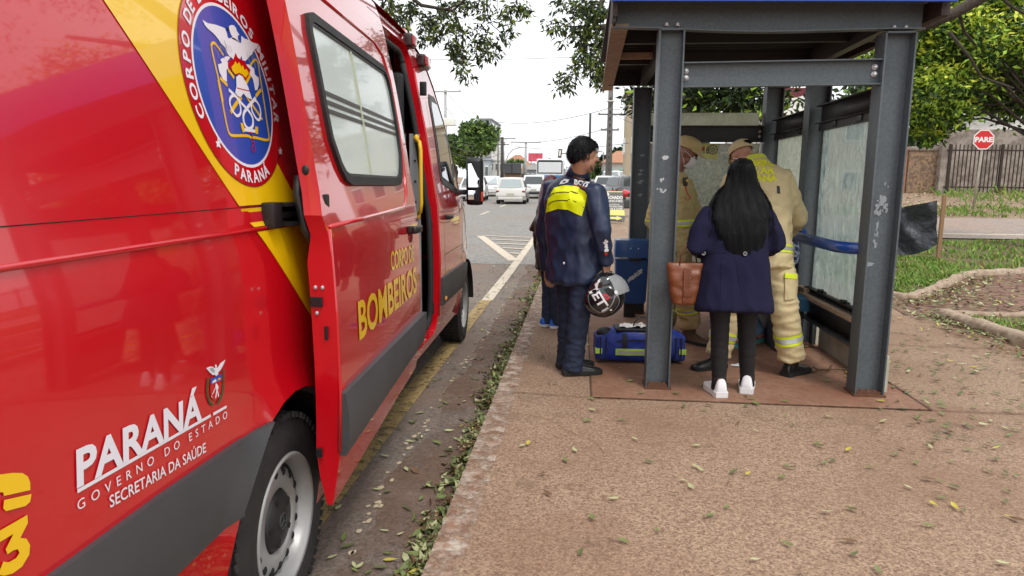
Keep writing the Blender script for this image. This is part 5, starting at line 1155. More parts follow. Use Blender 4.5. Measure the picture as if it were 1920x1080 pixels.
shoe('shoe', man, root, J['anR'], J['toR'], (LEATH, SOLEB, SOLEB), L=.30, top=.12, boot=.03); shoe('shoe', man, root, J['anL'], J['toL'], (LEATH, SOLEB, SOLEB), L=.30, top=.12, boot=.03)
# neon panel, lettering and sleeve print projected on the back
dB = V((.30, .95, .0)).normalized(); oB = at(1061, 371, 4.98) - dB * .6 - root; uxB = V((.93, -.36, 0)).normalized(); uyB = V((0, 0, 1)); fB = proj_map(bj, oB, uxB, uyB, dB, .004)
bm = NB(); sheet(bm, [(-.185, -.115), (-.06, -.080), (.03, -.083), (.135, -.125), (.175, .02), (.155, .045), (.06, .085), (-.03, .09), (-.11, .070), (-.16, -.01)], [], fB, .012, 0); obj('neon_panel', bm, NEON, jk, True)
bm = NB()
for dz in (0, -.058):
    for P in ([(-.150, -.022), (-.12, .008), (-.03, .020), (.03, .018)], [(.03, .028), (.09, .012), (.15, -.028)]):
        A_, B_ = stroke([(u, v + .022 + dz) for u, v in P], .0055); q = [(fB(p.x, p.y, .002), fB(r_.x, r_.y, .002)) for p, r_ in zip(A_, B_)]
        vs = [(bm.verts.new(a), bm.verts.new(b_)) for a, b_ in q]
        for a, b_ in zip(vs, vs[1:]): bm.faces.new((a[0], a[1], b_[1], b_[0]))
obj('panel_seams', bm, BLK, jk)
bm = NB(); put_text(bm, 'BOYS', fB, (.050, .098), (.165, .078), .034, .002, bold=.04); obj('white_lettering', bm, WPRT, jk)
bm = NB(); put_text(bm, 'SERVICES', fB, (.052, .086), (.155, .066), .009, .002, bold=.01); obj('orange_lettering', bm, ORG, jk)
bm = NB(); sheet(bm, [(-.07, .095), (-.03, .10), (-.0, .112), (.012, .13), (-.03, .135), (-.06, .118)], [[(-.045, .106), (-.015, .112), (-.02, .122), (-.04, .118)]], fB, .02, .001); obj('white_emblem', bm, WPRT, jk)
oS = at(1132, 462, 4.85) - V((0, .5, 0)) - root; fS = proj_map(bj, oS, V((1, .0, 0)), V((0, 0, 1)), V((0, 1, 0)), .003)
bm = NB()
for k, (u, v, w_, h_) in enumerate(((.012, .03, .016, .018), (.016, .005, .012, .02), (.020, -.022, .014, .018))): blob(bm, lambda a, b_: fS(a, b_), u, v, w_, h_)
obj('sleeve_print', bm, WPRT, jk); bm = NB(); blob(bm, lambda a, b_: fS(a, b_), .018, -.05, .012, .012); obj('sleeve_print', bm, ORG, jk)
bm = NB(); p = fB(.0, -.47, 0); ell(bm, p, (.008, .006, .010), n=10); obj('hem_stud', bm, BOLT, jk, True)
# hair
hc = J['head']; hf = J['hf'].normalized(); bm = NB(); r_, f_, u_, cc = hair_cap(bm, hc, hf, root, 1.06)
ell(bm, cc - f_ * .06 - u_ * .015, (.072, .055, .075), (r_, f_, u_), 16); hr = fuse('hair', bm, HAIRB, man, .007, 2, lambda p, n: .004 * noise.noise(V((p.x * 60, p.y * 60, p.z * 18))))
# trim away from the face: shift the vertices that lie in front of the hairline inward
for v in hr.data.vertices:
    q = v.co - cc; a, d, h = q.dot(r_), q.dot(f_), q.dot(u_)
    lim = .052 if h > .045 else (.052 - (.045 - h) * 1.15); 
    if d > lim or h < -.075: v.co = cc + (v.co - cc) * (.70 if d > lim else .9)
def gm(rr):
    a = rr.uniform(-math.pi, math.pi); e = rr.uniform(-.55, 1.35); d = (f_ * math.cos(a) * math.cos(e) + r_ * math.sin(a) * math.cos(e) + u_ * math.sin(e))
    lim = .25 if e > .45 else -.02
    if d.dot(f_) > (.55 if e > .35 else .12): 
        if e < .35 or d.dot(f_) > .78: return None
    p = cc - f_ * .012 + u_ * .034 + V((0, 0, 0)) + r_ * d.dot(r_) * .083 + f_ * d.dot(f_) * .104 + u_ * d.dot(u_) * .096
    w_ = (d * .35 + V((rr.gauss(0, .25), rr.gauss(0, .25), -.7 - .5 * rr.random())) + f_ * .35 * max(0, d.dot(u_))).normalized(); L = rr.uniform(.025, .06)
    return [p, p + w_ * L * .5 + d * .004, p + (w_ + V((0, 0, -.4))).normalized() * L]
strands('hair_strands', hr, HAIRB, gm, 2600, .0035)
BEARD = M('beard', (.07, .035, .022), .8); BEARD = M('stubble', (.16, .085, .058), .8, noise=(300, .6, (.34, .18, .12), .12))
bm = NB(); P_ = lambda a, b_, d: cc + r_ * a + f_ * b_ + u_ * d
loft(bm, [P_(.054, .030, -.064), P_(.048, .040, -.078), P_(.036, .054, -.090), P_(0, .072, -.100), P_(-.036, .054, -.090), P_(-.048, .040, -.078), P_(-.054, .030, -.064)], [(.005, .012), (.008, .016), (.010, .018), (.012, .018), (.010, .018), (.008, .016), (.005, .012)], n=10)
loft(bm, [P_(.026, .078, -.048), P_(0, .089, -.042), P_(-.026, .078, -.048)], [.006, .007, .006], n=8)
fuse('beard', bm, BEARD, man, .006, 2)

# ---- helmet in his hand
HB = M('helmet_black', (.010, .010, .012), .12, coat=1); HG = M('helmet_grey', (.22, .22, .23), .2, coat=1); HR = M('helmet_red', (.6, .01, .02), .4)
hm = thing('motorcycle_helmet', 'black motorcycle helmet with white lettering and raised clear visor, hanging from the man’s hand', 'helmet', at(1132, 553, 4.86))
fw = V((.80, -.10, .58)).normalized(); upv = V((-.62, .10, .78)); upv = (upv - fw * upv.dot(fw)).normalized(); rt = fw.cross(upv)     # face opening looks up right; crown to the lower left
Pm = lambda a, b_, d: rt * a + fw * b_ + upv * d
# crown hangs down: local 'up' of the helmet points down-left
upv = -upv; rt = fw.cross(upv)
bm = NB(); ell(bm, Pm(0, -.01, .02), (.125, .150, .135), (rt, fw, upv), 32); ell(bm, Pm(0, .045, -.065), (.098, .105, .075), (rt, fw, upv), 28); shl = fuse('shell', bm, HB, hm, .007, 3)
bh = bvh_of(shl)
def hp(u, v, off=0):                               # spherical map: u = azimuth from the viewer-facing side, v = elevation
    d = (-V((0, 1, 0)) * math.cos(u) * math.cos(v) + V((1, 0, 0)) * math.sin(u) * math.cos(v) + V((0, 0, 1)) * math.sin(v)); h = bh.ray_cast(d * .5, -d)
    return h[0] + d * (.0025 + off) if h[0] is not None else d * .13
hfl = lambda u, v, off=0: (lambda h: h[0] + V((0, -.0025 - off, 0)) if h[0] is not None else V((0, 0, 9999)))(bh.ray_cast(V((-.108 + .56 * u + .83 * v, -.6, .045 - .83 * u + .56 * v)), V((0, 1, 0))))
bm = NB(); put_text(bm, 'JETT', hfl, (0, 0), (.205, 0), .062, .001, bold=.03); obj('white_lettering', bm, WPRT, shl)
bm = NB(); A_, B_ = stroke([(-.72, .78), (-.58, .55), (-.50, .95), (-.35, .9)], .16)
q = [(bm.verts.new(hp(p.x, p.y)), bm.verts.new(hp(r2.x, r2.y))) for p, r2 in zip(A_, B_)]
for a, b_ in zip(q, q[1:]): bm.faces.new((a[0], a[1], b_[1], b_[0]))
obj('white_flash', bm, WPRT, shl)
bm = NB()
for pts, wd in (([(-1.0, .1), (-.85, -.5), (-.3, -.85), (.15, -.75), (.45, -.3), (.62, .25)], .07), ([(.62, .25), (.85, -.1), (.8, -.5), (.5, -.85)], .05)):
    A_, B_ = stroke(pts, wd); q = [(bm.verts.new(hp(p.x, p.y, .0008)), bm.verts.new(hp(r2.x, r2.y, .0008))) for p, r2 in zip(A_, B_)]
    for a, b_ in zip(q, q[1:]): bm.faces.new((a[0], a[1], b_[1], b_[0]))
obj('grey_stripes', bm, HG, shl)
bm = NB(); sheet(bm, [(-.05, .50), (.30, .62), (.55, .40), (.45, .05), (.2, .15)], [], hp, .08, .0005); obj('face_opening', bm, HOLES, shl, True)
bm = NB(); sheet(bm, [(-.1, .18), (.14, .22), (.30, -.02), (.12, -.12)], [[(.0, .12), (.12, .14), (.18, .02), (.1, -.02)]], hp, .05, .002); obj('red_pivot', bm, HR, shl, True)
bm = NB(); sheet(bm, circ(.62, .28, .10, 16), [], hp, .05, .01); obj('white_vent', bm, WPRT, shl, True)
VIS = M('clear_visor', (.85, .88, .9), .05, alpha=.30, spec=.8); bm = NB(); rows = []
for i in range(13):
    a = R(-70 + 140 * i / 12); row = []
    for k in range(7):
        e = R(-8 + 62 * k / 6); d = (V((.86, .05, .28)).normalized() * math.cos(a) + V((-.05, -1, .1)).normalized() * math.sin(a)); ax = V((-.3, 0, .95)).normalized(); p = d * .148 * math.cos(e) + ax * .15 * math.sin(e); row.append(bm.verts.new(p + V((.035, -.01, .01))))
    rows.append(row)
for a, b_ in zip(rows, rows[1:]):
    for k in range(6): bm.faces.new((a[k], a[k + 1], b_[k + 1], b_[k]))
obj('visor', bm, VIS, hm, True)
bm = NB(); tube(bm, [V((-.07, .02, .12)), V((-.01, .06, .165)), V((.05, .10, .15)), V((.06, .06, .10))], .012, 8); obj('chin_strap', bm, BLK, hm, True)

# ---- woman with long black hair
WOOL = M('navy_wool', (.009, .009, .028), .95, spec=.2, noise=(120, .5, (.021, .021, .055)), noise2=(4, .4, (.01, .009, .035)), bump=(200, .35, .003))
LEG = M('black_leggings', (.006, .006, .007), .75); WSH = M('white_trainer', (.78, .78, .80), .5, noise=(9, .3, (.62, .62, .64))); WSO = M('white_sole', (.7, .7, .7), .6)
J = dict(head=at(1386, 334, 4.78), hf=V((-.12, .97, -.22)), neck=at(1384, 380, 4.74), shR=at(1432, 402, 4.75), shL=at(1330, 404, 4.75), elR=at(1452, 458, 4.72), wrR=at(1432, 468, 4.92), elL=at(1306, 462, 4.66), wrL=at(1322, 472, 4.90),
         hipR=at(1404, 520, 4.70), hipL=at(1350, 520, 4.66), knR=at(1400, 618, 4.75), knL=at(1350, 618, 4.68), anR=at(1401, 706, 4.77), anL=at(1348, 712, 4.66), toR=at(1402, 690, 5.1), toL=at(1322, 690, 4.95))
root = V((1.06, 4.72, 0)); wo = thing('person', 'woman with long black hair, navy wool coat, black leggings and white trainers, from behind', 'person', root)
b = skin_body(root, J, wo, SKIN, hs=.94); eyes(J['head'], J['hf'], b, root, .94)
bm = NB(); top_geo(bm, root, J, [(-.55, .25, .18), (-.5, .25, .18), (-.2, .232, .165), (.15, .218, .15), (.45, .205, .14), (.75, .212, .145), (1.0, .18, .12), (1.5, .10, .09), (2.0, .07, .07)], None, arm=(.072, .076, .072, .052), cuff=.03)
coat = fuse('coat', bm, WOOL, wo, .0115, 3, wrinkle(.009, (9, 9, 5), 9, .007)); bc = bvh_of(coat)
fC = proj_map(bc, at(1380, 480, 4.2) - root, V((1, 0, 0)), V((0, 0, 1)), V((0, 1, 0)), .004)
BTN = M('button_dark', (.03, .03, .03), .3, coat=.5)
for u in (-.115, .135):
    p = fC(u, -.03 + (.01 if u > 0 else 0)); bm = NB(); lathe(bm, [(.0, -.006), (.012, -.007), (.015, -.004), (.015, .004)], 16, axis='Y', c=p); q = obj('button', bm, BTN, coat, True); bm = NB(); lathe(bm, [(.0135, -.0075), (.0105, -.0085), (.0085, -.0068)], 16, axis='Y', c=p); obj('button_ring', bm, M('button_rim', (.3, .3, .3), .3, metal=.5) if u < 0 else bpy.data.materials['button_rim'], q, True)
bm = NB()
for us in (-.08, -.01, .075): tube(bm, [fC(us + .012 * k * (us * 8), -.055 - .04 * k, -.003) for k in range(7)], .0022, 5)
tube(bm, [fC(-.2 + .05 * k, -.035 + .004 * k, -.003) for k in range(9)], .003, 5); obj('seams', bm, WOOL, coat)
trousers('leggings', root, J, wo, LEG, (.085, .062, .058, .040), wr=wrinkle(.003, (8, 8, 34), 2), low=.085, hipw=.15, hipd=.12)
for q in 'RL':
    bm = NB(); a_ = J['an' + q] - root; loft(bm, [V((a_.x, a_.y - .005, .05)), V((a_.x, a_.y - .005, .10)), a_ + V((0, 0, .06))], [(.046, .052), (.045, .05), (.043, .046)], n=16, rnd=False); obj('sock', bm, LEG, wo, True)
for q in 'RL': shoe('trainer', wo, root, J['an' + q], J['to' + q], (WSH, WSO, WSO), L=.27, W=.112, top=.125, sole=.036)
bm = NB(); hc = J['head'] - root
def hw(z):                                         # half width / depth / centre of the hair by height
    P = [(.62, .04), (.66, .085), (.75, .135), (.90, .165), (1.05, .175), (1.18, .178), (1.28, .160), (1.36, .128), (1.42, .108), (1.48, .096), (1.53, .088), (1.58, .066), (1.615, .02)]
    return hermite(z, [(a + .26 if a < 1.05 else a + (1.3 - a) * .0 + .0, b_) for a, b_ in P if True]) if False else hermite(z, P2)
P2 = [(.86, .03), (.91, .08), (.97, .115), (1.05, .155), (1.14, .185), (1.24, .20), (1.31, .185), (1.38, .145), (1.43, .108), (1.49, .094), (1.54, .082), (1.58, .060), (1.605, .012)]
hx = lambda z: hc.x + .0 + (.012 * math.sin(z * 5)) + (.012 if z < 1.2 else 0)
hy = lambda z: hc.y - .02 - (.05 if z > 1.42 else .05 + min(.105, (1.42 - z) * .36))
pts = []; 
for z in (.91, 1.0, 1.1, 1.2, 1.3, 1.38, 1.45, 1.51, 1.56, 1.59): pts.append((V((hx(z), hy(z) + (.045 if z > 1.4 else .02), z)), (hw(z) * .93, .10 if z > 1.42 else .062)))
loft(bm, [p for p, _ in pts], [q for _, q in pts], n=28, ref=V((1, 0, 0)), rnd=False)
ell(bm, hc + V((0, -.012, .025)), (.082, .098, .098), n=22)
hr = fuse('hair', bm, HAIRB, wo, .009, 3, lambda p, n: .010 * noise.noise(V((p.x * 28, p.y * 28, p.z * 5))) + .005 * noise.noise(V((p.x * 70, p.y * 70, p.z * 9))))
bhr = bvh_of(hr)
def gw(rr):
    u0 = rr.uniform(-1, 1); e = rr.uniform(.0, 1.0); zt = 1.60 - .30 * e * e if rr.random() < .6 else rr.uniform(1.05, 1.5); zb = .90 + .12 * abs(u0) + rr.uniform(-.05, .10); zb = min(zb, zt - .15); n = 16; ph = rr.uniform(0, 6.3); am = rr.uniform(.004, .020); fr = rr.uniform(12, 30); P = []
    u = u0
    for k in range(n):
        z = zt + (zb - zt) * k / (n - 1); uu = u * (1 + .10 * (k / n)) ; x = hx(z) + max(-1.06, min(1.06, uu)) * hw(z) * .98 + am * math.sin(z * fr + ph) * (k / n)
        h = bhr.ray_cast(V((x, hy(z) - .4, z)), V((0, 1, 0))); y = h[0].y - .003 - rr.random() * .004 if h[0] is not None else hy(z) + .01 + abs(uu) * .04
        if h[0] is not None and h[3] > .50: y = hy(z)
        P.append(V((x, y, z)))
    return P
strands('hair_strands', hr, HAIRB, gw, 2400, .0042)
HSH = M('hair_sheen', (.010, .010, .013), .6, spec=.08); strands('hair_strands', hr, HSH, gw, 500, .003, rnd=random.Random(9))
def gfly(rr):
    s = rr.choice((-1, 1)); z = rr.uniform(1.15, 1.45); x = hx(z) + s * hw(z); P = []
    for k in range(8): P.append(V((x + s * (.02 + .035 * math.sin(k * .45)) * rr.uniform(.8, 1.2) * (k / 7), hy(z) + .02, z - .028 * k)))
    return P
strands('hair_strands', hr, HAIRB, gfly, 60, .003, rnd=random.Random(2))

# ---- brown handbag on her arm
TAN = M('tan_leather', (.22, .065, .022), .42, noise=(5, .6, (.13, .035, .014)), bump=(25, .5, .006)); TAND = M('leather_strap', (.17, .045, .018), .45, noise=(10, .5, (.09, .025, .01)))
hb = thing('handbag', 'soft brown leather handbag with a strap, hanging from the arm of the navy-coated woman', 'handbag', at(1284, 530, 4.68))
def bagy(z): return 0
bm = NB(); rings = []
for z, w_, d_ in ((-.145, .155, .10), (-.135, .175, .115), (-.05, .205, .125), (.06, .235, .11), (.135, .25, .07), (.145, .245, .06)): rings.append([bm.verts.new((x, y, z + (.012 * math.cos(x * 20) if z > .1 else 0))) for x, y in rrect(-w_ / 2, -d_ / 2, w_ / 2, d_ / 2, min(.045, d_ * .45), 5)])
for a, b_ in zip(rings, rings[1:]):
    for i in range(len(a)): bm.faces.new((a[i], a[(i + 1) % len(a)], b_[(i + 1) % len(a)], b_[i]))
bm.faces.new(rings[0][::-1]); bm.faces.new(rings[-1]); hbb = fuse('bag_body', bm, TAN, hb, .0075, 2, lambda p, n: .006 * noise.noise(V((p.x * 14, p.y * 14, p.z * 22))) - .006 * max(0, noise.noise(V((p.x * 9, p.y * 4, p.z * 18 + 3))))); bb = bvh_of(hbb)
bm = NB(); box(bm, (.005, -.066, -.01), (.050, .008, .235), bev=.003); box(bm, (.008, -.072, -.06), (.048, .006, .05), bev=.002); obj('front_strap', bm, TAND, hb, True)
bm = NB(); loft(bm, [V((-.045, -.03, .12)), V((-.035, -.02, .19)), V((0, .0, .255)), V((.03, .0, .27)), V((.06, .01, .23)), V((.075, .02, .13))], [(.014, .005)] * 6, n=10, rnd=False, ref=V((0, 1, 0))); obj('handle', bm, TAND, hb, True)
bm = NB()
for k in range(9):
    for s in (-1, 1): box(bm, (.005 + s * .019, -.071, .09 - .024 * k), (.003, .003, .012))
obj('stitching', bm, M('stitch', (.35, .15, .06), .7), hb)
# ---- medic 1 (cap and mask)
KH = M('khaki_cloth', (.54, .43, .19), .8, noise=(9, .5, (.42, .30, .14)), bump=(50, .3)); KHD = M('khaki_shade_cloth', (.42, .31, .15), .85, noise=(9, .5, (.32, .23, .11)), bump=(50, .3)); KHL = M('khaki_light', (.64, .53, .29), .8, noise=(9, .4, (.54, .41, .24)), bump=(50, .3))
REF = M('reflective_grey', (.5, .5, .5), .35, metal=.3); NEOB = M('neon_band', (.72, .85, .02), .5)
def reflective(bv, a, c, r, parent, wd=.05, name='reflective_band', n=40):
    t = (V(c) - V(a)).normalized()
    o = band(name, bv, a, c, r, NEOB, parent, wd, .005, n=n, segs=3); 
    band('reflective_strip', bv, a, c, r, REF, o, wd * .45, .0075, n=n)
def cap_hat(parent, root, c, f, tilt_up, mat, back=False, s=1.0):
    f = f.normalized(); up = tilt_up; up = (up - f * up.dot(f)).normalized(); r = f.cross(up); c = c - root; bm = NB()
    P = lambda a, b_, d: c + (r * a + f * b_ + up * d) * s
    secs = [(.030, .085, .108), (.045, .090, .113), (.07, .087, .110), (.10, .070, .090), (.118, .045, .058), (.126, .012, .015)]; prev = None
    N = 32
    for h, a, b_ in secs:
        ring = [bm.verts.new(P(a * math.cos(2 * math.pi * k / N) * (1 + .012 * math.cos(6 * 2 * math.pi * k / N)), -.008 + b_ * math.sin(2 * math.pi * k / N), h)) for k in range(N)]
        if prev:
            for k in range(N): bm.faces.new((prev[k], prev[(k + 1) % N], ring[(k + 1) % N], ring[k]))
        prev = ring
    bm.faces.new(prev); cp = obj('cap', bm, mat, parent, True)
    bm = NB(); sg = -1 if back else 1; rows = []
    for i in range(13):
        a = R(-62 + 124 * i / 12); row = []
        for q in (0, .5, 1): rr_ = 1 + .68 * q * math.cos(a * 1.15); row.append((P(.088 * math.sin(a) * (1 + .0 * q), sg * (.098 * math.cos(a) * rr_) - .008, .036 - .030 * q * math.cos(a) + .012 * 0), q))
        rows.append([(bm.verts.new(p), bm.verts.new(p - up * .005)) for p, _ in row])
    for a, b_ in zip(rows, rows[1:]):
        for k in range(2):
            bm.faces.new((a[k][0], a[k + 1][0], b_[k + 1][0], b_[k][0])); bm.faces.new((a[k][1], b_[k][1], b_[k + 1][1], a[k + 1][1]))
        bm.faces.new((a[2][0], a[2][1], b_[2][1], b_[2][0]))
    obj('cap_brim', bm, mat, cp, True)
    return cp, P
J = dict(head=at(1288, 289, 6.28), hf=V((.84, -.30, -.46)), neck=at(1266, 326, 6.32), shR=at(1247, 350, 6.14), shL=at(1283, 344, 6.52), elR=at(1226, 415, 6.12), wrR=at(1250, 458, 6.06), elL=at(1300, 405, 6.45), wrL=at(1330, 440, 6.25),
         hipR=at(1256, 462, 6.22), hipL=at(1280, 462, 6.42), knR=at(1286, 545, 6.12), knL=at(1262, 548, 6.46), anR=at(1293, 615, 6.22), anL=at(1243, 612, 6.52), toR=at(1322, 624, 6.1), toL=at(1275, 622, 6.4), hdR=V((.1, -.1, -1)))
root = V((.95, 6.3, 0)); m1 = thing('person', 'medic in khaki uniform, cap and white face mask, looking down behind the left post', 'person', root)
b = skin_body(root, J, m1, SKIN2); eyes(J['head'], J['hf'], b, root)
bm = NB(); top_geo(bm, root, J, [(-.10, .205, .155), (.0, .205, .155), (.3, .20, .15), (.7, .215, .155), (.95, .19, .13), (1.3, .13, .10), (1.8, .08, .08), (2.1, .072, .072)], None, arm=(.082, .078, .072, .052))
jk = fuse('uniform_shirt', bm, KH, m1, .0125, 2, wrinkle(.018, (11, 11, 18), 5, .008)); bj = bvh_of(jk)
tr = trousers('uniform_trousers', root, J, m1, KHD, (.115, .10, .095, .10), wr=wrinkle(.013, (6, 6, 18), 6, .008), low=-.03, hipw=.19, hipd=.15); bt = bvh_of(tr)
pe = (J['hipR'] + J['hipL']) / 2 - root; reflective(bj, pe + V((0, 0, .22)), pe + V((0, 0, .4)), .5, jk, .06)
reflective(bt, (J['anR'] - root).lerp(J['knR'] - root, .55), J['knR'] - root, .2, tr, .055)
reflective(bt, (J['anL'] - root).lerp(J['knL'] - root, .55), J['knL'] - root, .2, tr, .055)
BRB = M('brown_boot', (.10, .055, .03), .7, bump=(30, .4))
for q in 'RL': shoe('boot', m1, root, J['an' + q], J['to' + q], (BRB, SOLEB), L=.30, W=.115, top=.14, boot=.05)
cp, Pc = cap_hat(m1, root, J['head'] + V((0, 0, .012)), J['hf'] + V((0, 0, .14)), V((.25, 0, 1)), KH, s=1.13)
bm = NB(); ell(bm, Pc(0, .108, .070), (.010, .022, .022), n=12); obj('cap_badge', bm, M('badge_orange', (.5, .12, .03), .5), cp, True)
MSK = M('mask_white', (.72, .73, .74), .7, bump=(60, .2)); hf = J['hf'].normalized(); up = (V((0, 0, 1)) - hf * hf.z).normalized(); r_ = hf.cross(up); cc = J['head'] - root
bm = NB(); rows = []
for i in range(11):
    a = -1 + 2 * i / 10; row = []
    for k in range(7): t = k / 6; row.append(bm.verts.new(cc + r_ * .062 * a + hf * (.112 - .055 * a * a + .012 * math.sin(math.pi * t) + .003 * (k % 2) - .022 * t) + up * (-.002 - .098 * t)))
    rows.append(row)
for a, b_ in zip(rows, rows[1:]):
    for k in range(6): bm.faces.new((a[k], a[k + 1], b_[k + 1], b_[k]))
mk = obj('face_mask', bm, MSK, m1, True)
bm = NB()
for s in (-1, 1): tube(bm, [cc + r_ * .062 * s + hf * .062 + up * -.004, cc + r_ * .078 * s + hf * .03 + up * .012, cc + r_ * .083 * s - hf * .015 + up * .018], .0022, 5); tube(bm, [cc + r_ * .060 * s + hf * .040 - up * .092, cc + r_ * .070 * s + hf * .012 - up * .05, cc + r_ * .083 * s - hf * .02 - up * .02], .0022, 5)
obj('mask_strap', bm, MSK, mk)
fT = proj_map(bj, at(1272, 350, 5.7) - root, V((1, 0, 0)), V((0, 0, 1)), V((0, 1, 0)), .006)
bm = NB(); sheet(bm, [(-.05, -.012), (.035, -.005), (.035, .018), (-.05, .012)], [], fT, .02, 0, rim=-.003); obj('name_tape', bm, BLK, jk, True)
RADR = M('radio_red', (.5, .01, .01), .4); bm = NB(); c = fT(.125, .02, 0); box(bm, c + V((0, 0, .02)), (.04, .04, .075), bev=.008); ra = obj('radio', bm, BLK, m1, True)
bm = NB(); tube(bm, [c + V((.0, -.02, -.02)), c + V((.02, -.03, -.08)), c + V((.05, -.02, -.12)), c + V((.02, -.02, -.15)), c + V((-.02, -.02, -.09))], .005, 6); obj('radio_cord', bm, RADR, ra, True)
bm = NB(); box(bm, c + V((.012, -.022, .03)), (.014, .01, .02)); obj('radio_light', bm, HYL, ra)
GLV = M('blue_glove', (.03, .26, .55), .5); bm = NB(); w0 = J['wrR'] - root; hand(bm, w0 + V((0, -.0, -.0)), J['hdR'], V((.3, -.2, 0)), .5, 1); loft(bm, [w0 + V((0, 0, .03)), w0 - V((0, 0, .03))], [.04, .034], n=14, rnd=False)
gl = fuse('glove', bm, GLV, m1, .0055, 2)
for v in gl.data.vertices: v.co += v.normal * .0035
# ---- medic 2 (bending, back to us)
J = dict(head=at(1390, 292, 5.80), hf=V((-.30, .80, -.55)), neck=at(1416, 302, 5.60), shR=at(1466, 334, 5.40), shL=at(1378, 338, 5.64), elR=at(1494, 410, 5.50), wrR=at(1474, 437, 5.72), elL=at(1352, 425, 5.75), wrL=at(1395, 462, 5.98),
         hipR=at(1462, 488, 5.30), hipL=at(1408, 488, 5.36), knR=at(1472, 590, 5.20), knL=at(1366, 590, 5.38), anR=at(1484, 676, 5.22), anL=at(1345, 668, 5.36), toR=at(1530, 670, 5.42), toL=at(1318, 668, 5.30))
root = V((1.35, 5.4, 0)); m2 = thing('person', 'medic in khaki uniform with yellow lettering on his back, leaning over the patient', 'person', root)
hup = V((-.25, .55, .8)); b = skin_body(root, J, m2, SKIN, hup=hup); eyes(J['head'], J['hf'], b, root)
bm = NB(); top_geo(bm, root, J, [(-.14, .195, .16), (-.05, .20, .16), (.2, .20, .155), (.6, .235, .165), (.88, .245, .155), (1.1, .20, .13), (1.5, .13, .10), (1.9, .085, .08), (2.15, .075, .07)], None, arm=(.085, .084, .078, .058))
jk = fuse('uniform_shirt', bm, KHL, m2, .012, 3, wrinkle(.013, (10, 10, 11), 12, .010)); bj = bvh_of(jk)
tr = trousers('uniform_trousers', root, J, m2, KHL, (.115, .098, .092, .095), wr=wrinkle(.012, (6, 6, 17), 8), low=-.01, hipw=.19, hipd=.15); bt = bvh_of(tr)
reflective(bt, (J['anR'] - root).lerp(J['knR'] - root, .50), J['knR'] - root, .2, tr, .075)
reflective(bt, (J['anL'] - root).lerp(J['knL'] - root, .50), J['knL'] - root, .2, tr, .075)
pe = (J['hipR'] + J['hipL']) / 2 - root; ch = (J['shR'] + J['shL']) / 2 - root; reflective(bj, pe.lerp(ch, .08), ch, .5, jk, .06)
for q in 'RL': shoe('boot', m2, root, J['an' + q], J['to' + q], (LEATH, SOLEB), L=.30, W=.11, top=.12, boot=.05)
cp, Pc = cap_hat(m2, root, J['head'] - V((0, 0, .0)), J['hf'] + V((0, 0, .15)), hup, KHL)
bm = NB(); ell(bm, Pc(0, -.113, .062), (.036, .012, .020), n=14); obj('cap_gap', bm, HAIRB, cp, True)
bm = NB(); nk = J['neck'] - root; hd = J['head'] - root; tube(bm, [hd + V((-.07, -.04, -.02)), hd + V((-.02, -.10, -.035)), nk + V((.0, -.07, .0)), hd + V((.075, -.03, -.03))], .0035, 5); obj('mask_strap', bm, MSK, m2, True)
YLT = M('yellow_print', (.80, .80, .02), .5)
oB = at(1425, 322, 5.45) - V((0, .6, 0)) - root; dB = V((0, 1, 0)); fB = proj_map(bj, oB, V((.985, -.03, .03)).normalized(), V((0, .0, 1)), dB, .004)
bm = NB(); put_text(bm, 'BOMBEIRO', fB, (-.19, .050), (.10, .040), .045, .001, bold=.05); put_text(bm, 'MILITAR', fB, (-.17, -.012), (.08, -.014), .045, .001, bold=.05); put_text(bm, 'PARANÁ', fB, (-.15, -.072), (.09, -.070), .045, .001, bold=.05); obj('yellow_lettering', bm, YLT, jk, True)
for dz, du in ((.105, 0), (.122, -.01)):
    bm = NB(); sheet(bm, [(-.15, dz - .012), (.03, dz + .004), (.11, dz - .018), (.11, dz - .006), (.03, dz + .016), (-.15, dz + .0)], [], fB, .015, 0); obj('reflective_band', bm, NEOB, jk, True)
bm = NB(); p = J['hipR'].lerp(J['knR'], .33) - root; fK = proj_map(bt, p + V((.02, -.5, 0)), V((1, 0, 0)), V((0, 0, 1)), V((0, 1, 0)), .006)
sheet(bm, [(-.03, -.14), (.06, -.13), (.055, .03), (-.03, .03)], [], fK, .02, .008, rim=-.01); pk = obj('cargo_pocket', bm, KHL, tr, True); bm = NB(); sheet(bm, [(-.035, .02), (.062, .01), (.06, .045), (-.03, .055)], [], fK, .02, .014, rim=-.01); obj('reflective_band', bm, NEOB, tr, True)
bm = NB(); fQ = proj_map(bj, at(1489, 350, 4.9) - root, V((1, 0, 0)), V((0, 0, 1)), V((0, 1, 0)), .005); sheet(bm, [(-.012, -.05), (.012, -.055), (.008, .0), (-.012, .005)], [], fQ, .02, 0); obj('sleeve_badge', bm, BLK, jk)
bm = NB(); w_ = J['wrR'] - root; e_ = J['elR'] - root; 
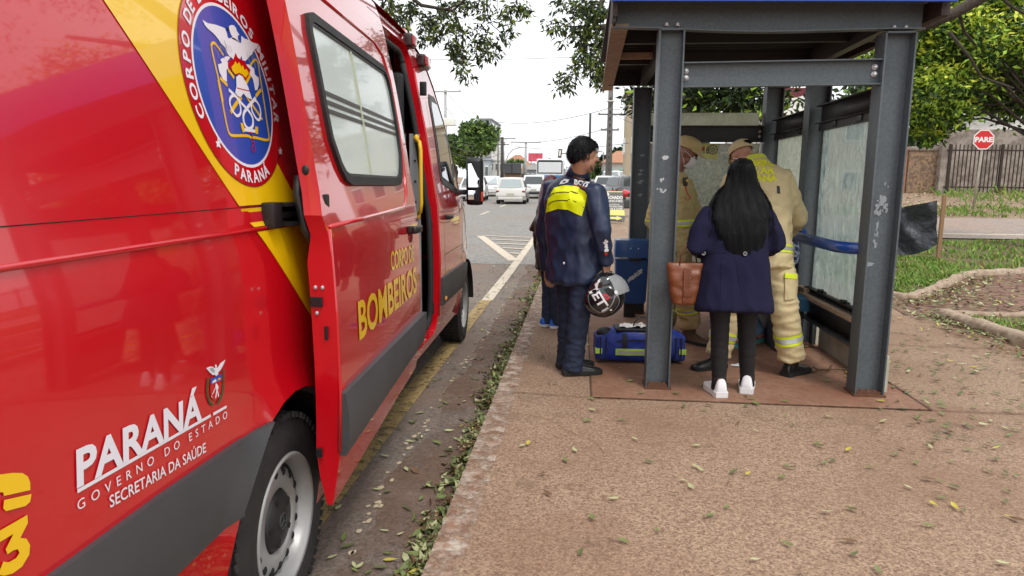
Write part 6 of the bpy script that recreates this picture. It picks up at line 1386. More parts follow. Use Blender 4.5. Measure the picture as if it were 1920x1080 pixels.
# ---- patient on the bench
PBL = M('patterned_blouse', (.010, .014, .10), .7, noise=(38, .95, (.45, .50, .62), .03)); JNL = M('light_jeans', (.12, .22, .40), .8, noise=(16, .5, (.25, .36, .52)), bump=(50, .3)); PNK = M('pink_trainer', (.35, .02, .10), .6); TEA = M('teal_sole', (.55, .62, .62), .5, noise=(10, .9, (.05, .45, .42), .05))
J = dict(head=V((1.60, 6.36, 1.20)), hf=V((-.75, -.45, -.45)), neck=V((1.70, 6.40, 1.08)), shR=V((1.66, 6.58, 1.02)), shL=V((1.80, 6.16, 1.00)), elR=V((1.60, 6.62, .78)), wrR=V((1.45, 6.50, .70)), elL=V((1.80, 6.02, .80)), wrL=V((1.64, 5.98, .68)),
         hipR=V((1.76, 6.50, .56)), hipL=V((1.76, 6.26, .56)), knR=V((1.42, 6.50, .55)), knL=V((1.40, 6.22, .54)), anR=at(1422, 632, 6.32) + V((0, 0, .02)), anL=at(1382, 634, 6.1) + V((0, 0, .0)), toR=V((1.32, 6.05, .05)), toL=V((1.12, 6.0, .05)))
root = V((1.6, 6.35, 0)); pt = thing('person', 'seated patient in patterned blue blouse, light jeans and pink trainers behind the helpers', 'person', root)
b = skin_body(root, J, pt, SKIN); eyes(J['head'], J['hf'], b, root)
bm = NB(); top_geo(bm, root, J, [(-.1, .20, .16), (.2, .205, .165), (.6, .20, .15), (.9, .19, .13), (1.3, .12, .10), (1.9, .07, .07)], None, arm=(.07, .066, .058, .045)); fuse('blouse', bm, PBL, pt, .012, 2, wrinkle(.007, (8, 8, 12), 15))
trousers('jeans', root, J, pt, JNL, (.10, .08, .066, .066), wr=wrinkle(.006, (9, 9, 16), 16), low=.0)
for q in 'RL': shoe('trainer', pt, root, J['an' + q], J['to' + q], (PNK, TEA), L=.25, W=.095, top=.10, sole=.04)
bm = NB(); r_, f_, u_, cc = hair_cap(bm, J['head'], J['hf'], root); ell(bm, cc - f_ * .09, (.05, .05, .05), n=12); hr = fuse('hair', bm, HAIRB, pt, .009, 2)
for v in hr.data.vertices:
    q = v.co - cc
    if q.dot(f_) > .05 - max(0, .04 - q.dot(u_)): v.co = cc + q * .72
# ---- red haired woman behind the man
BCK = M('black_coat', (.010, .010, .012), .5, bump=(30, .3)); TRB = M('blue_trainer', (.01, .09, .55), .5, noise=(30, .5, (.02, .2, .7))); BRN = M('brown_bag', (.075, .032, .02), .5)
J = dict(head=at(1042, 354, 6.72), hf=V((.85, .45, -.15)), neck=at(1041, 382, 6.74), shR=at(1062, 395, 6.6), shL=at(1026, 392, 6.88), elR=at(1062, 440, 6.55), wrR=at(1070, 470, 6.6), elL=at(1017, 440, 6.92), wrL=at(1020, 490, 6.95),
         hipR=at(1052, 480, 6.66), hipL=at(1035, 480, 6.82), knR=at(1052, 545, 6.66), knL=at(1036, 545, 6.78), anR=at(1052, 604, 6.68), anL=at(1033, 602, 6.76), toR=at(1090, 606, 6.72), toL=at(1060, 606, 6.86))
for k_ in J:
    if k_ != 'hf': J[k_] = J[k_] + V((-.035, 0, 0))
root = V((-.235, 6.75, 0)); w2 = thing('person', 'woman with dark red hair and bright blue trainers, mostly hidden behind the young man', 'person', root)
b = skin_body(root, J, w2, SKIN, hs=.95); eyes(J['head'], J['hf'], b, root, .95)
bm = NB(); top_geo(bm, root, J, [(-.3, .20, .15), (-.2, .20, .15), (.3, .19, .14), (.8, .195, .14), (1.0, .17, .12), (1.5, .10, .09), (2.0, .07, .07)], None, arm=(.07, .066, .06, .05)); cj = fuse('coat', bm, BCK, w2, .013, 2, wrinkle(.008, (8, 8, 10), 21))
trousers('jeans', root, J, w2, DENIM, (.085, .07, .062, .06), wr=wrinkle(.006, (8, 8, 20), 22), low=.02, hipw=.15, hipd=.12)
for q in 'RL': shoe('trainer', w2, root, J['an' + q], J['to' + q], (TRB, WSO), L=.26, W=.10, top=.10, sole=.025)
bm = NB(); r_, f_, u_, cc = hair_cap(bm, J['head'], J['hf'], root, .98)
loft(bm, [cc - f_ * .03 + u_ * .02, cc - f_ * .06 - V((0, 0, .08)), cc - f_ * .07 - V((.01, 0, .18)), cc - f_ * .085 - V((.02, 0, .29))], [(.085, .07), (.09, .07), (.085, .06), (.055, .04)], n=18, ref=r_)
hr = fuse('hair', bm, HAIRR, w2, .009, 2, lambda p, n: .009 * noise.noise(V((p.x * 40, p.y * 40, p.z * 7))))
for v in hr.data.vertices:
    q = v.co - cc
    if q.dot(f_) > .045: v.co = cc + q * .72
bg = thing('shoulder_bag', 'brown shoulder bag on the far side of the red-haired woman, at the road edge', 'bag', at(1005, 422, 6.95))
bm = NB(); prism(bm, [(-.075, -.05), (.07, -.10), (.085, .06), (.04, .13), (-.0, .10)], lambda u, v, d: V((u, d, v)), -.05, .05); bmesh.ops.bevel(bm, geom=bm.edges[:], offset=.012, segments=2, affect='EDGES'); obj('bag_body', bm, BRN, bg, True)
bm = NB(); tube(bm, [V((.05, 0, .10)), V((.06, -.02, .2)), V((.075, -.04, .30))], .008, 6); obj('strap', bm, BRN, bg, True)

# ------------------------------------------------------------------ medical bag on the floor
BG = M('bag_blue', (.010, .035, .30), .55, noise=(6, .5, (.006, .02, .15)), bump=(40, .4, .005)); BGD = M('bag_strap', (.008, .008, .012), .6); NEG = M('bag_neon', (.50, .75, .12), .5)
mb = thing('medical_bag', 'blue emergency kit bag with lime reflective stripe on the floor behind the left post', 'kit bag', (.49, 5.52, .005), R(4))
bm = NB(); loft(bm, [V((-.24, 0, .135)), V((-.1, 0, .145)), V((.1, 0, .145)), V((.24, 0, .135))], [(.135, .125), (.145, .135), (.145, .135), (.135, .125)], n=26, ref=V((0, 1, 0)), power=.6); bdm = fuse('bag_body', bm, BG, mb, .010, 2, wrinkle(.007, (9, 9, 9), 31)); bv = bvh_of(bdm)
for s in (-1, 1):
    bm = NB(); box(bm, (s * .305, -.015, .125), (.10, .22, .20), bev=.03); o = fuse('end_pocket', bm, BG, mb, .010, 2, wrinkle(.006, (12, 12, 9), 33 + s)); 
    bm = NB(); box(bm, (s * .318, -.128, .125), (.012, .012, .19)); box(bm, (s * .275, -.13, .125), (.010, .012, .18)); obj('pocket_strap', bm, BGD, o)
    bm = NB(); box(bm, (s * .352, -.09, .105), (.012, .10, .042), rz=0, bev=.004); box(bm, (s * .33, -.129, .105), (.05, .008, .042), bev=.002); obj('reflective_patch', bm, NEG, o)
bm = NB(); ell(bm, (-.275, -.03, .225), (.075, .075, .055), n=16); obj('black_pouch', bm, BGD, mb, True)
fM = proj_map(bv, V((0, -.5, 0)), V((1, 0, 0)), V((0, 0, 1)), V((0, 1, 0)), .004)
bm = NB(); sheet(bm, [(-.20, .075), (.20, .075), (.20, .130), (-.20, .130)], [], fM, .03, 0); st = obj('reflective_stripe', bm, NEG, bdm, True); bm = NB(); sheet(bm, [(-.185, .090), (.20, .090), (.20, .115), (-.185, .115)], [], fM, .03, .003); obj('silver_strip', bm, REF, st, True)
bm = NB()
for u in (-.13, .13): sheet(bm, [(u - .018, .135), (u + .018, .135), (u + .018, .25), (u - .018, .25)], [], fM, .03, .005)
A_, B_ = stroke([(-.19, .185), (-.1, .20), (.1, .20), (.19, .185)], .012); q = [(bm.verts.new(fM(p.x, p.y, .003)), bm.verts.new(fM(r2.x, r2.y, .003))) for p, r2 in zip(A_, B_)]
for a, b_ in zip(q, q[1:]): bm.faces.new((a[0], a[1], b_[1], b_[0]))
obj('front_straps', bm, BGD, bdm, True)
bm = NB(); box(bm, (.0, -.02, .272), (.40, .20, .028), bev=.012); obj('top_flap', bm, BGD, mb, True)
bm = NB(); loft(bm, [V((-.06, -.06, .27)), V((-.045, -.06, .33)), V((.0, -.05, .37)), V((.07, -.04, .36)), V((.10, -.03, .28))], [(.016, .006)] * 5, n=8, rnd=False, ref=V((0, 1, 0))); obj('handle', bm, BGD, mb, True)
bm = NB(); box(bm, (.01, -.118, .243), (.09, .006, .02), rot=Matrix.Rotation(.2, 3, 'X')); obj('name_label', bm, REF, mb)
bm = NB(); sheet(bm, [(-.17, -.06), (.05, -.07), (.06, .05), (-.15, .06)], [], lambda u, v, o: V((u, v - .03, .295 + .018 * noise.noise(V((u * 22, v * 22, 0))) + .012 * noise.noise(V((u * 50, v * 50, 2))))), .012); tag(link('gauze_packs', (lambda me: (bm.to_mesh(me), bm.free(), me)[2])(bpy.data.meshes.new('gauze_packs')), M('gauze_white', (.75, .75, .73), .6, noise=(30, .15, (.6, .1, .1), .02)), None, True, loc=(.49, 5.52, .008), rz=R(4)), 'crumpled white dressing packs lying on top of the blue kit bag', 'dressing packs')
# scraps on the floor
bm = NB(); sheet(bm, circ(0, 0, .05, 14, .03), [], lambda u, v, o: V((u, v, .012 + .02 * abs(noise.noise(V((u * 40, v * 40, 0)))))), .01); tag(obj('paper_scrap', bm, M('paper', (.72, .72, .70), .7), loc=on_ground(1382, 688), smooth=True), 'crumpled white paper scrap on the shelter floor between the woman’s feet', 'paper scrap')
TW = M('twig_brown', (.12, .065, .03), .8)
g0 = on_ground(1545, 700); bm = NB(); tube(bm, [(-.10, -.04, .012), (-.04, .0, .02), (.04, .02, .02), (.08, .09, .03)], .008, 6); tube(bm, [(-.04, .0, .02), (-.06, .08, .02)], .006, 6); tube(bm, [(.04, .02, .02), (.12, .03, .02)], .006, 6); tag(obj('broken_twig', bm, TW, loc=(g0.x, g0.y, .006), smooth=True), 'small forked brown twig on the shelter floor beside the medic’s black boot', 'twig')

# ------------------------------------------------------------------ trees
BARK = M('bark', (.035, .026, .02), .9, noise=(12, .7, (.075, .058, .042)), bump=(20, .8, .02))
def lmat(n, c): m = M(n, c, .55, spec=.3); m.node_tree.nodes['Principled BSDF'].inputs['Transmission Weight'].default_value = 0; return m
NL = [lmat('leaf_near_dark', (.014, .028, .008)), lmat('leaf_near_mid', (.045, .08, .015)), lmat('leaf_near_yellow', (.15, .19, .02))]
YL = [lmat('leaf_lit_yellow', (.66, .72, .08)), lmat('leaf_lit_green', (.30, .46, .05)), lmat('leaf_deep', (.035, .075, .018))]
DL = [lmat('leaf_far_dark', (.05, .09, .03)), lmat('leaf_far_mid', (.12, .20, .05)), lmat('leaf_far_light', (.22, .32, .08))]
def foliage(name, clusters, mats, parent, size, aspect=.35, droop=.5, rr=None, wts=(4, 3, 2), shell=.0, up_bias=None):
    """clusters = list of (centre, (rx, ry, rz), number of leaves)"""
    rr = rr or random.Random(1); vs, fs, ms = [], [], []
    for c, r, n in clusters:
        c = Vector(c)
        for i in range(int(n)):
            d = Vector((rr.gauss(0, 1), rr.gauss(0, 1), rr.gauss(0, 1))).normalized(); q = (rr.random() ** .45 if not shell else shell + (1 - shell) * rr.random())
            p = c + Vector((d.x * r[0], d.y * r[1], d.z * r[2])) * q
            t = (Vector((rr.gauss(0, 1), rr.gauss(0, 1), rr.gauss(0, .7) - droop)) + d * .5).normalized(); s = t.orthogonal(); s = (Matrix.Rotation(rr.uniform(0, 6.28), 3, t) @ s).normalized()
            L = size * rr.uniform(.6, 1.3); W = L * aspect * rr.uniform(.7, 1.2) * .5; i0 = len(vs); nn = t.cross(s) * L * .08
            vs += [tuple(p), tuple(p + t * L * .4 + s * W + nn), tuple(p + t * L), tuple(p + t * L * .4 - s * W + nn)]; fs.append((i0, i0 + 1, i0 + 2, i0 + 3))
            w_ = wts
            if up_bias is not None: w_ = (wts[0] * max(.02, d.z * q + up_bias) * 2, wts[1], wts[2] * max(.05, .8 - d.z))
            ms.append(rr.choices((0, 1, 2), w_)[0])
    me = bpy.data.meshes.new(name); me.from_pydata(vs, [], fs); o = link(name, me, mats, parent, smooth=False); me.polygons.foreach_set('material_index', ms); return o
def limbs(bm, paths):
    for P, r0, r1 in paths:
        n = len(P); loft(bm, P, [r0 + (r1 - r0) * k / (n - 1) for k in range(n)], n=8, rnd=False)
# overhanging tree behind the shelter: trunk beyond the far end, canopy over pavement and road
rt_ = Vector((1.95, 12.2, 0)); tA = thing('tree', 'large tree behind the shelter whose drooping leafy branches hang over road and roof', 'tree', rt_)
bm = NB(); loft(bm, [V((0, 0, -.1)), V((.05, 0, 1.2)), V((-.05, .1, 2.4)), V((.0, .1, 3.6)), V((-.2, .1, 4.6))], [.34, .27, .24, .22, .16], n=16, rnd=False)
cen = []; RA = random.Random(21)
spots = [(735, 5, 50), (770, 20, 60), (800, 40, 60), (760, 50, 40), (830, 20, 50), (845, 45, 45), (790, 68, 26), (812, 68, 18), (860, 12, 30), (880, 14, 30), (868, 60, 22), (850, 88, 34), (862, 105, 40), (868, 122, 30), (874, 140, 14), (905, 5, 30), (912, 35, 22), (895, 80, 22), (910, 76, 24), (925, 92, 30), (903, 108, 20), (945, 20, 26), (950, 40, 16), (975, 12, 30), (988, 25, 20), (942, 70, 16), (955, 62, 10), (820, 60, 26), (740, 28, 34), (890, 55, 14),
         (1040, 10, 16), (1060, 5, 26), (1080, 20, 46), (1100, 10, 60), (1120, 25, 60), (1045, 50, 26), (1030, 48, 10), (1065, 48, 24), (1085, 60, 40), (1105, 55, 60), (1125, 75, 60), (1055, 75, 10), (1095, 90, 50), (1120, 105, 50), (1085, 100, 16), (1108, 125, 46), (1130, 135, 44), (1075, 130, 22), (1090, 118, 14), (1058, 150, 30), (1065, 165, 18), (1050, 160, 10), (1128, 155, 24), (1115, 145, 20), (1140, 60, 50), (1150, 120, 40)]
for px, py, n in spots:
    p = at(px + RA.uniform(-4, 4), py + RA.uniform(-4, 4), RA.uniform(8.6, 9.8) if px < 1010 else RA.uniform(9.2, 10.6)) - rt_; cen.append((p, (.125, .2, .125), n * 2.5))
twp = [([at(700, -60, 9.5), at(790, 10, 9.3), at(850, 20, 9.2), at(868, 60, 9.2), at(868, 130, 9.1)], .03, .006), ([at(850, 20, 9.2), at(880, -10, 9.3), at(920, -60, 9.5)], .012, .03), ([at(905, -40, 9.2), at(910, 35, 9.1), at(892, 65, 9.1)], .010, .003), ([at(912, 38, 9.1), at(938, 60, 9.1), at(945, 75, 9.1)], .006, .003), ([at(933, -20, 9.1), at(932, 30, 9.1)], .004, .003), ([at(835, 18, 9.2), at(862, 8, 9.2), at(872, -5, 9.2)], .012, .010),
       ([at(1160, -80, 10.5), at(1120, 25, 10), at(1095, 50, 9.9), at(1060, 50, 9.9)], .05, .006), ([at(1150, 50, 10), at(1105, 52, 10), at(1095, 90, 9.9), at(1110, 130, 9.9)], .05, .008), ([at(1100, 90, 9.9), at(1080, 115, 9.9), at(1062, 150, 9.9)], .008, .003), ([at(1115, 10, 10), at(1098, 25, 10), at(1120, 45, 10)], .03, .03)]
limbs(bm, [([p - rt_ for p in P], a, b_) for P, a, b_ in twp])
# hidden upper canopy: real crown above the frame, shading the van, the shelter and the camera
for k in range(58):
    x, y = RA.uniform(-4.5, 7.5), RA.uniform(1.5, 16); z = RA.uniform(5.2, 8.2) + .12 * abs(x - 2)
    if x < -1 and y < 6: continue
    q = V((x, y, z)); 
    e = (q.z - CAMZ) / max(.1, q.y)
    if q.y > 3 and e < .47 and x < 2.0: q.z = CAMZ + .47 * q.y + .4
    cen.append((q - rt_, (.9, .9, .45), 170))
up_ = [([V((0, .1, 3.4)), V((-1.5, -1.5, 5.2)), V((-3.6, -3.0, 6.6)), V((-5, -5, 7.2))], .16, .04), ([V((0, .1, 3.6)), V((.8, -3, 5.6)), V((1, -6, 6.6)), V((1.5, -9.5, 7.2))], .16, .04), ([V((-.1, .1, 4)), V((2, 1, 5.6)), V((4.5, 1, 6.6))], .14, .04), ([V((-.1, .1, 4)), V((-1.5, -2.0, 4.9)), V((-1.9, -2.4, 5.2))], .10, .03), ([V((0, .1, 3.0)), V((-.9, -1.2, 4.2)), at(1130, 30, 10.5) - rt_], .11, .06), ([V((-1.5, -1.5, 5.2)), at(1000, -120, 9.6) - rt_, at(850, -40, 9.3) - rt_], .07, .03)]
limbs(bm, up_); obj('trunk', bm, BARK, tA, True)
foliage('crown', cen, NL, tA, .095, .34, .9, random.Random(3))
# foliage low behind the shelter, seen between its beams
cen2 = []
for px, py in ((1225, 185), (1215, 170), (1290, 180), (1310, 195), (1340, 178), (1370, 190), (1400, 180), (1415, 195), (1385, 175), (1425, 225), (1350, 200), (1270, 190), (1220, 200), (1460, 178), (1300, 160), (1400, 160), (1350, 150)): cen2.append((at(px, py, 11.2) - rt_, (.5, .4, .3), 170))
foliage('low_branches', cen2, [NL[0], NL[1], YL[1]], tA, .15, .36, .5, random.Random(5), wts=(6, 3, 1))
def tree(name, label, base, trunk_h, r0, blobs, mats, size, aspect=.5, n=900, seed=1, group=None, up_bias=None, wts=(3, 4, 3), droop=.2):
    t = thing(name, label, 'tree', base, 0, group); rr = random.Random(seed); bm = NB(); P0 = V((0, 0, -.2)); P1 = V((rr.uniform(-.1, .1) * trunk_h, 0, trunk_h * .55)); P2_ = V((rr.uniform(-.1, .1) * trunk_h, 0, trunk_h))
    loft(bm, [P0, P1, P2_], [r0 * 1.15, r0 * .9, r0 * .6], n=10, rnd=False)
    for c, r in blobs: c = V(c); loft(bm, [P1.lerp(P2_, rr.uniform(.2, 1)), P2_.lerp(c, .5) + V((0, 0, -.2)), c], [r0 * .13, r0 * .09, r0 * .04], n=6, rnd=False)
    obj('trunk', bm, BARK, t, True)
    cl = []
    for c, r in blobs:
        c = V(c)
        for k in range(9):
            d = V((rr.gauss(0, 1), rr.gauss(0, 1), rr.gauss(0, 1))).normalized(); cl.append((c + d * r * .6, (r * .52, r * .52, r * .42), n / 9))
    foliage('crown', cl, mats, t, size, aspect, droop, rr, wts, up_bias=up_bias); return t
# tree on the lawn to the right, its trunk at the picture's edge
b0 = on_ground(1950, 466); bl = []
RB = random.Random(8)
for px, py, Y, r in ((1730, 60, 17, 1.0), (1760, 150, 17, 1.15), (1725, 200, 17.4, .8), (1790, 90, 16.6, 1.1), (1768, 188, 17.2, .8), (1850, 125, 17, 1.1), (1840, 60, 17, 1.2), (1900, 100, 17, 1.1), (1770, 20, 17, 1.2), (1850, -10, 17, 1.2), (1900, 165, 17.5, .8), (1915, 160, 17.8, .8), (1740, 235, 17.6, .55), (1700, 120, 17.6, 1.1), (1690, 230, 18, .6), (1660, 60, 18, 1.2), (1960, 60, 17, 1.4), (1990, 160, 17, 1.4), (1820, -90, 17, 1.6), (1720, -70, 17, 1.5), (1930, -60, 17, 1.6)):
    bl.append((at(px, py, Y) - b0, r))
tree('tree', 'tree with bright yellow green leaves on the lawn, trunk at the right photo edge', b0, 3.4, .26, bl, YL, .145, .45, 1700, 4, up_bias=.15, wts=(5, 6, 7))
bm = NB(); limbs(bm, [([at(1960, -60, 12), at(1840, -5, 12), at(1790, 25, 12), at(1735, 48, 12), at(1690, 62, 12.2)], .10, .07), ([at(1795, 15, 12), at(1808, 60, 12.4), at(1830, 85, 12.6)], .03, .015), ([at(1780, 60, 14), at(1820, 110, 14), at(1840, 145, 14), at(1900, 165, 14.4)], .03, .015), ([at(1870, -10, 12), at(1900, 15, 12), at(1930, 30, 12)], .03, .015)])
tb = tA; lb = obj('branch', bm, BARK, None, True); lb.parent = tA; lb.location = -rt_
# dense evergreen behind the wall
for i, (px, py, Y, rr_) in enumerate(((1700, 130, 40, 4.5), (1800, 120, 44, 5.5), (1905, 150, 46, 6.0), (1990, 120, 44, 6))):
    p = at(px, py, Y); b1_ = V((p.x, p.y, gh(p.x, p.y)))
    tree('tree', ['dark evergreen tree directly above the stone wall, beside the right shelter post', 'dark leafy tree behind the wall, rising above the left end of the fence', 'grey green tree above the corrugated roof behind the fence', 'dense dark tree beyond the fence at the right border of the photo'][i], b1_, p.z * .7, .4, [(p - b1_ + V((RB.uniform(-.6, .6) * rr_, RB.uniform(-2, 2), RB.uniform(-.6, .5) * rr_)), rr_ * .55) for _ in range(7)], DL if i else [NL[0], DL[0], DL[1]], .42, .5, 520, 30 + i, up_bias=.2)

# ------------------------------------------------------------------ wall, fence, sign, tarp on the right
STW = M('stone_wall', (.30, .19, .11), .9, noise=(9, .9, (.10, .065, .045), .06), noise2=(3, .5, (.22, .16, .12)), bump=(12, .9, .03)); CW = M('old_concrete_wall', (.34, .29, .25), .9, noise=(3, .8, (.14, .11, .09), .1), bump=(10, .4)); BRK = M('orange_plaster', (.50, .22, .12), .85, noise=(4, .6, (.35, .2, .13)))
def wbox(name, label, cat, pxl, pxr, pyt, Y, mat, th=.3, zb=None, extra=0):
    a, b_ = at(pxl, pyt, Y), at(pxr, pyt, Y); z0 = (gh(a.x, Y) if zb is None else zb) - .1; t = thing(name, label, cat, V(((a.x + b_.x) / 2, Y, z0))); bm = NB(); box(bm, (0, 0, (a.z - z0) / 2), (b_.x - a.x, th, a.z - z0), bev=.02); obj('wall', bm, mat, t); return t, a, b_, z0
t, a, b_, z0 = wbox('stone_wall', 'rough brown stone wall behind the trees, between the orange pier and the iron fence', 'wall', 1703, 1768, 282, 31, STW)
bm = NB(); box(bm, (0, 0, a.z - z0 + .04), (b_.x - a.x + .1, .4, .10), bev=.02); obj('coping', bm, CW, t)
wbox('wall_pier', 'weathered dark stone pier closing the stone wall at the fence', 'wall', 1762, 1778, 272, 30.8, CW, .45)
wbox('wall', 'orange plastered wall piece seen just right of the shelter post', 'wall', 1650, 1701, 276, 31.1, BRK)
wbox('wall', 'long old grey concrete wall standing behind the iron fence', 'wall', 1700, 2050, 243, 33.5, CW)
t = thing('shed', 'open shed with pale corrugated roof and dark interior behind the grey wall', 'shed', at(1890, 250, 37)); bm = NB(); pr_ = None
for k in range(90):
    x = -2.2 + k * .11; q = [bm.verts.new((x, y, z + (.05 if k % 2 else 0) + x * .02)) for y, z in ((-.6, .05), (2.5, 1.0))]
    if pr_: bm.faces.new((pr_[0], pr_[1], q[1], q[0]))
    pr_ = q
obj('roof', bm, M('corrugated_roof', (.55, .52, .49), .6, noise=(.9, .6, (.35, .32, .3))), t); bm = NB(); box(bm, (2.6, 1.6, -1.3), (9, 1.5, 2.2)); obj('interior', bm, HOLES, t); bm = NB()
for x in (-1.5, 1.2, 4): box(bm, (x, .2, -1.2), (.2, .2, 2.4))
obj('roof_posts', bm, CW, t)
t = thing('iron_fence', 'rusty vertical bar iron fence standing on the bank behind the stop sign', 'fence', V((at(1778, 300, 30.6).x, 30.6, gh(15, 30.6)))); RI = M('rusty_iron', (.035, .022, .018), .8); bm = NB(); 
for k in range(80): box(bm, (.1 + k * .155, 0, 1.0), (.035, .03, 1.95 + .02 * (k % 3)))
obj('bars', bm, RI, t)
for z in (.25, 1.75): bm = NB(); box(bm, (6, -.03, z), (12.2, .05, .06)); obj('rail', bm, RI, t)
for x in (.02, 2.05, 6, 10): bm = NB(); box(bm, (x, -.04, 1.0), (.09, .08, 2.0)); obj('fence_post', bm, RI, t)
# rubble
t = thing('rubble_heap', 'heap of broken white planks and rubble lying at the foot of the stone wall', 'rubble', on_ground(1712, 362)); PLK = M('old_plank', (.5, .47, .42), .8, noise=(5, .5, (.3, .26, .22)))
for c, s, rz_, tl in (((-.4, 0, .3), (.75, .2, .06), .2, .9), ((.35, 0, .35), (.9, .18, .06), -.1, -.5), ((.2, -.1, .15), (.7, .12, .05), .1, -.45), ((.9, 0, .12), (.4, .3, .22), .4, 0), ((-.7, 0, .08), (.3, .2, .14), 0, 0)):
    bm = NB(); box(bm, c, s, rot=Matrix.Rotation(tl, 3, 'Y') @ Matrix.Rotation(rz_, 3, 'Z'), bev=.015); obj('plank', bm, PLK, t)
# stop sign
sg = on_ground(1823, 399); t = thing('stop_sign', 'red octagonal stop sign reading PARE on a leaning grey pole across the side street', 'traffic sign', sg); top_ = at(1843, 262, sg.y) - sg; bm = NB(); tube(bm, [V((0, 0, -.1)), top_ + V((.03, .02, 0))], .038, 10); obj('pole', bm, M('sign_pole', (.38, .34, .28), .6, noise=(6, .5, (.22, .17, .13))), t, True)
SR = M('sign_red', (.62, .012, .015), .4); SW = M('sign_white', (.8, .78, .76), .4); f8 = lambda u, v, o=0: top_ + V((u, -.05 - o, v)); o8 = [(math.cos(R(22.5 + 45 * k)), math.sin(R(22.5 + 45 * k))) for k in range(8)]
bm = NB(); prism(bm, [(u * .335, v * .335) for u, v in o8], lambda u, v, d: f8(u, v, d), -.006, 0); pl_ = obj('plate', bm, SW, t); bm = NB(); sheet(bm, [(u * .30, v * .30) for u, v in o8], [], f8, .5, .003); obj('red_face', bm, SR, pl_); bm = NB(); put_text(bm, 'PARE', f8, (-.27, -.07), (.27, -.07), .15, .006, bold=.05); obj('lettering', bm, SW, pl_)
# grey tarp on a stake
tp = on_ground(1758, 491); t = thing('tarpaulin', 'sagging dark grey plastic sheet stretched from a wooden stake on the lawn', 'tarpaulin', tp); STK = M('stake_wood', (.28, .16, .08), .8); bm = NB(); box(bm, (0, 0, .58), (.06, .05, 1.30)); obj('stake', bm, STK, t); l0 = on_ground(1640, 478) - tp; bm = NB(); box(bm, (l0.x, l0.y, .5), (.05, .05, 1.0)); obj('stake', bm, STK, t)
TRP = M('grey_sheet', (.045, .05, .06), .36, bump=(5, 1.0, .08)); A0, A1, B0, B1 = at(1757, 376, tp.y) - tp, at(1757, 458, tp.y) - tp, at(1640, 410, tp.y + .2) - tp, at(1640, 478, tp.y + .2) - tp; bm = NB(); rows = []
for i in range(31):
    u = i / 30; row = []
    for k in range(17):
        v = k / 16; tp_ = A0.lerp(B0, u); bt_ = A1.lerp(B1, u); p = tp_.lerp(bt_, v) + V((0, 0, -.22 * math.sin(math.pi * u) * v * (1 if u < .6 else .9) + .03 * math.sin(math.pi * u))) ; p.y += .16 * math.sin(math.pi * u) * math.sin(math.pi * v * .9) + .18 * abs(math.sin(u * 6 + v * 3.5 - 1)) * math.sin(math.pi * u) + .05 * noise.noise(V((u * 4, v * 4, 1))); row.append(bm.verts.new(p))
    rows.append(row)
for p, q in zip(rows, rows[1:]):
    for k in range(16): bm.faces.new((p[k], p[k + 1], q[k + 1], q[k]))
obj('sheet', bm, TRP, t, True)
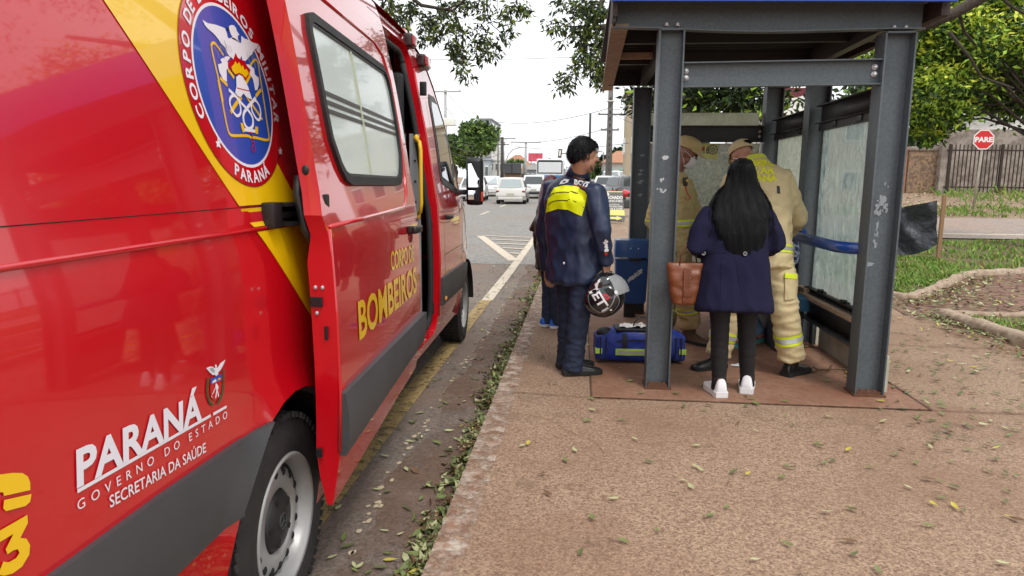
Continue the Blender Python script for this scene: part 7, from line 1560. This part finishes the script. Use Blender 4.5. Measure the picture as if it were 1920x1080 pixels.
# ------------------------------------------------------------------ cars
PW = M('car_white', (.72, .72, .73), .25, coat=1); PS = M('car_champagne', (.60, .58, .54), .3, coat=1); PG = M('car_grey', (.12, .13, .14), .25, coat=1); PD = M('car_black', (.02, .02, .024), .2, coat=1); CG = M('car_glass', (.05, .06, .065), .08, coat=1); CGL = M('car_glass_light', (.35, .40, .41), .1, coat=1); TL = M('tail_lamp', (.28, .02, .02), .3); PLT = M('plate_grey', (.45, .42, .34), .6); HDL = M('head_lamp', (.6, .62, .64), .1, coat=1)
def car(label, p, rz, paint, glass=CG, h=1.48, wd=1.74, L=3.95, cat='car', group=None, suv=False):
    t = thing('parked_car' if group == 'cars parked beyond the shelter' else 'car', label, cat, p, rz, group); g = .30 if suv else .24; r = .33 if suv else .30; bz = h * .60
    low = [(.10, g + .10), (.0, g + .25), (.02, bz * .85), (.10, bz), (L * .68, bz), (L * .94, bz * .86), (L, bz * .62), (L - .02, g + .08), (L - .15, g)]
    low += [(L * .80 + r * 1.15 * math.cos(R(a)), r + r * 1.15 * math.sin(R(a)) * .98) for a in range(0, 181, 30) if r + r * 1.15 * math.sin(R(a)) > g] + [(L * .185 + r * 1.15 * math.cos(R(a)), r + r * 1.15 * math.sin(R(a)) * .98) for a in range(0, 181, 30) if r + r * 1.15 * math.sin(R(a)) > g] + [(.15, g)]
    bm = NB(); fs_ = []
    vs, fs, loops = tri(low, [], .35)
    for s in (-1, 1):
        mp = [bm.verts.new((s * wd / 2 * (1 - .10 * max(0, (v - .6)) - .05 * (2 * u / L - 1) ** 4), u, v)) for u, v in vs]
        for f in fs: bm.faces.new([mp[i] for i in f])
    D_ = loops[0]
    pr_ = None
    for u, v in D_ + [D_[0]]:
        w_ = wd / 2 * (1 - .10 * max(0, v - .6) - .05 * (2 * u / L - 1) ** 4); ring = []
        for k in range(7):
            a = -1 + 2 * k / 6; out_ = .10 * (1 - a * a) * (1 if u > L / 2 else -1) * (1 if (u < .2 or u > L - .5) else 0); ring.append(bm.verts.new((w_ * a, u + out_, v)))
        if pr_:
            for k in range(6): bm.faces.new((pr_[k], pr_[k + 1], ring[k + 1], ring[k]))
        pr_ = ring
    cab = [(.12, bz - .02), (.30, h - .10), (.42, h - .02), (L * .34, h), (L * .50, h - .04), (L * .56, h - .10), (L * .74, bz - .02)]
    def cw(v): return wd / 2 * (.93 - .20 * (v - bz) / (h - bz))
    pr_ = None
    for u, v in cab:
        ring = [bm.verts.new((cw(v) * a, u, v + .03 * (1 - a * a))) for a in (-1, -.6, 0, .6, 1)]
        if pr_:
            for k in range(4): bm.faces.new((pr_[k], pr_[k + 1], ring[k + 1], ring[k]))
        pr_ = ring
    for s in (-1, 1): bm.faces.new([bm.verts.new((s * cw(v), u, v)) for u, v in cab])
    bmesh.ops.remove_doubles(bm, verts=bm.verts, dist=.003); body_ = obj('body', bm, paint, t, auto=35)
    def q4(nm, pts, m, par=body_):
        P4 = [V(p_) for p_ in pts]; n_ = (P4[1] - P4[0]).cross(P4[2] - P4[0]).normalized() * .006; bm = NB(); a_ = [bm.verts.new(p_ + n_) for p_ in P4]; b2 = [bm.verts.new(p_ - n_) for p_ in P4]
        bm.faces.new(a_); bm.faces.new(b2[::-1])
        for i_ in range(4): bm.faces.new((a_[i_], a_[(i_ + 1) % 4], b2[(i_ + 1) % 4], b2[i_]))
        return obj(nm, bm, m, par)
    z1, z2 = bz + .03, h - .11
    yr = lambda z: .12 + (z - bz) * .18 / (h - .10 - bz) - .012
    q4('rear_window', [(-cw(z1) * .82, yr(z1), z1), (cw(z1) * .82, yr(z1), z1), (cw(z2) * .80, yr(z2), z2), (-cw(z2) * .80, yr(z2), z2)], glass, t)
    yf = lambda z: L * .74 + (z - bz) * (L * .56 - L * .74) / (h - .10 - bz) + .012
    q4('windscreen', [(-cw(z1) * .88, yf(z1), z1), (cw(z1) * .88, yf(z1), z1), (cw(z2) * .86, yf(z2), z2), (-cw(z2) * .86, yf(z2), z2)][::-1], glass, t)
    for s in (-1, 1):
        e = .008
        for y0, y1, y2, y3 in ((.42, L * .33, L * .33, .52), (L * .355, L * .66, L * .535, L * .355)): q4('side_window', [(s * (cw(z1) + e), y0, z1), (s * (cw(z1) + e), y1, z1), (s * (cw(z2) + e), y2, z2), (s * (cw(z2) + e), y3, z2)][::s], CG, t)
        bm = NB(); box(bm, (s * wd * .42, .02, bz * .80), (.20, .08, .10), bev=.03); obj('tail_light', bm, TL, t, True)
        bm = NB(); box(bm, (s * wd * .38, L - .05, bz * .72), (.34, .12, .12), bev=.04); obj('headlight', bm, HDL, t, True)
        bm = NB(); box(bm, (s * (wd * .5 + .06), L * .66, bz + .06), (.16, .10, .11), bev=.03); obj('side_mirror', bm, paint, t, True)
        for y in (L * .185, L * .80):
            bm = NB(); lathe(bm, [(.02, -.1), (r - .04, -.10), (r, -.07), (r, .07), (r - .04, .10), (r * .66, .10), (r * .64, .085)], 20, c=(0, 0, 0)); wl = obj('wheel', bm, RUB, t, True, loc=(s * (wd / 2 - .11), y, r)); bm = NB(); lathe(bm, [(r * .65, .08 * s), (r * .3, .10 * s), (.0, .10 * s)], 14); obj('rim', bm, RIM, wl, True)
    bm = NB(); box(bm, (0, -.09, bz * .62), (.42, .02, .13)); obj('number_plate', bm, PLT, t)
    bm = NB(); box(bm, (0, -.03, g + .10), (wd * .80, .14, .16), bev=.03); obj('bumper_skirt', bm, BLK if suv else paint, t, True)
    bm = NB(); box(bm, (0, L / 2, g + .05), (wd * .8, L * .9, .10)); obj('underside', bm, BLK, t)
    return t
def rp(px, py): return on_ground(px, py, -.15)
GC = 'cars driving on the road ahead'
def road_at(px, Y, dx=0): p = at(px, 380, Y); return V((p.x, Y, gh(-1, Y) - .15))
car('pale champagne hatchback seen from behind, nearest car on the road beyond the van mirror', road_at(957, 39.5), R(1), PS, CGL, 1.52, 1.76, group=GC)
car('white car with large pale windscreen in the far left lane beyond the hatchback', road_at(922, 57), R(182), PW, CGL, 1.55, 1.80, 4.3, group=GC)
car('white car half hidden behind the black wing mirror of the ambulance', road_at(893, 47), R(184), PW, CG, 1.50, 1.76, 4.2, group=GC)
car('white sport utility car seen from behind, between the champagne hatchback and the bus', road_at(1000, 49), R(0), PW, CG, 1.66, 1.85, 4.3, group=GC, suv=True)
car('small dark car behind the red-haired woman, right of the white sport utility car', road_at(1030, 54), R(0), PD, CG, 1.45, 1.70, group=GC)
GP = 'cars parked beyond the shelter'
def g_at(px, Y): p = at(px, 380, Y); return V((p.x, Y, gh(p.x if p.x < 2 else 2, Y)))
car('white parked car seen from behind, just right of the young man’s chin', g_at(1134, 46), R(-8), PW, CG, 1.5, 1.74, group=GP)
car('grey parked hatchback turned sideways, right of the white parked car', g_at(1186, 40) + V((-1.3, 0, 0)), R(-62), PG, CG, 1.5, 1.72, group=GP)
car('white parked van partly hidden behind the concrete pole', g_at(1142, 58), R(-20), PW, CGL, 1.9, 1.85, 4.5, 'van', group=GP, suv=True)
car('silver parked car far back beside the pale house', g_at(1176, 54), R(-40), PS, CG, 1.5, 1.74, group=GP)
# bus
bp = road_at(1030, 64); t = thing('bus', 'white city bus with blue lower panel seen from behind, far down the road', 'bus', bp); bm = NB(); box(bm, (0, 4.5, 1.75), (2.5, 9, 2.75), bev=.15); obj('body', bm, PW, t, True); bm = NB(); box(bm, (0, -.01, 2.35), (2.1, .06, .95), bev=.02); obj('rear_window', bm, M('bus_window', (.7, .72, .74), .3), t); bm = NB(); box(bm, (0, -.005, 2.35), (2.3, .05, 1.12), bev=.02); obj('window_frame', bm, BLK, t); bm = NB(); box(bm, (0, -.01, 2.95), (2.15, .05, .10)); obj('roof_strip', bm, BLK, t)
bm = NB(); box(bm, (0, -.01, 1.25), (2.3, .05, .8), bev=.02); obj('blue_panel', bm, M('bus_blue', (.03, .20, .55), .4), t)
for s in (-1, 1):
    bm = NB(); box(bm, (s * 1.05, -.03, 1.0), (.16, .05, .5), bev=.02); obj('tail_light', bm, TL, t); 
    for y in (2, 7): bm = NB(); lathe(bm, [(.02, -.12), (.42, -.12), (.46, -.08), (.46, .08), (.42, .12), (.02, .12)], 18, c=(s * 1.1, y, .46)); obj('wheel', bm, RUB, t, True)
    bm = NB(); box(bm, (s * 1.255, 4.6, 2.2), (.02, 7.6, .8)); obj('side_windows', bm, CG, t)
# motorcycle and A-board
mp_ = g_at(1171, 27); t = thing('motorcycle', 'red motorcycle parked beside the advertising board', 'motorcycle', mp_, R(-25)); MR_ = M('moto_red', (.55, .01, .02), .3, coat=1)
for x in (-.62, .62):
    bm = NB(); 
    for k in range(25): pass
    lathe(bm, [(.29, -.03), (.31, -.045), (.34, 0), (.31, .045), (.29, .03)], 24, axis='Y', c=(x, 0, .33), close=True); wl = obj('wheel', bm, RUB, t, True); bm = NB(); lathe(bm, [(.28, -.015), (.29, 0), (.28, .015)], 20, axis='Y', c=(x, 0, .33), close=True)
    for k in range(8): a = k * math.pi / 4; tube(bm, [V((x, 0, .33)), V((x + .28 * math.cos(a), 0, .33 + .28 * math.sin(a)))], .006, 4)
    obj('spokes', bm, HYL if x < 0 else RIM, wl)
bm = NB(); loft(bm, [V((-.30, 0, .75)), V((.0, 0, .86)), V((.25, 0, .82))], [(.10, .12), (.15, .14), (.10, .10)], n=12); obj('fuel_tank', bm, MR_, t, True); bm = NB(); box(bm, (.42, 0, .82), (.55, .24, .10), bev=.04); obj('seat', bm, BLK, t, True); bm = NB(); box(bm, (0, 0, .45), (.42, .24, .34), bev=.06); obj('engine', bm, GRY, t, True); bm = NB(); tube(bm, [V((-.62, .06, .33)), V((-.45, .06, .95)), V((-.40, .3, 1.05))], .022, 6); tube(bm, [V((-.62, -.06, .33)), V((-.45, -.06, .95)), V((-.40, -.3, 1.05))], .022, 6); obj('handlebar', bm, BLK, t, True); bm = NB(); loft(bm, [V((-.8, 0, .66)), V((-.62, 0, .70)), V((-.44, 0, .64))], [(.03, .08)] * 3, n=10, ref=V((0, 0, 1))); box(bm, (-.5, 0, .9), (.14, .2, .18), bev=.04); obj('fairing', bm, MR_, t, True)
ap = on_ground(1150, 417); ap.y = 23.2; ap = V((at(1149, 400, 23.2).x, 23.2, gh(1, 23.2) - .03)); t = thing('a_board', 'folding advertising board with grey and yellow panels and an arrow, on the earth pavement', 'advertising board', ap, R(3)); f9 = lambda u, v, o=0: V((u, -.30 + .28 * v - o, v)); BGY = M('board_grey', (.13, .13, .13), .6)
bm = NB(); prism(bm, [(-.32, .14), (.38, .10), (.30, 1.06), (-.36, 1.06)], lambda u, v, d: f9(u, v, d), -.015, 0); bo = obj('board', bm, BGY, t); bm = NB(); sheet(bm, [(-.34, .28), (.37, .26), (.355, .45), (-.345, .45)], [], f9, .5, .004); obj('yellow_panel', bm, PYEL, bo); bm = NB(); prism(bm, [(-.32, .10), (.30, .06), (.29, .10), (-.32, .14)], lambda u, v, d: f9(u, v, d), -.02, .02); obj('foot', bm, BLK, bo)
bm = NB(); sheet(bm, [(-.28, .155), (.10, .145), (.10, .105), (.30, .18), (.10, .25), (.10, .215), (-.28, .22)], [], f9, .5, .004); sheet(bm, [(-.34, 1.02), (.29, 1.02), (.29, 1.05), (-.34, 1.05)], [], f9, .5, .004); obj('arrow', bm, PYEL, bo)
bm = NB(); put_text(bm, 'MACHADO', f9, (-.31, .80), (.30, .80), .10, .004, bold=.04); put_text(bm, 'LANCHES', f9, (-.27, .70), (.30, .70), .07, .004, bold=.02); put_text(bm, 'ABERTO TODO DIA', f9, (-.3, .60), (.2, .60), .04, .004); put_text(bm, 'PRATO DO DIA', f9, (-.3, .53), (.3, .53), .05, .004, bold=.03); put_text(bm, 'SUCOS E CAFÉ', f9, (-.3, .46), (.3, .46), .045, .004, bold=.03); sheet(bm, circ(-.2, .95, .06, 16), [], f9, .1, .004); obj('white_lettering', bm, PWH, bo)
bm = NB(); box(bm, (.33, .1, .5), (.03, .5, 1.0)); box(bm, (-.33, .1, .5), (.03, .5, 1.0)); 
bm.free(); bm = NB(); tube(bm, [V((.30, .0, 1.03)), V((.42, .45, .02))], .015, 6); tube(bm, [V((-.35, .0, 1.03)), V((-.33, .45, .02))], .015, 6); obj('rear_legs', bm, BLK, t)
# ------------------------------------------------------------------ buildings
def bld(name, label, pxl, pxr, pyt, Y, mat, dp=12, wins=None, roof=None, wmat=None, zb=0, cat='building', rooflab=None):
    a, b_ = at(pxl, pyt, Y), at(pxr, pyt, Y); t = thing(name, label, cat, V(((a.x + b_.x) / 2, Y, zb))); W_ = b_.x - a.x; H_ = a.z - zb; bm = NB(); box(bm, (0, dp / 2, H_ / 2), (W_, dp, H_)); wl = obj('wall', bm, mat, t)
    if roof:
        bm = NB(); o_ = .4; vs = [bm.verts.new(p) for p in ((-W_ / 2 - o_, -o_, H_), (W_ / 2 + o_, -o_, H_), (W_ / 2 + o_, dp + o_, H_), (-W_ / 2 - o_, dp + o_, H_), (-W_ / 2 * .2, dp * .5, H_ + roof[0]), (W_ / 2 * .2, dp * .5, H_ + roof[0]))]
        for f in ((0, 1, 5, 4), (1, 2, 5), (2, 3, 4, 5), (3, 0, 4), (3, 2, 1, 0)): bm.faces.new([vs[i] for i in f])
        obj('roof', bm, roof[1], t)
    else: bm = NB(); box(bm, (0, dp / 2, H_ + .1), (W_ + .3, dp + .3, .2)); obj('parapet', bm, mat, t)
    if wins:
        nx, nz = wins
        for i in range(nx):
            for k in range(nz):
                cx = -W_ / 2 + W_ * (i + .5) / nx; cz = H_ * (k + .6) / nz; fr = NB(); box(fr, (cx, -.03, cz), (W_ / nx * .55, .08, H_ / nz * .45)); fo = obj('window', fr, wmat or PWH, t); g_ = NB(); box(g_, (cx, -.06, cz), (W_ / nx * .47, .06, H_ / nz * .37)); obj('pane', g_, CG, fo)
        for k in range(nz * 1):
            for i in range(3):
                sx = W_ / 2 if (a.x + b_.x) < 0 else -W_ / 2; cz = H_ * (k + .6) / nz; fr = NB(); box(fr, (sx, dp * (i + .5) / 3, cz), (.08, dp / 3 * .5, H_ / nz * .45)); fo = obj('window', fr, wmat or PWH, t); g_ = NB(); box(g_, (sx * 1.002, dp * (i + .5) / 3, cz), (.10, dp / 3 * .42, H_ / nz * .37)); obj('pane', g_, CG, fo)
    return t, W_, H_
TER = M('terracotta_roof', (.42, .20, .11), .8, noise=(2, .5, (.3, .13, .07))); WLW = M('white_wall', (.66, .66, .63), .8, noise=(.6, .4, (.5, .5, .47))); WLG = M('grey_wall', (.32, .34, .37), .8, noise=(.4, .4, (.25, .27, .3))); WLB = M('beige_wall', (.50, .42, .30), .85, noise=(.8, .6, (.38, .31, .21))); WLBl = M('bluish_wall', (.38, .43, .47), .8, noise=(.5, .4, (.3, .34, .38)))
bld('office_building', 'tall grey building with louvred front rising behind the big street tree', 898, 921, 224, 120, WLG, 14, (2, 5))
bld('building', 'narrow pale building with a dark sign, right of the tall grey one', 921, 934, 262, 112, WLW, 10, (1, 3))
bld('shop_building', 'low bluish grey shop building under the street tree', 896, 918, 300, 92, WLBl, 10, (2, 1))
bld('building', 'white two storey building beside the dark kiosk', 919, 944, 301, 95, WLW, 10, (3, 2))
bld('house', 'house with terracotta roof and small front tree, left of the light pole', 938, 990, 312, 118, WLB, 14, (3, 1), (2.2, TER))
bld('building', 'long grey roofed house right of the light pole', 985, 1003, 318, 105, WLG, 16, (2, 1), (1.2, M('grey_roof', (.25, .24, .23), .8)))
bld('building', 'white two storey building behind the bus and billboard', 1020, 1036, 303, 125, WLW, 10, (2, 2), (.8, M('dark_roof', (.08, .08, .09), .8)))
bld('building', 'distant low white building at the road’s vanishing point', 1036, 1075, 322, 170, WLW, 10, (3, 2))
bld('building', 'distant pale building behind the young man’s head', 1078, 1122, 318, 150, WLG, 10, (3, 2))
bld('house', 'small white house with orange tiled roof behind the parked cars', 1134, 1200, 305, 66, WLW, 10, (3, 1), (1.3, TER), M('mint_frame', (.3, .6, .48), .6))
bld('building', 'tall beige building whose edge shows left of the rear shelter post', 1177, 1300, 175, 48, WLB, 3, (3, 3))
t_, W_, H_ = bld('shop_building', 'beige shop building behind the shelter’s right side', 1440, 1640, 205, 36, WLB, 10, (3, 2))
sg = thing('shop_sign', 'white shop sign with dark red swoosh and grey letters CO, seen between the shelter beams', 'sign', at(1487, 190, 35.5)); bm = NB(); box(bm, (0, 0, 0), (2.2, .15, 1.3), bev=.02); sp = obj('sign_board', bm, PWH, sg); f7 = lambda u, v, o=0: V((u, -.08 - o, v)); bm = NB(); sheet(bm, [(-.6, .30), (-.2, .12), (.3, .22), (.5, .30), (.72, .05), (1.08, .05), (1.08, .62), (-.9, .62)], [], f7, .5, .004); obj('red_swoosh', bm, M('wine_red', (.13, .015, .025), .5), sp); bm = NB(); put_text(bm, 'CO', f7, (-.62, -.30), (.05, -.30), .36, .004, bold=.03); obj('lettering', bm, BGY, sp)
t = thing('kiosk', 'black topped kiosk with orange picture panel, beside the road', 'kiosk', V((at(960, 330, 74).x, 74, .4))); bm = NB(); box(bm, (0, 1.5, 2.35), (2.0, 3.0, 1.1), bev=.05); obj('sign_box', bm, PD, t); bm = NB(); box(bm, (0, 1.5, .9), (1.7, 2.6, 1.8)); obj('walls', bm, M('kiosk_brown', (.22, .13, .07), .7), t); bm = NB(); box(bm, (1.01, 1.4, 2.3), (.03, 1.0, .6)); obj('picture_panel', bm, M('picture_orange', (.6, .28, .12), .6), t)
bb = at(1004, 295, 112); t = thing('billboard', 'red billboard on posts above the road beside the light pole', 'billboard', V((bb.x, bb.y, 0))); bm = NB(); box(bm, (0, 0, bb.z), (2.3, .2, 1.3)); obj('panel', bm, M('billboard_red', (.55, .05, .09), .6, noise=(1.2, .4, (.65, .2, .25))), t); bm = NB(); box(bm, (-.7, .1, bb.z / 2), (.15, .15, bb.z)); obj('leg', bm, GRY, t); bm = NB(); box(bm, (.7, .1, bb.z / 2), (.15, .15, bb.z)); obj('leg', bm, GRY, t)
# poles
CP = M('pole_concrete', (.16, .15, .14), .85, noise=(3, .5, (.10, .09, .08))); CPL = M('pole_light', (.40, .40, .40), .7); DKP = M('pole_dark', (.06, .058, .055), .8)
def pole(label, px, pyt, Y, r, mat, arms=(), name='utility_pole', zb=None, wk=1.0):
    p = at(px, pyt, Y); zb = gh(p.x if p.x < 2 else 2, Y) - .1 if zb is None else zb; t = thing(name, label, 'pole', V((p.x, Y, zb))); bm = NB(); H_ = p.z - zb; loft(bm, [V((0, 0, 0)), V((0, 0, H_))], [r * 1.25, r * .8], n=10, rnd=False); obj('pole', bm, mat, t, True)
    for dz, w_ in arms:
        bm = NB(); box(bm, (0, -.1, H_ - dz), (w_, .1, .10)); am = obj('crossarm', bm, mat, t); 
        for k in range(3): bm = NB(); lathe(bm, [(.0, .0), (.05, .0), (.06, .08), (.03, .16), (0, .17)], 8, axis='Z', c=(-w_ * .45 + w_ * .45 * k, -.1, H_ - dz + .05)); obj('insulator', bm, PWH, am, True)
    return t, H_
pl1, h1 = pole('large dark concrete utility pole beyond the parked cars, left of the rear shelter post', 1146, 150, 47, .20, CP, ((2.2, 1.6), (3.2, 1.2)))
for k in range(16): bm = NB(); box(bm, (.0, -.21, h1 - 1.2 - k * .42), (.10, .03, .2)); obj('slot', bm, DKP, pl1)
bm = NB(); box(bm, (.0, -.0, h1 - 1.35), (.5, .5, .06)); obj('clamp_ring', bm, PWH, pl1)
pole('thin dark pole above the young man’s head', 1107, 213, 60, .12, DKP)
pole('grey utility pole with crossarm rising above the ambulance roof', 835, 168, 50, .11, CPL, ((.15, 2.3), (2.4, 1.0)))
pole('dark utility pole with crossarm left of the terracotta house', 942, 257, 84, .20, DKP, ((.2, 3.2), (.9, 1.6)))
pole('slim pole directly left of the dark utility pole', 934, 255, 88, .09, CP, ((.3, .8),))
pole('pale slender light pole with short crossarm in front of the billboard', 986, 266, 78, .16, CPL, ((.1, 3.4),))
pole('small distant pole with crossarm near the vanishing point', 1048, 316, 150, .12, DKP, ((.2, 2.2),))
pole('thin distant pole between the bus and the young man', 1063, 312, 170, .12, DKP, ((.2, 2.0),))
lp = at(948, 300, 86); t = thing('street_lamp', 'curved street lamp arching over the road by the dark pole', 'street lamp', V((lp.x, 86, 0))); bm = NB(); q = [at(948, 305, 86), at(953, 290, 86), at(962, 280, 86), at(976, 276, 86)]; tube(bm, [V((lp.x, 86, 0)) - V((lp.x, 86, 0)), q[0] - V((lp.x, 86, 0))] + [p - V((lp.x, 86, 0)) for p in q[1:]], .07, 6); obj('arm', bm, CPL, t, True); bm = NB(); box(bm, q[-1] - V((lp.x, 86, 0)) + V((.1, 0, 0)), (.5, .2, .12), bev=.03); obj('lamp_head', bm, CPL, t)
tl = at(1050, 288, 52); t = thing('traffic_light', 'tilted traffic light seen edge-on hanging above the road', 'traffic light', tl); bm = NB(); box(bm, (0, 0, 0), (.28, .2, .62), rot=Matrix.Rotation(.12, 3, 'Y'), bev=.02); hs_ = obj('housing', bm, DKP, t); bm = NB(); box(bm, (0, -.12, .03), (.14, .06, .42), rot=Matrix.Rotation(.12, 3, 'Y')); obj('back_plate', bm, PWH, hs_); bm = NB(); tube(bm, [V((.1, 0, 0)), V((1.2, .1, .1)), V((3.0, .2, .2)), V((3.2, .2, .1)), V((3.2, .2, -tl.z))], .045, 6); obj('mast', bm, CPL, t, True)
tl = at(1021, 306, 75); t = thing('traffic_light', 'small black traffic light beside the bus', 'traffic light', V((tl.x, 75, 0))); bm = NB(); box(bm, (0, 0, tl.z), (.35, .25, .95), bev=.03); obj('housing', bm, DKP, t); bm = NB(); tube(bm, [V((0, 0, 0)), V((0, 0, tl.z - .4))], .06, 6); obj('mast', bm, DKP, t)
ac = at(843, 229, 46); t = thing('air_conditioner', 'white equipment box mounted on the grey pole above the ambulance', 'box', ac); bm = NB(); box(bm, (0, 0, 0), (.75, .5, .5), bev=.06); obj('case', bm, PWH, t, True); bm = NB(); tube(bm, [V((-.2, .2, .2)), V((-.25, 3.9, .1))], .03, 6); obj('bracket', bm, DKP, t)
# wires
WM = M('wire', (.09, .09, .09), .7); RW = random.Random(4)
for k, (a, b_, sag, r_) in enumerate(((at(700, 108, 40), at(1240, 96, 40), .25, .012), (at(925, 228, 70), at(1146, 202, 47), .5, .02), (at(945, 262, 84), at(1146, 238, 47), .6, .02), (at(945, 270, 84), at(1180, 268, 47), .5, .02), (at(840, 262, 50), at(942, 266, 84), .5, .02), (at(840, 272, 50), at(942, 275, 84), .6, .025), (at(840, 282, 50), at(942, 285, 84), .7, .025), (at(835, 172, 50), at(942, 262, 84), .5, .02), (at(835, 200, 50), at(934, 290, 88), .7, .02), (at(840, 250, 50), at(900, 300, 60), .3, .02), (at(800, 205, 30), at(835, 215, 50), .2, .01), (at(1146, 205, 47), at(1240, 175, 30), .2, .015), (at(1146, 212, 47), at(1240, 240, 34), .2, .015))):
    bm = NB(); tube(bm, [a.lerp(b_, q / 16) - V((0, 0, sag * 4 * (q / 16) * (1 - q / 16))) - a for q in range(17)], r_, 4); tag(obj('overhead_wire', bm, WM, loc=a, smooth=True), 'thin dark overhead wire stretched between the utility poles', 'wire', 'overhead wires')
# far trees
def ft(label, px, pyt, pyb, Y, wpx, seed, mats=DL, n=420, size=.5):
    c = at(px, (pyt + pyb) / 2, Y); h_ = (pyb - pyt) / FPX * Y / 2; w_ = wpx / FPX * Y / 2; base = V((c.x, Y, 0)); rr = random.Random(seed); bl = [(V((rr.uniform(-.6, .6) * w_, rr.uniform(-.6, .6) * w_, c.z + rr.uniform(-.6, .55) * h_)), min(w_, h_) * .5) for _ in range(8)]
    tree('tree', label, base, c.z, .25 * Y / 80, bl, mats, size, .55, n, seed, up_bias=.25, wts=(4, 5, 3))
ft('large round green street tree beyond the ambulance mirror, crossed by wires', 884, 225, 324, 66, 108, 51, n=1000, size=.42)
ft('smaller green tree under the left end of the street tree', 848, 250, 318, 62, 50, 52, n=500)
ft('small light green tree in front of the terracotta house', 968, 300, 332, 92, 34, 53)
ft('dark conifer like tree behind the orange roofed house', 1168, 250, 330, 80, 50, 54, [NL[0], DL[0], DL[1]], 700)
ft('dark green tree right of the young man’s face', 1135, 285, 335, 84, 36, 55, [NL[0], DL[0], DL[1]], 600)
ft('pale green tree behind the pole and parked cars', 1118, 300, 338, 100, 26, 56)
bm = NB(); sheet(bm, [(-60, -10), (-9.5, -10), (-9.5, 320), (-60, 320)], [], lambda u, v, o: (u, v, gh(-1, v)), 12, rim=-.4); tag(obj('far_pavement', bm, DIRT), kind='structure')

# ------------------------------------------------------------------ loose pieces become parts of their own
SPLIT = ('panel_gaps', 'wheel_arches', 'yellow_band', 'edge_slots', 'edge_bolts', 'latch_plates', 'rim_holes', 'cap_slots', 'rivets', 'branch', 'glass_clips', 'roof_posts', 'mask_strap', 'rear_legs', 'seat_back', 'cabin_lining', 'paint_chips', 'mirror_glass', 'underbody', 'pocket_strap', 'grab_handle', 'blue_fascia')
def islands(me):
    par = list(range(len(me.vertices)))
    def f(i):
        while par[i] != i: par[i] = par[par[i]]; i = par[i]
        return i
    for e in me.edges: a, b_ = f(e.vertices[0]), f(e.vertices[1]); par[a] = b_
    g = {}
    for p in me.polygons: g.setdefault(f(p.vertices[0]), []).append(p.index)
    return list(g.values())
for o in list(bpy.data.objects):
    if o.type != 'MESH' or o.name.split('.')[0] not in SPLIT: continue
    base = o.name.split('.')[0]; isl = islands(o.data)
    if len(isl) < 2 or len(isl) > 60: continue
    src = o.data
    for k, polys in enumerate(isl):
        vm = {}; vs, fs, ms, sm = [], [], [], []
        for pi in polys:
            p = src.polygons[pi]; q = []
            for vi in p.vertices:
                if vi not in vm: vm[vi] = len(vs); vs.append(tuple(src.vertices[vi].co))
                q.append(vm[vi])
            fs.append(q); ms.append(p.material_index); sm.append(p.use_smooth)
        me = bpy.data.meshes.new(base); me.from_pydata(vs, [], fs)
        for m in src.materials: me.materials.append(m)
        me.polygons.foreach_set('material_index', ms); me.polygons.foreach_set('use_smooth', sm)
        n_ = bpy.data.objects.new(base, me); C.objects.link(n_); n_.parent = o.parent; n_.location = o.location; n_.rotation_euler = o.rotation_euler
    for ch in list(o.children): ch.parent = o.parent
    bpy.data.objects.remove(o)
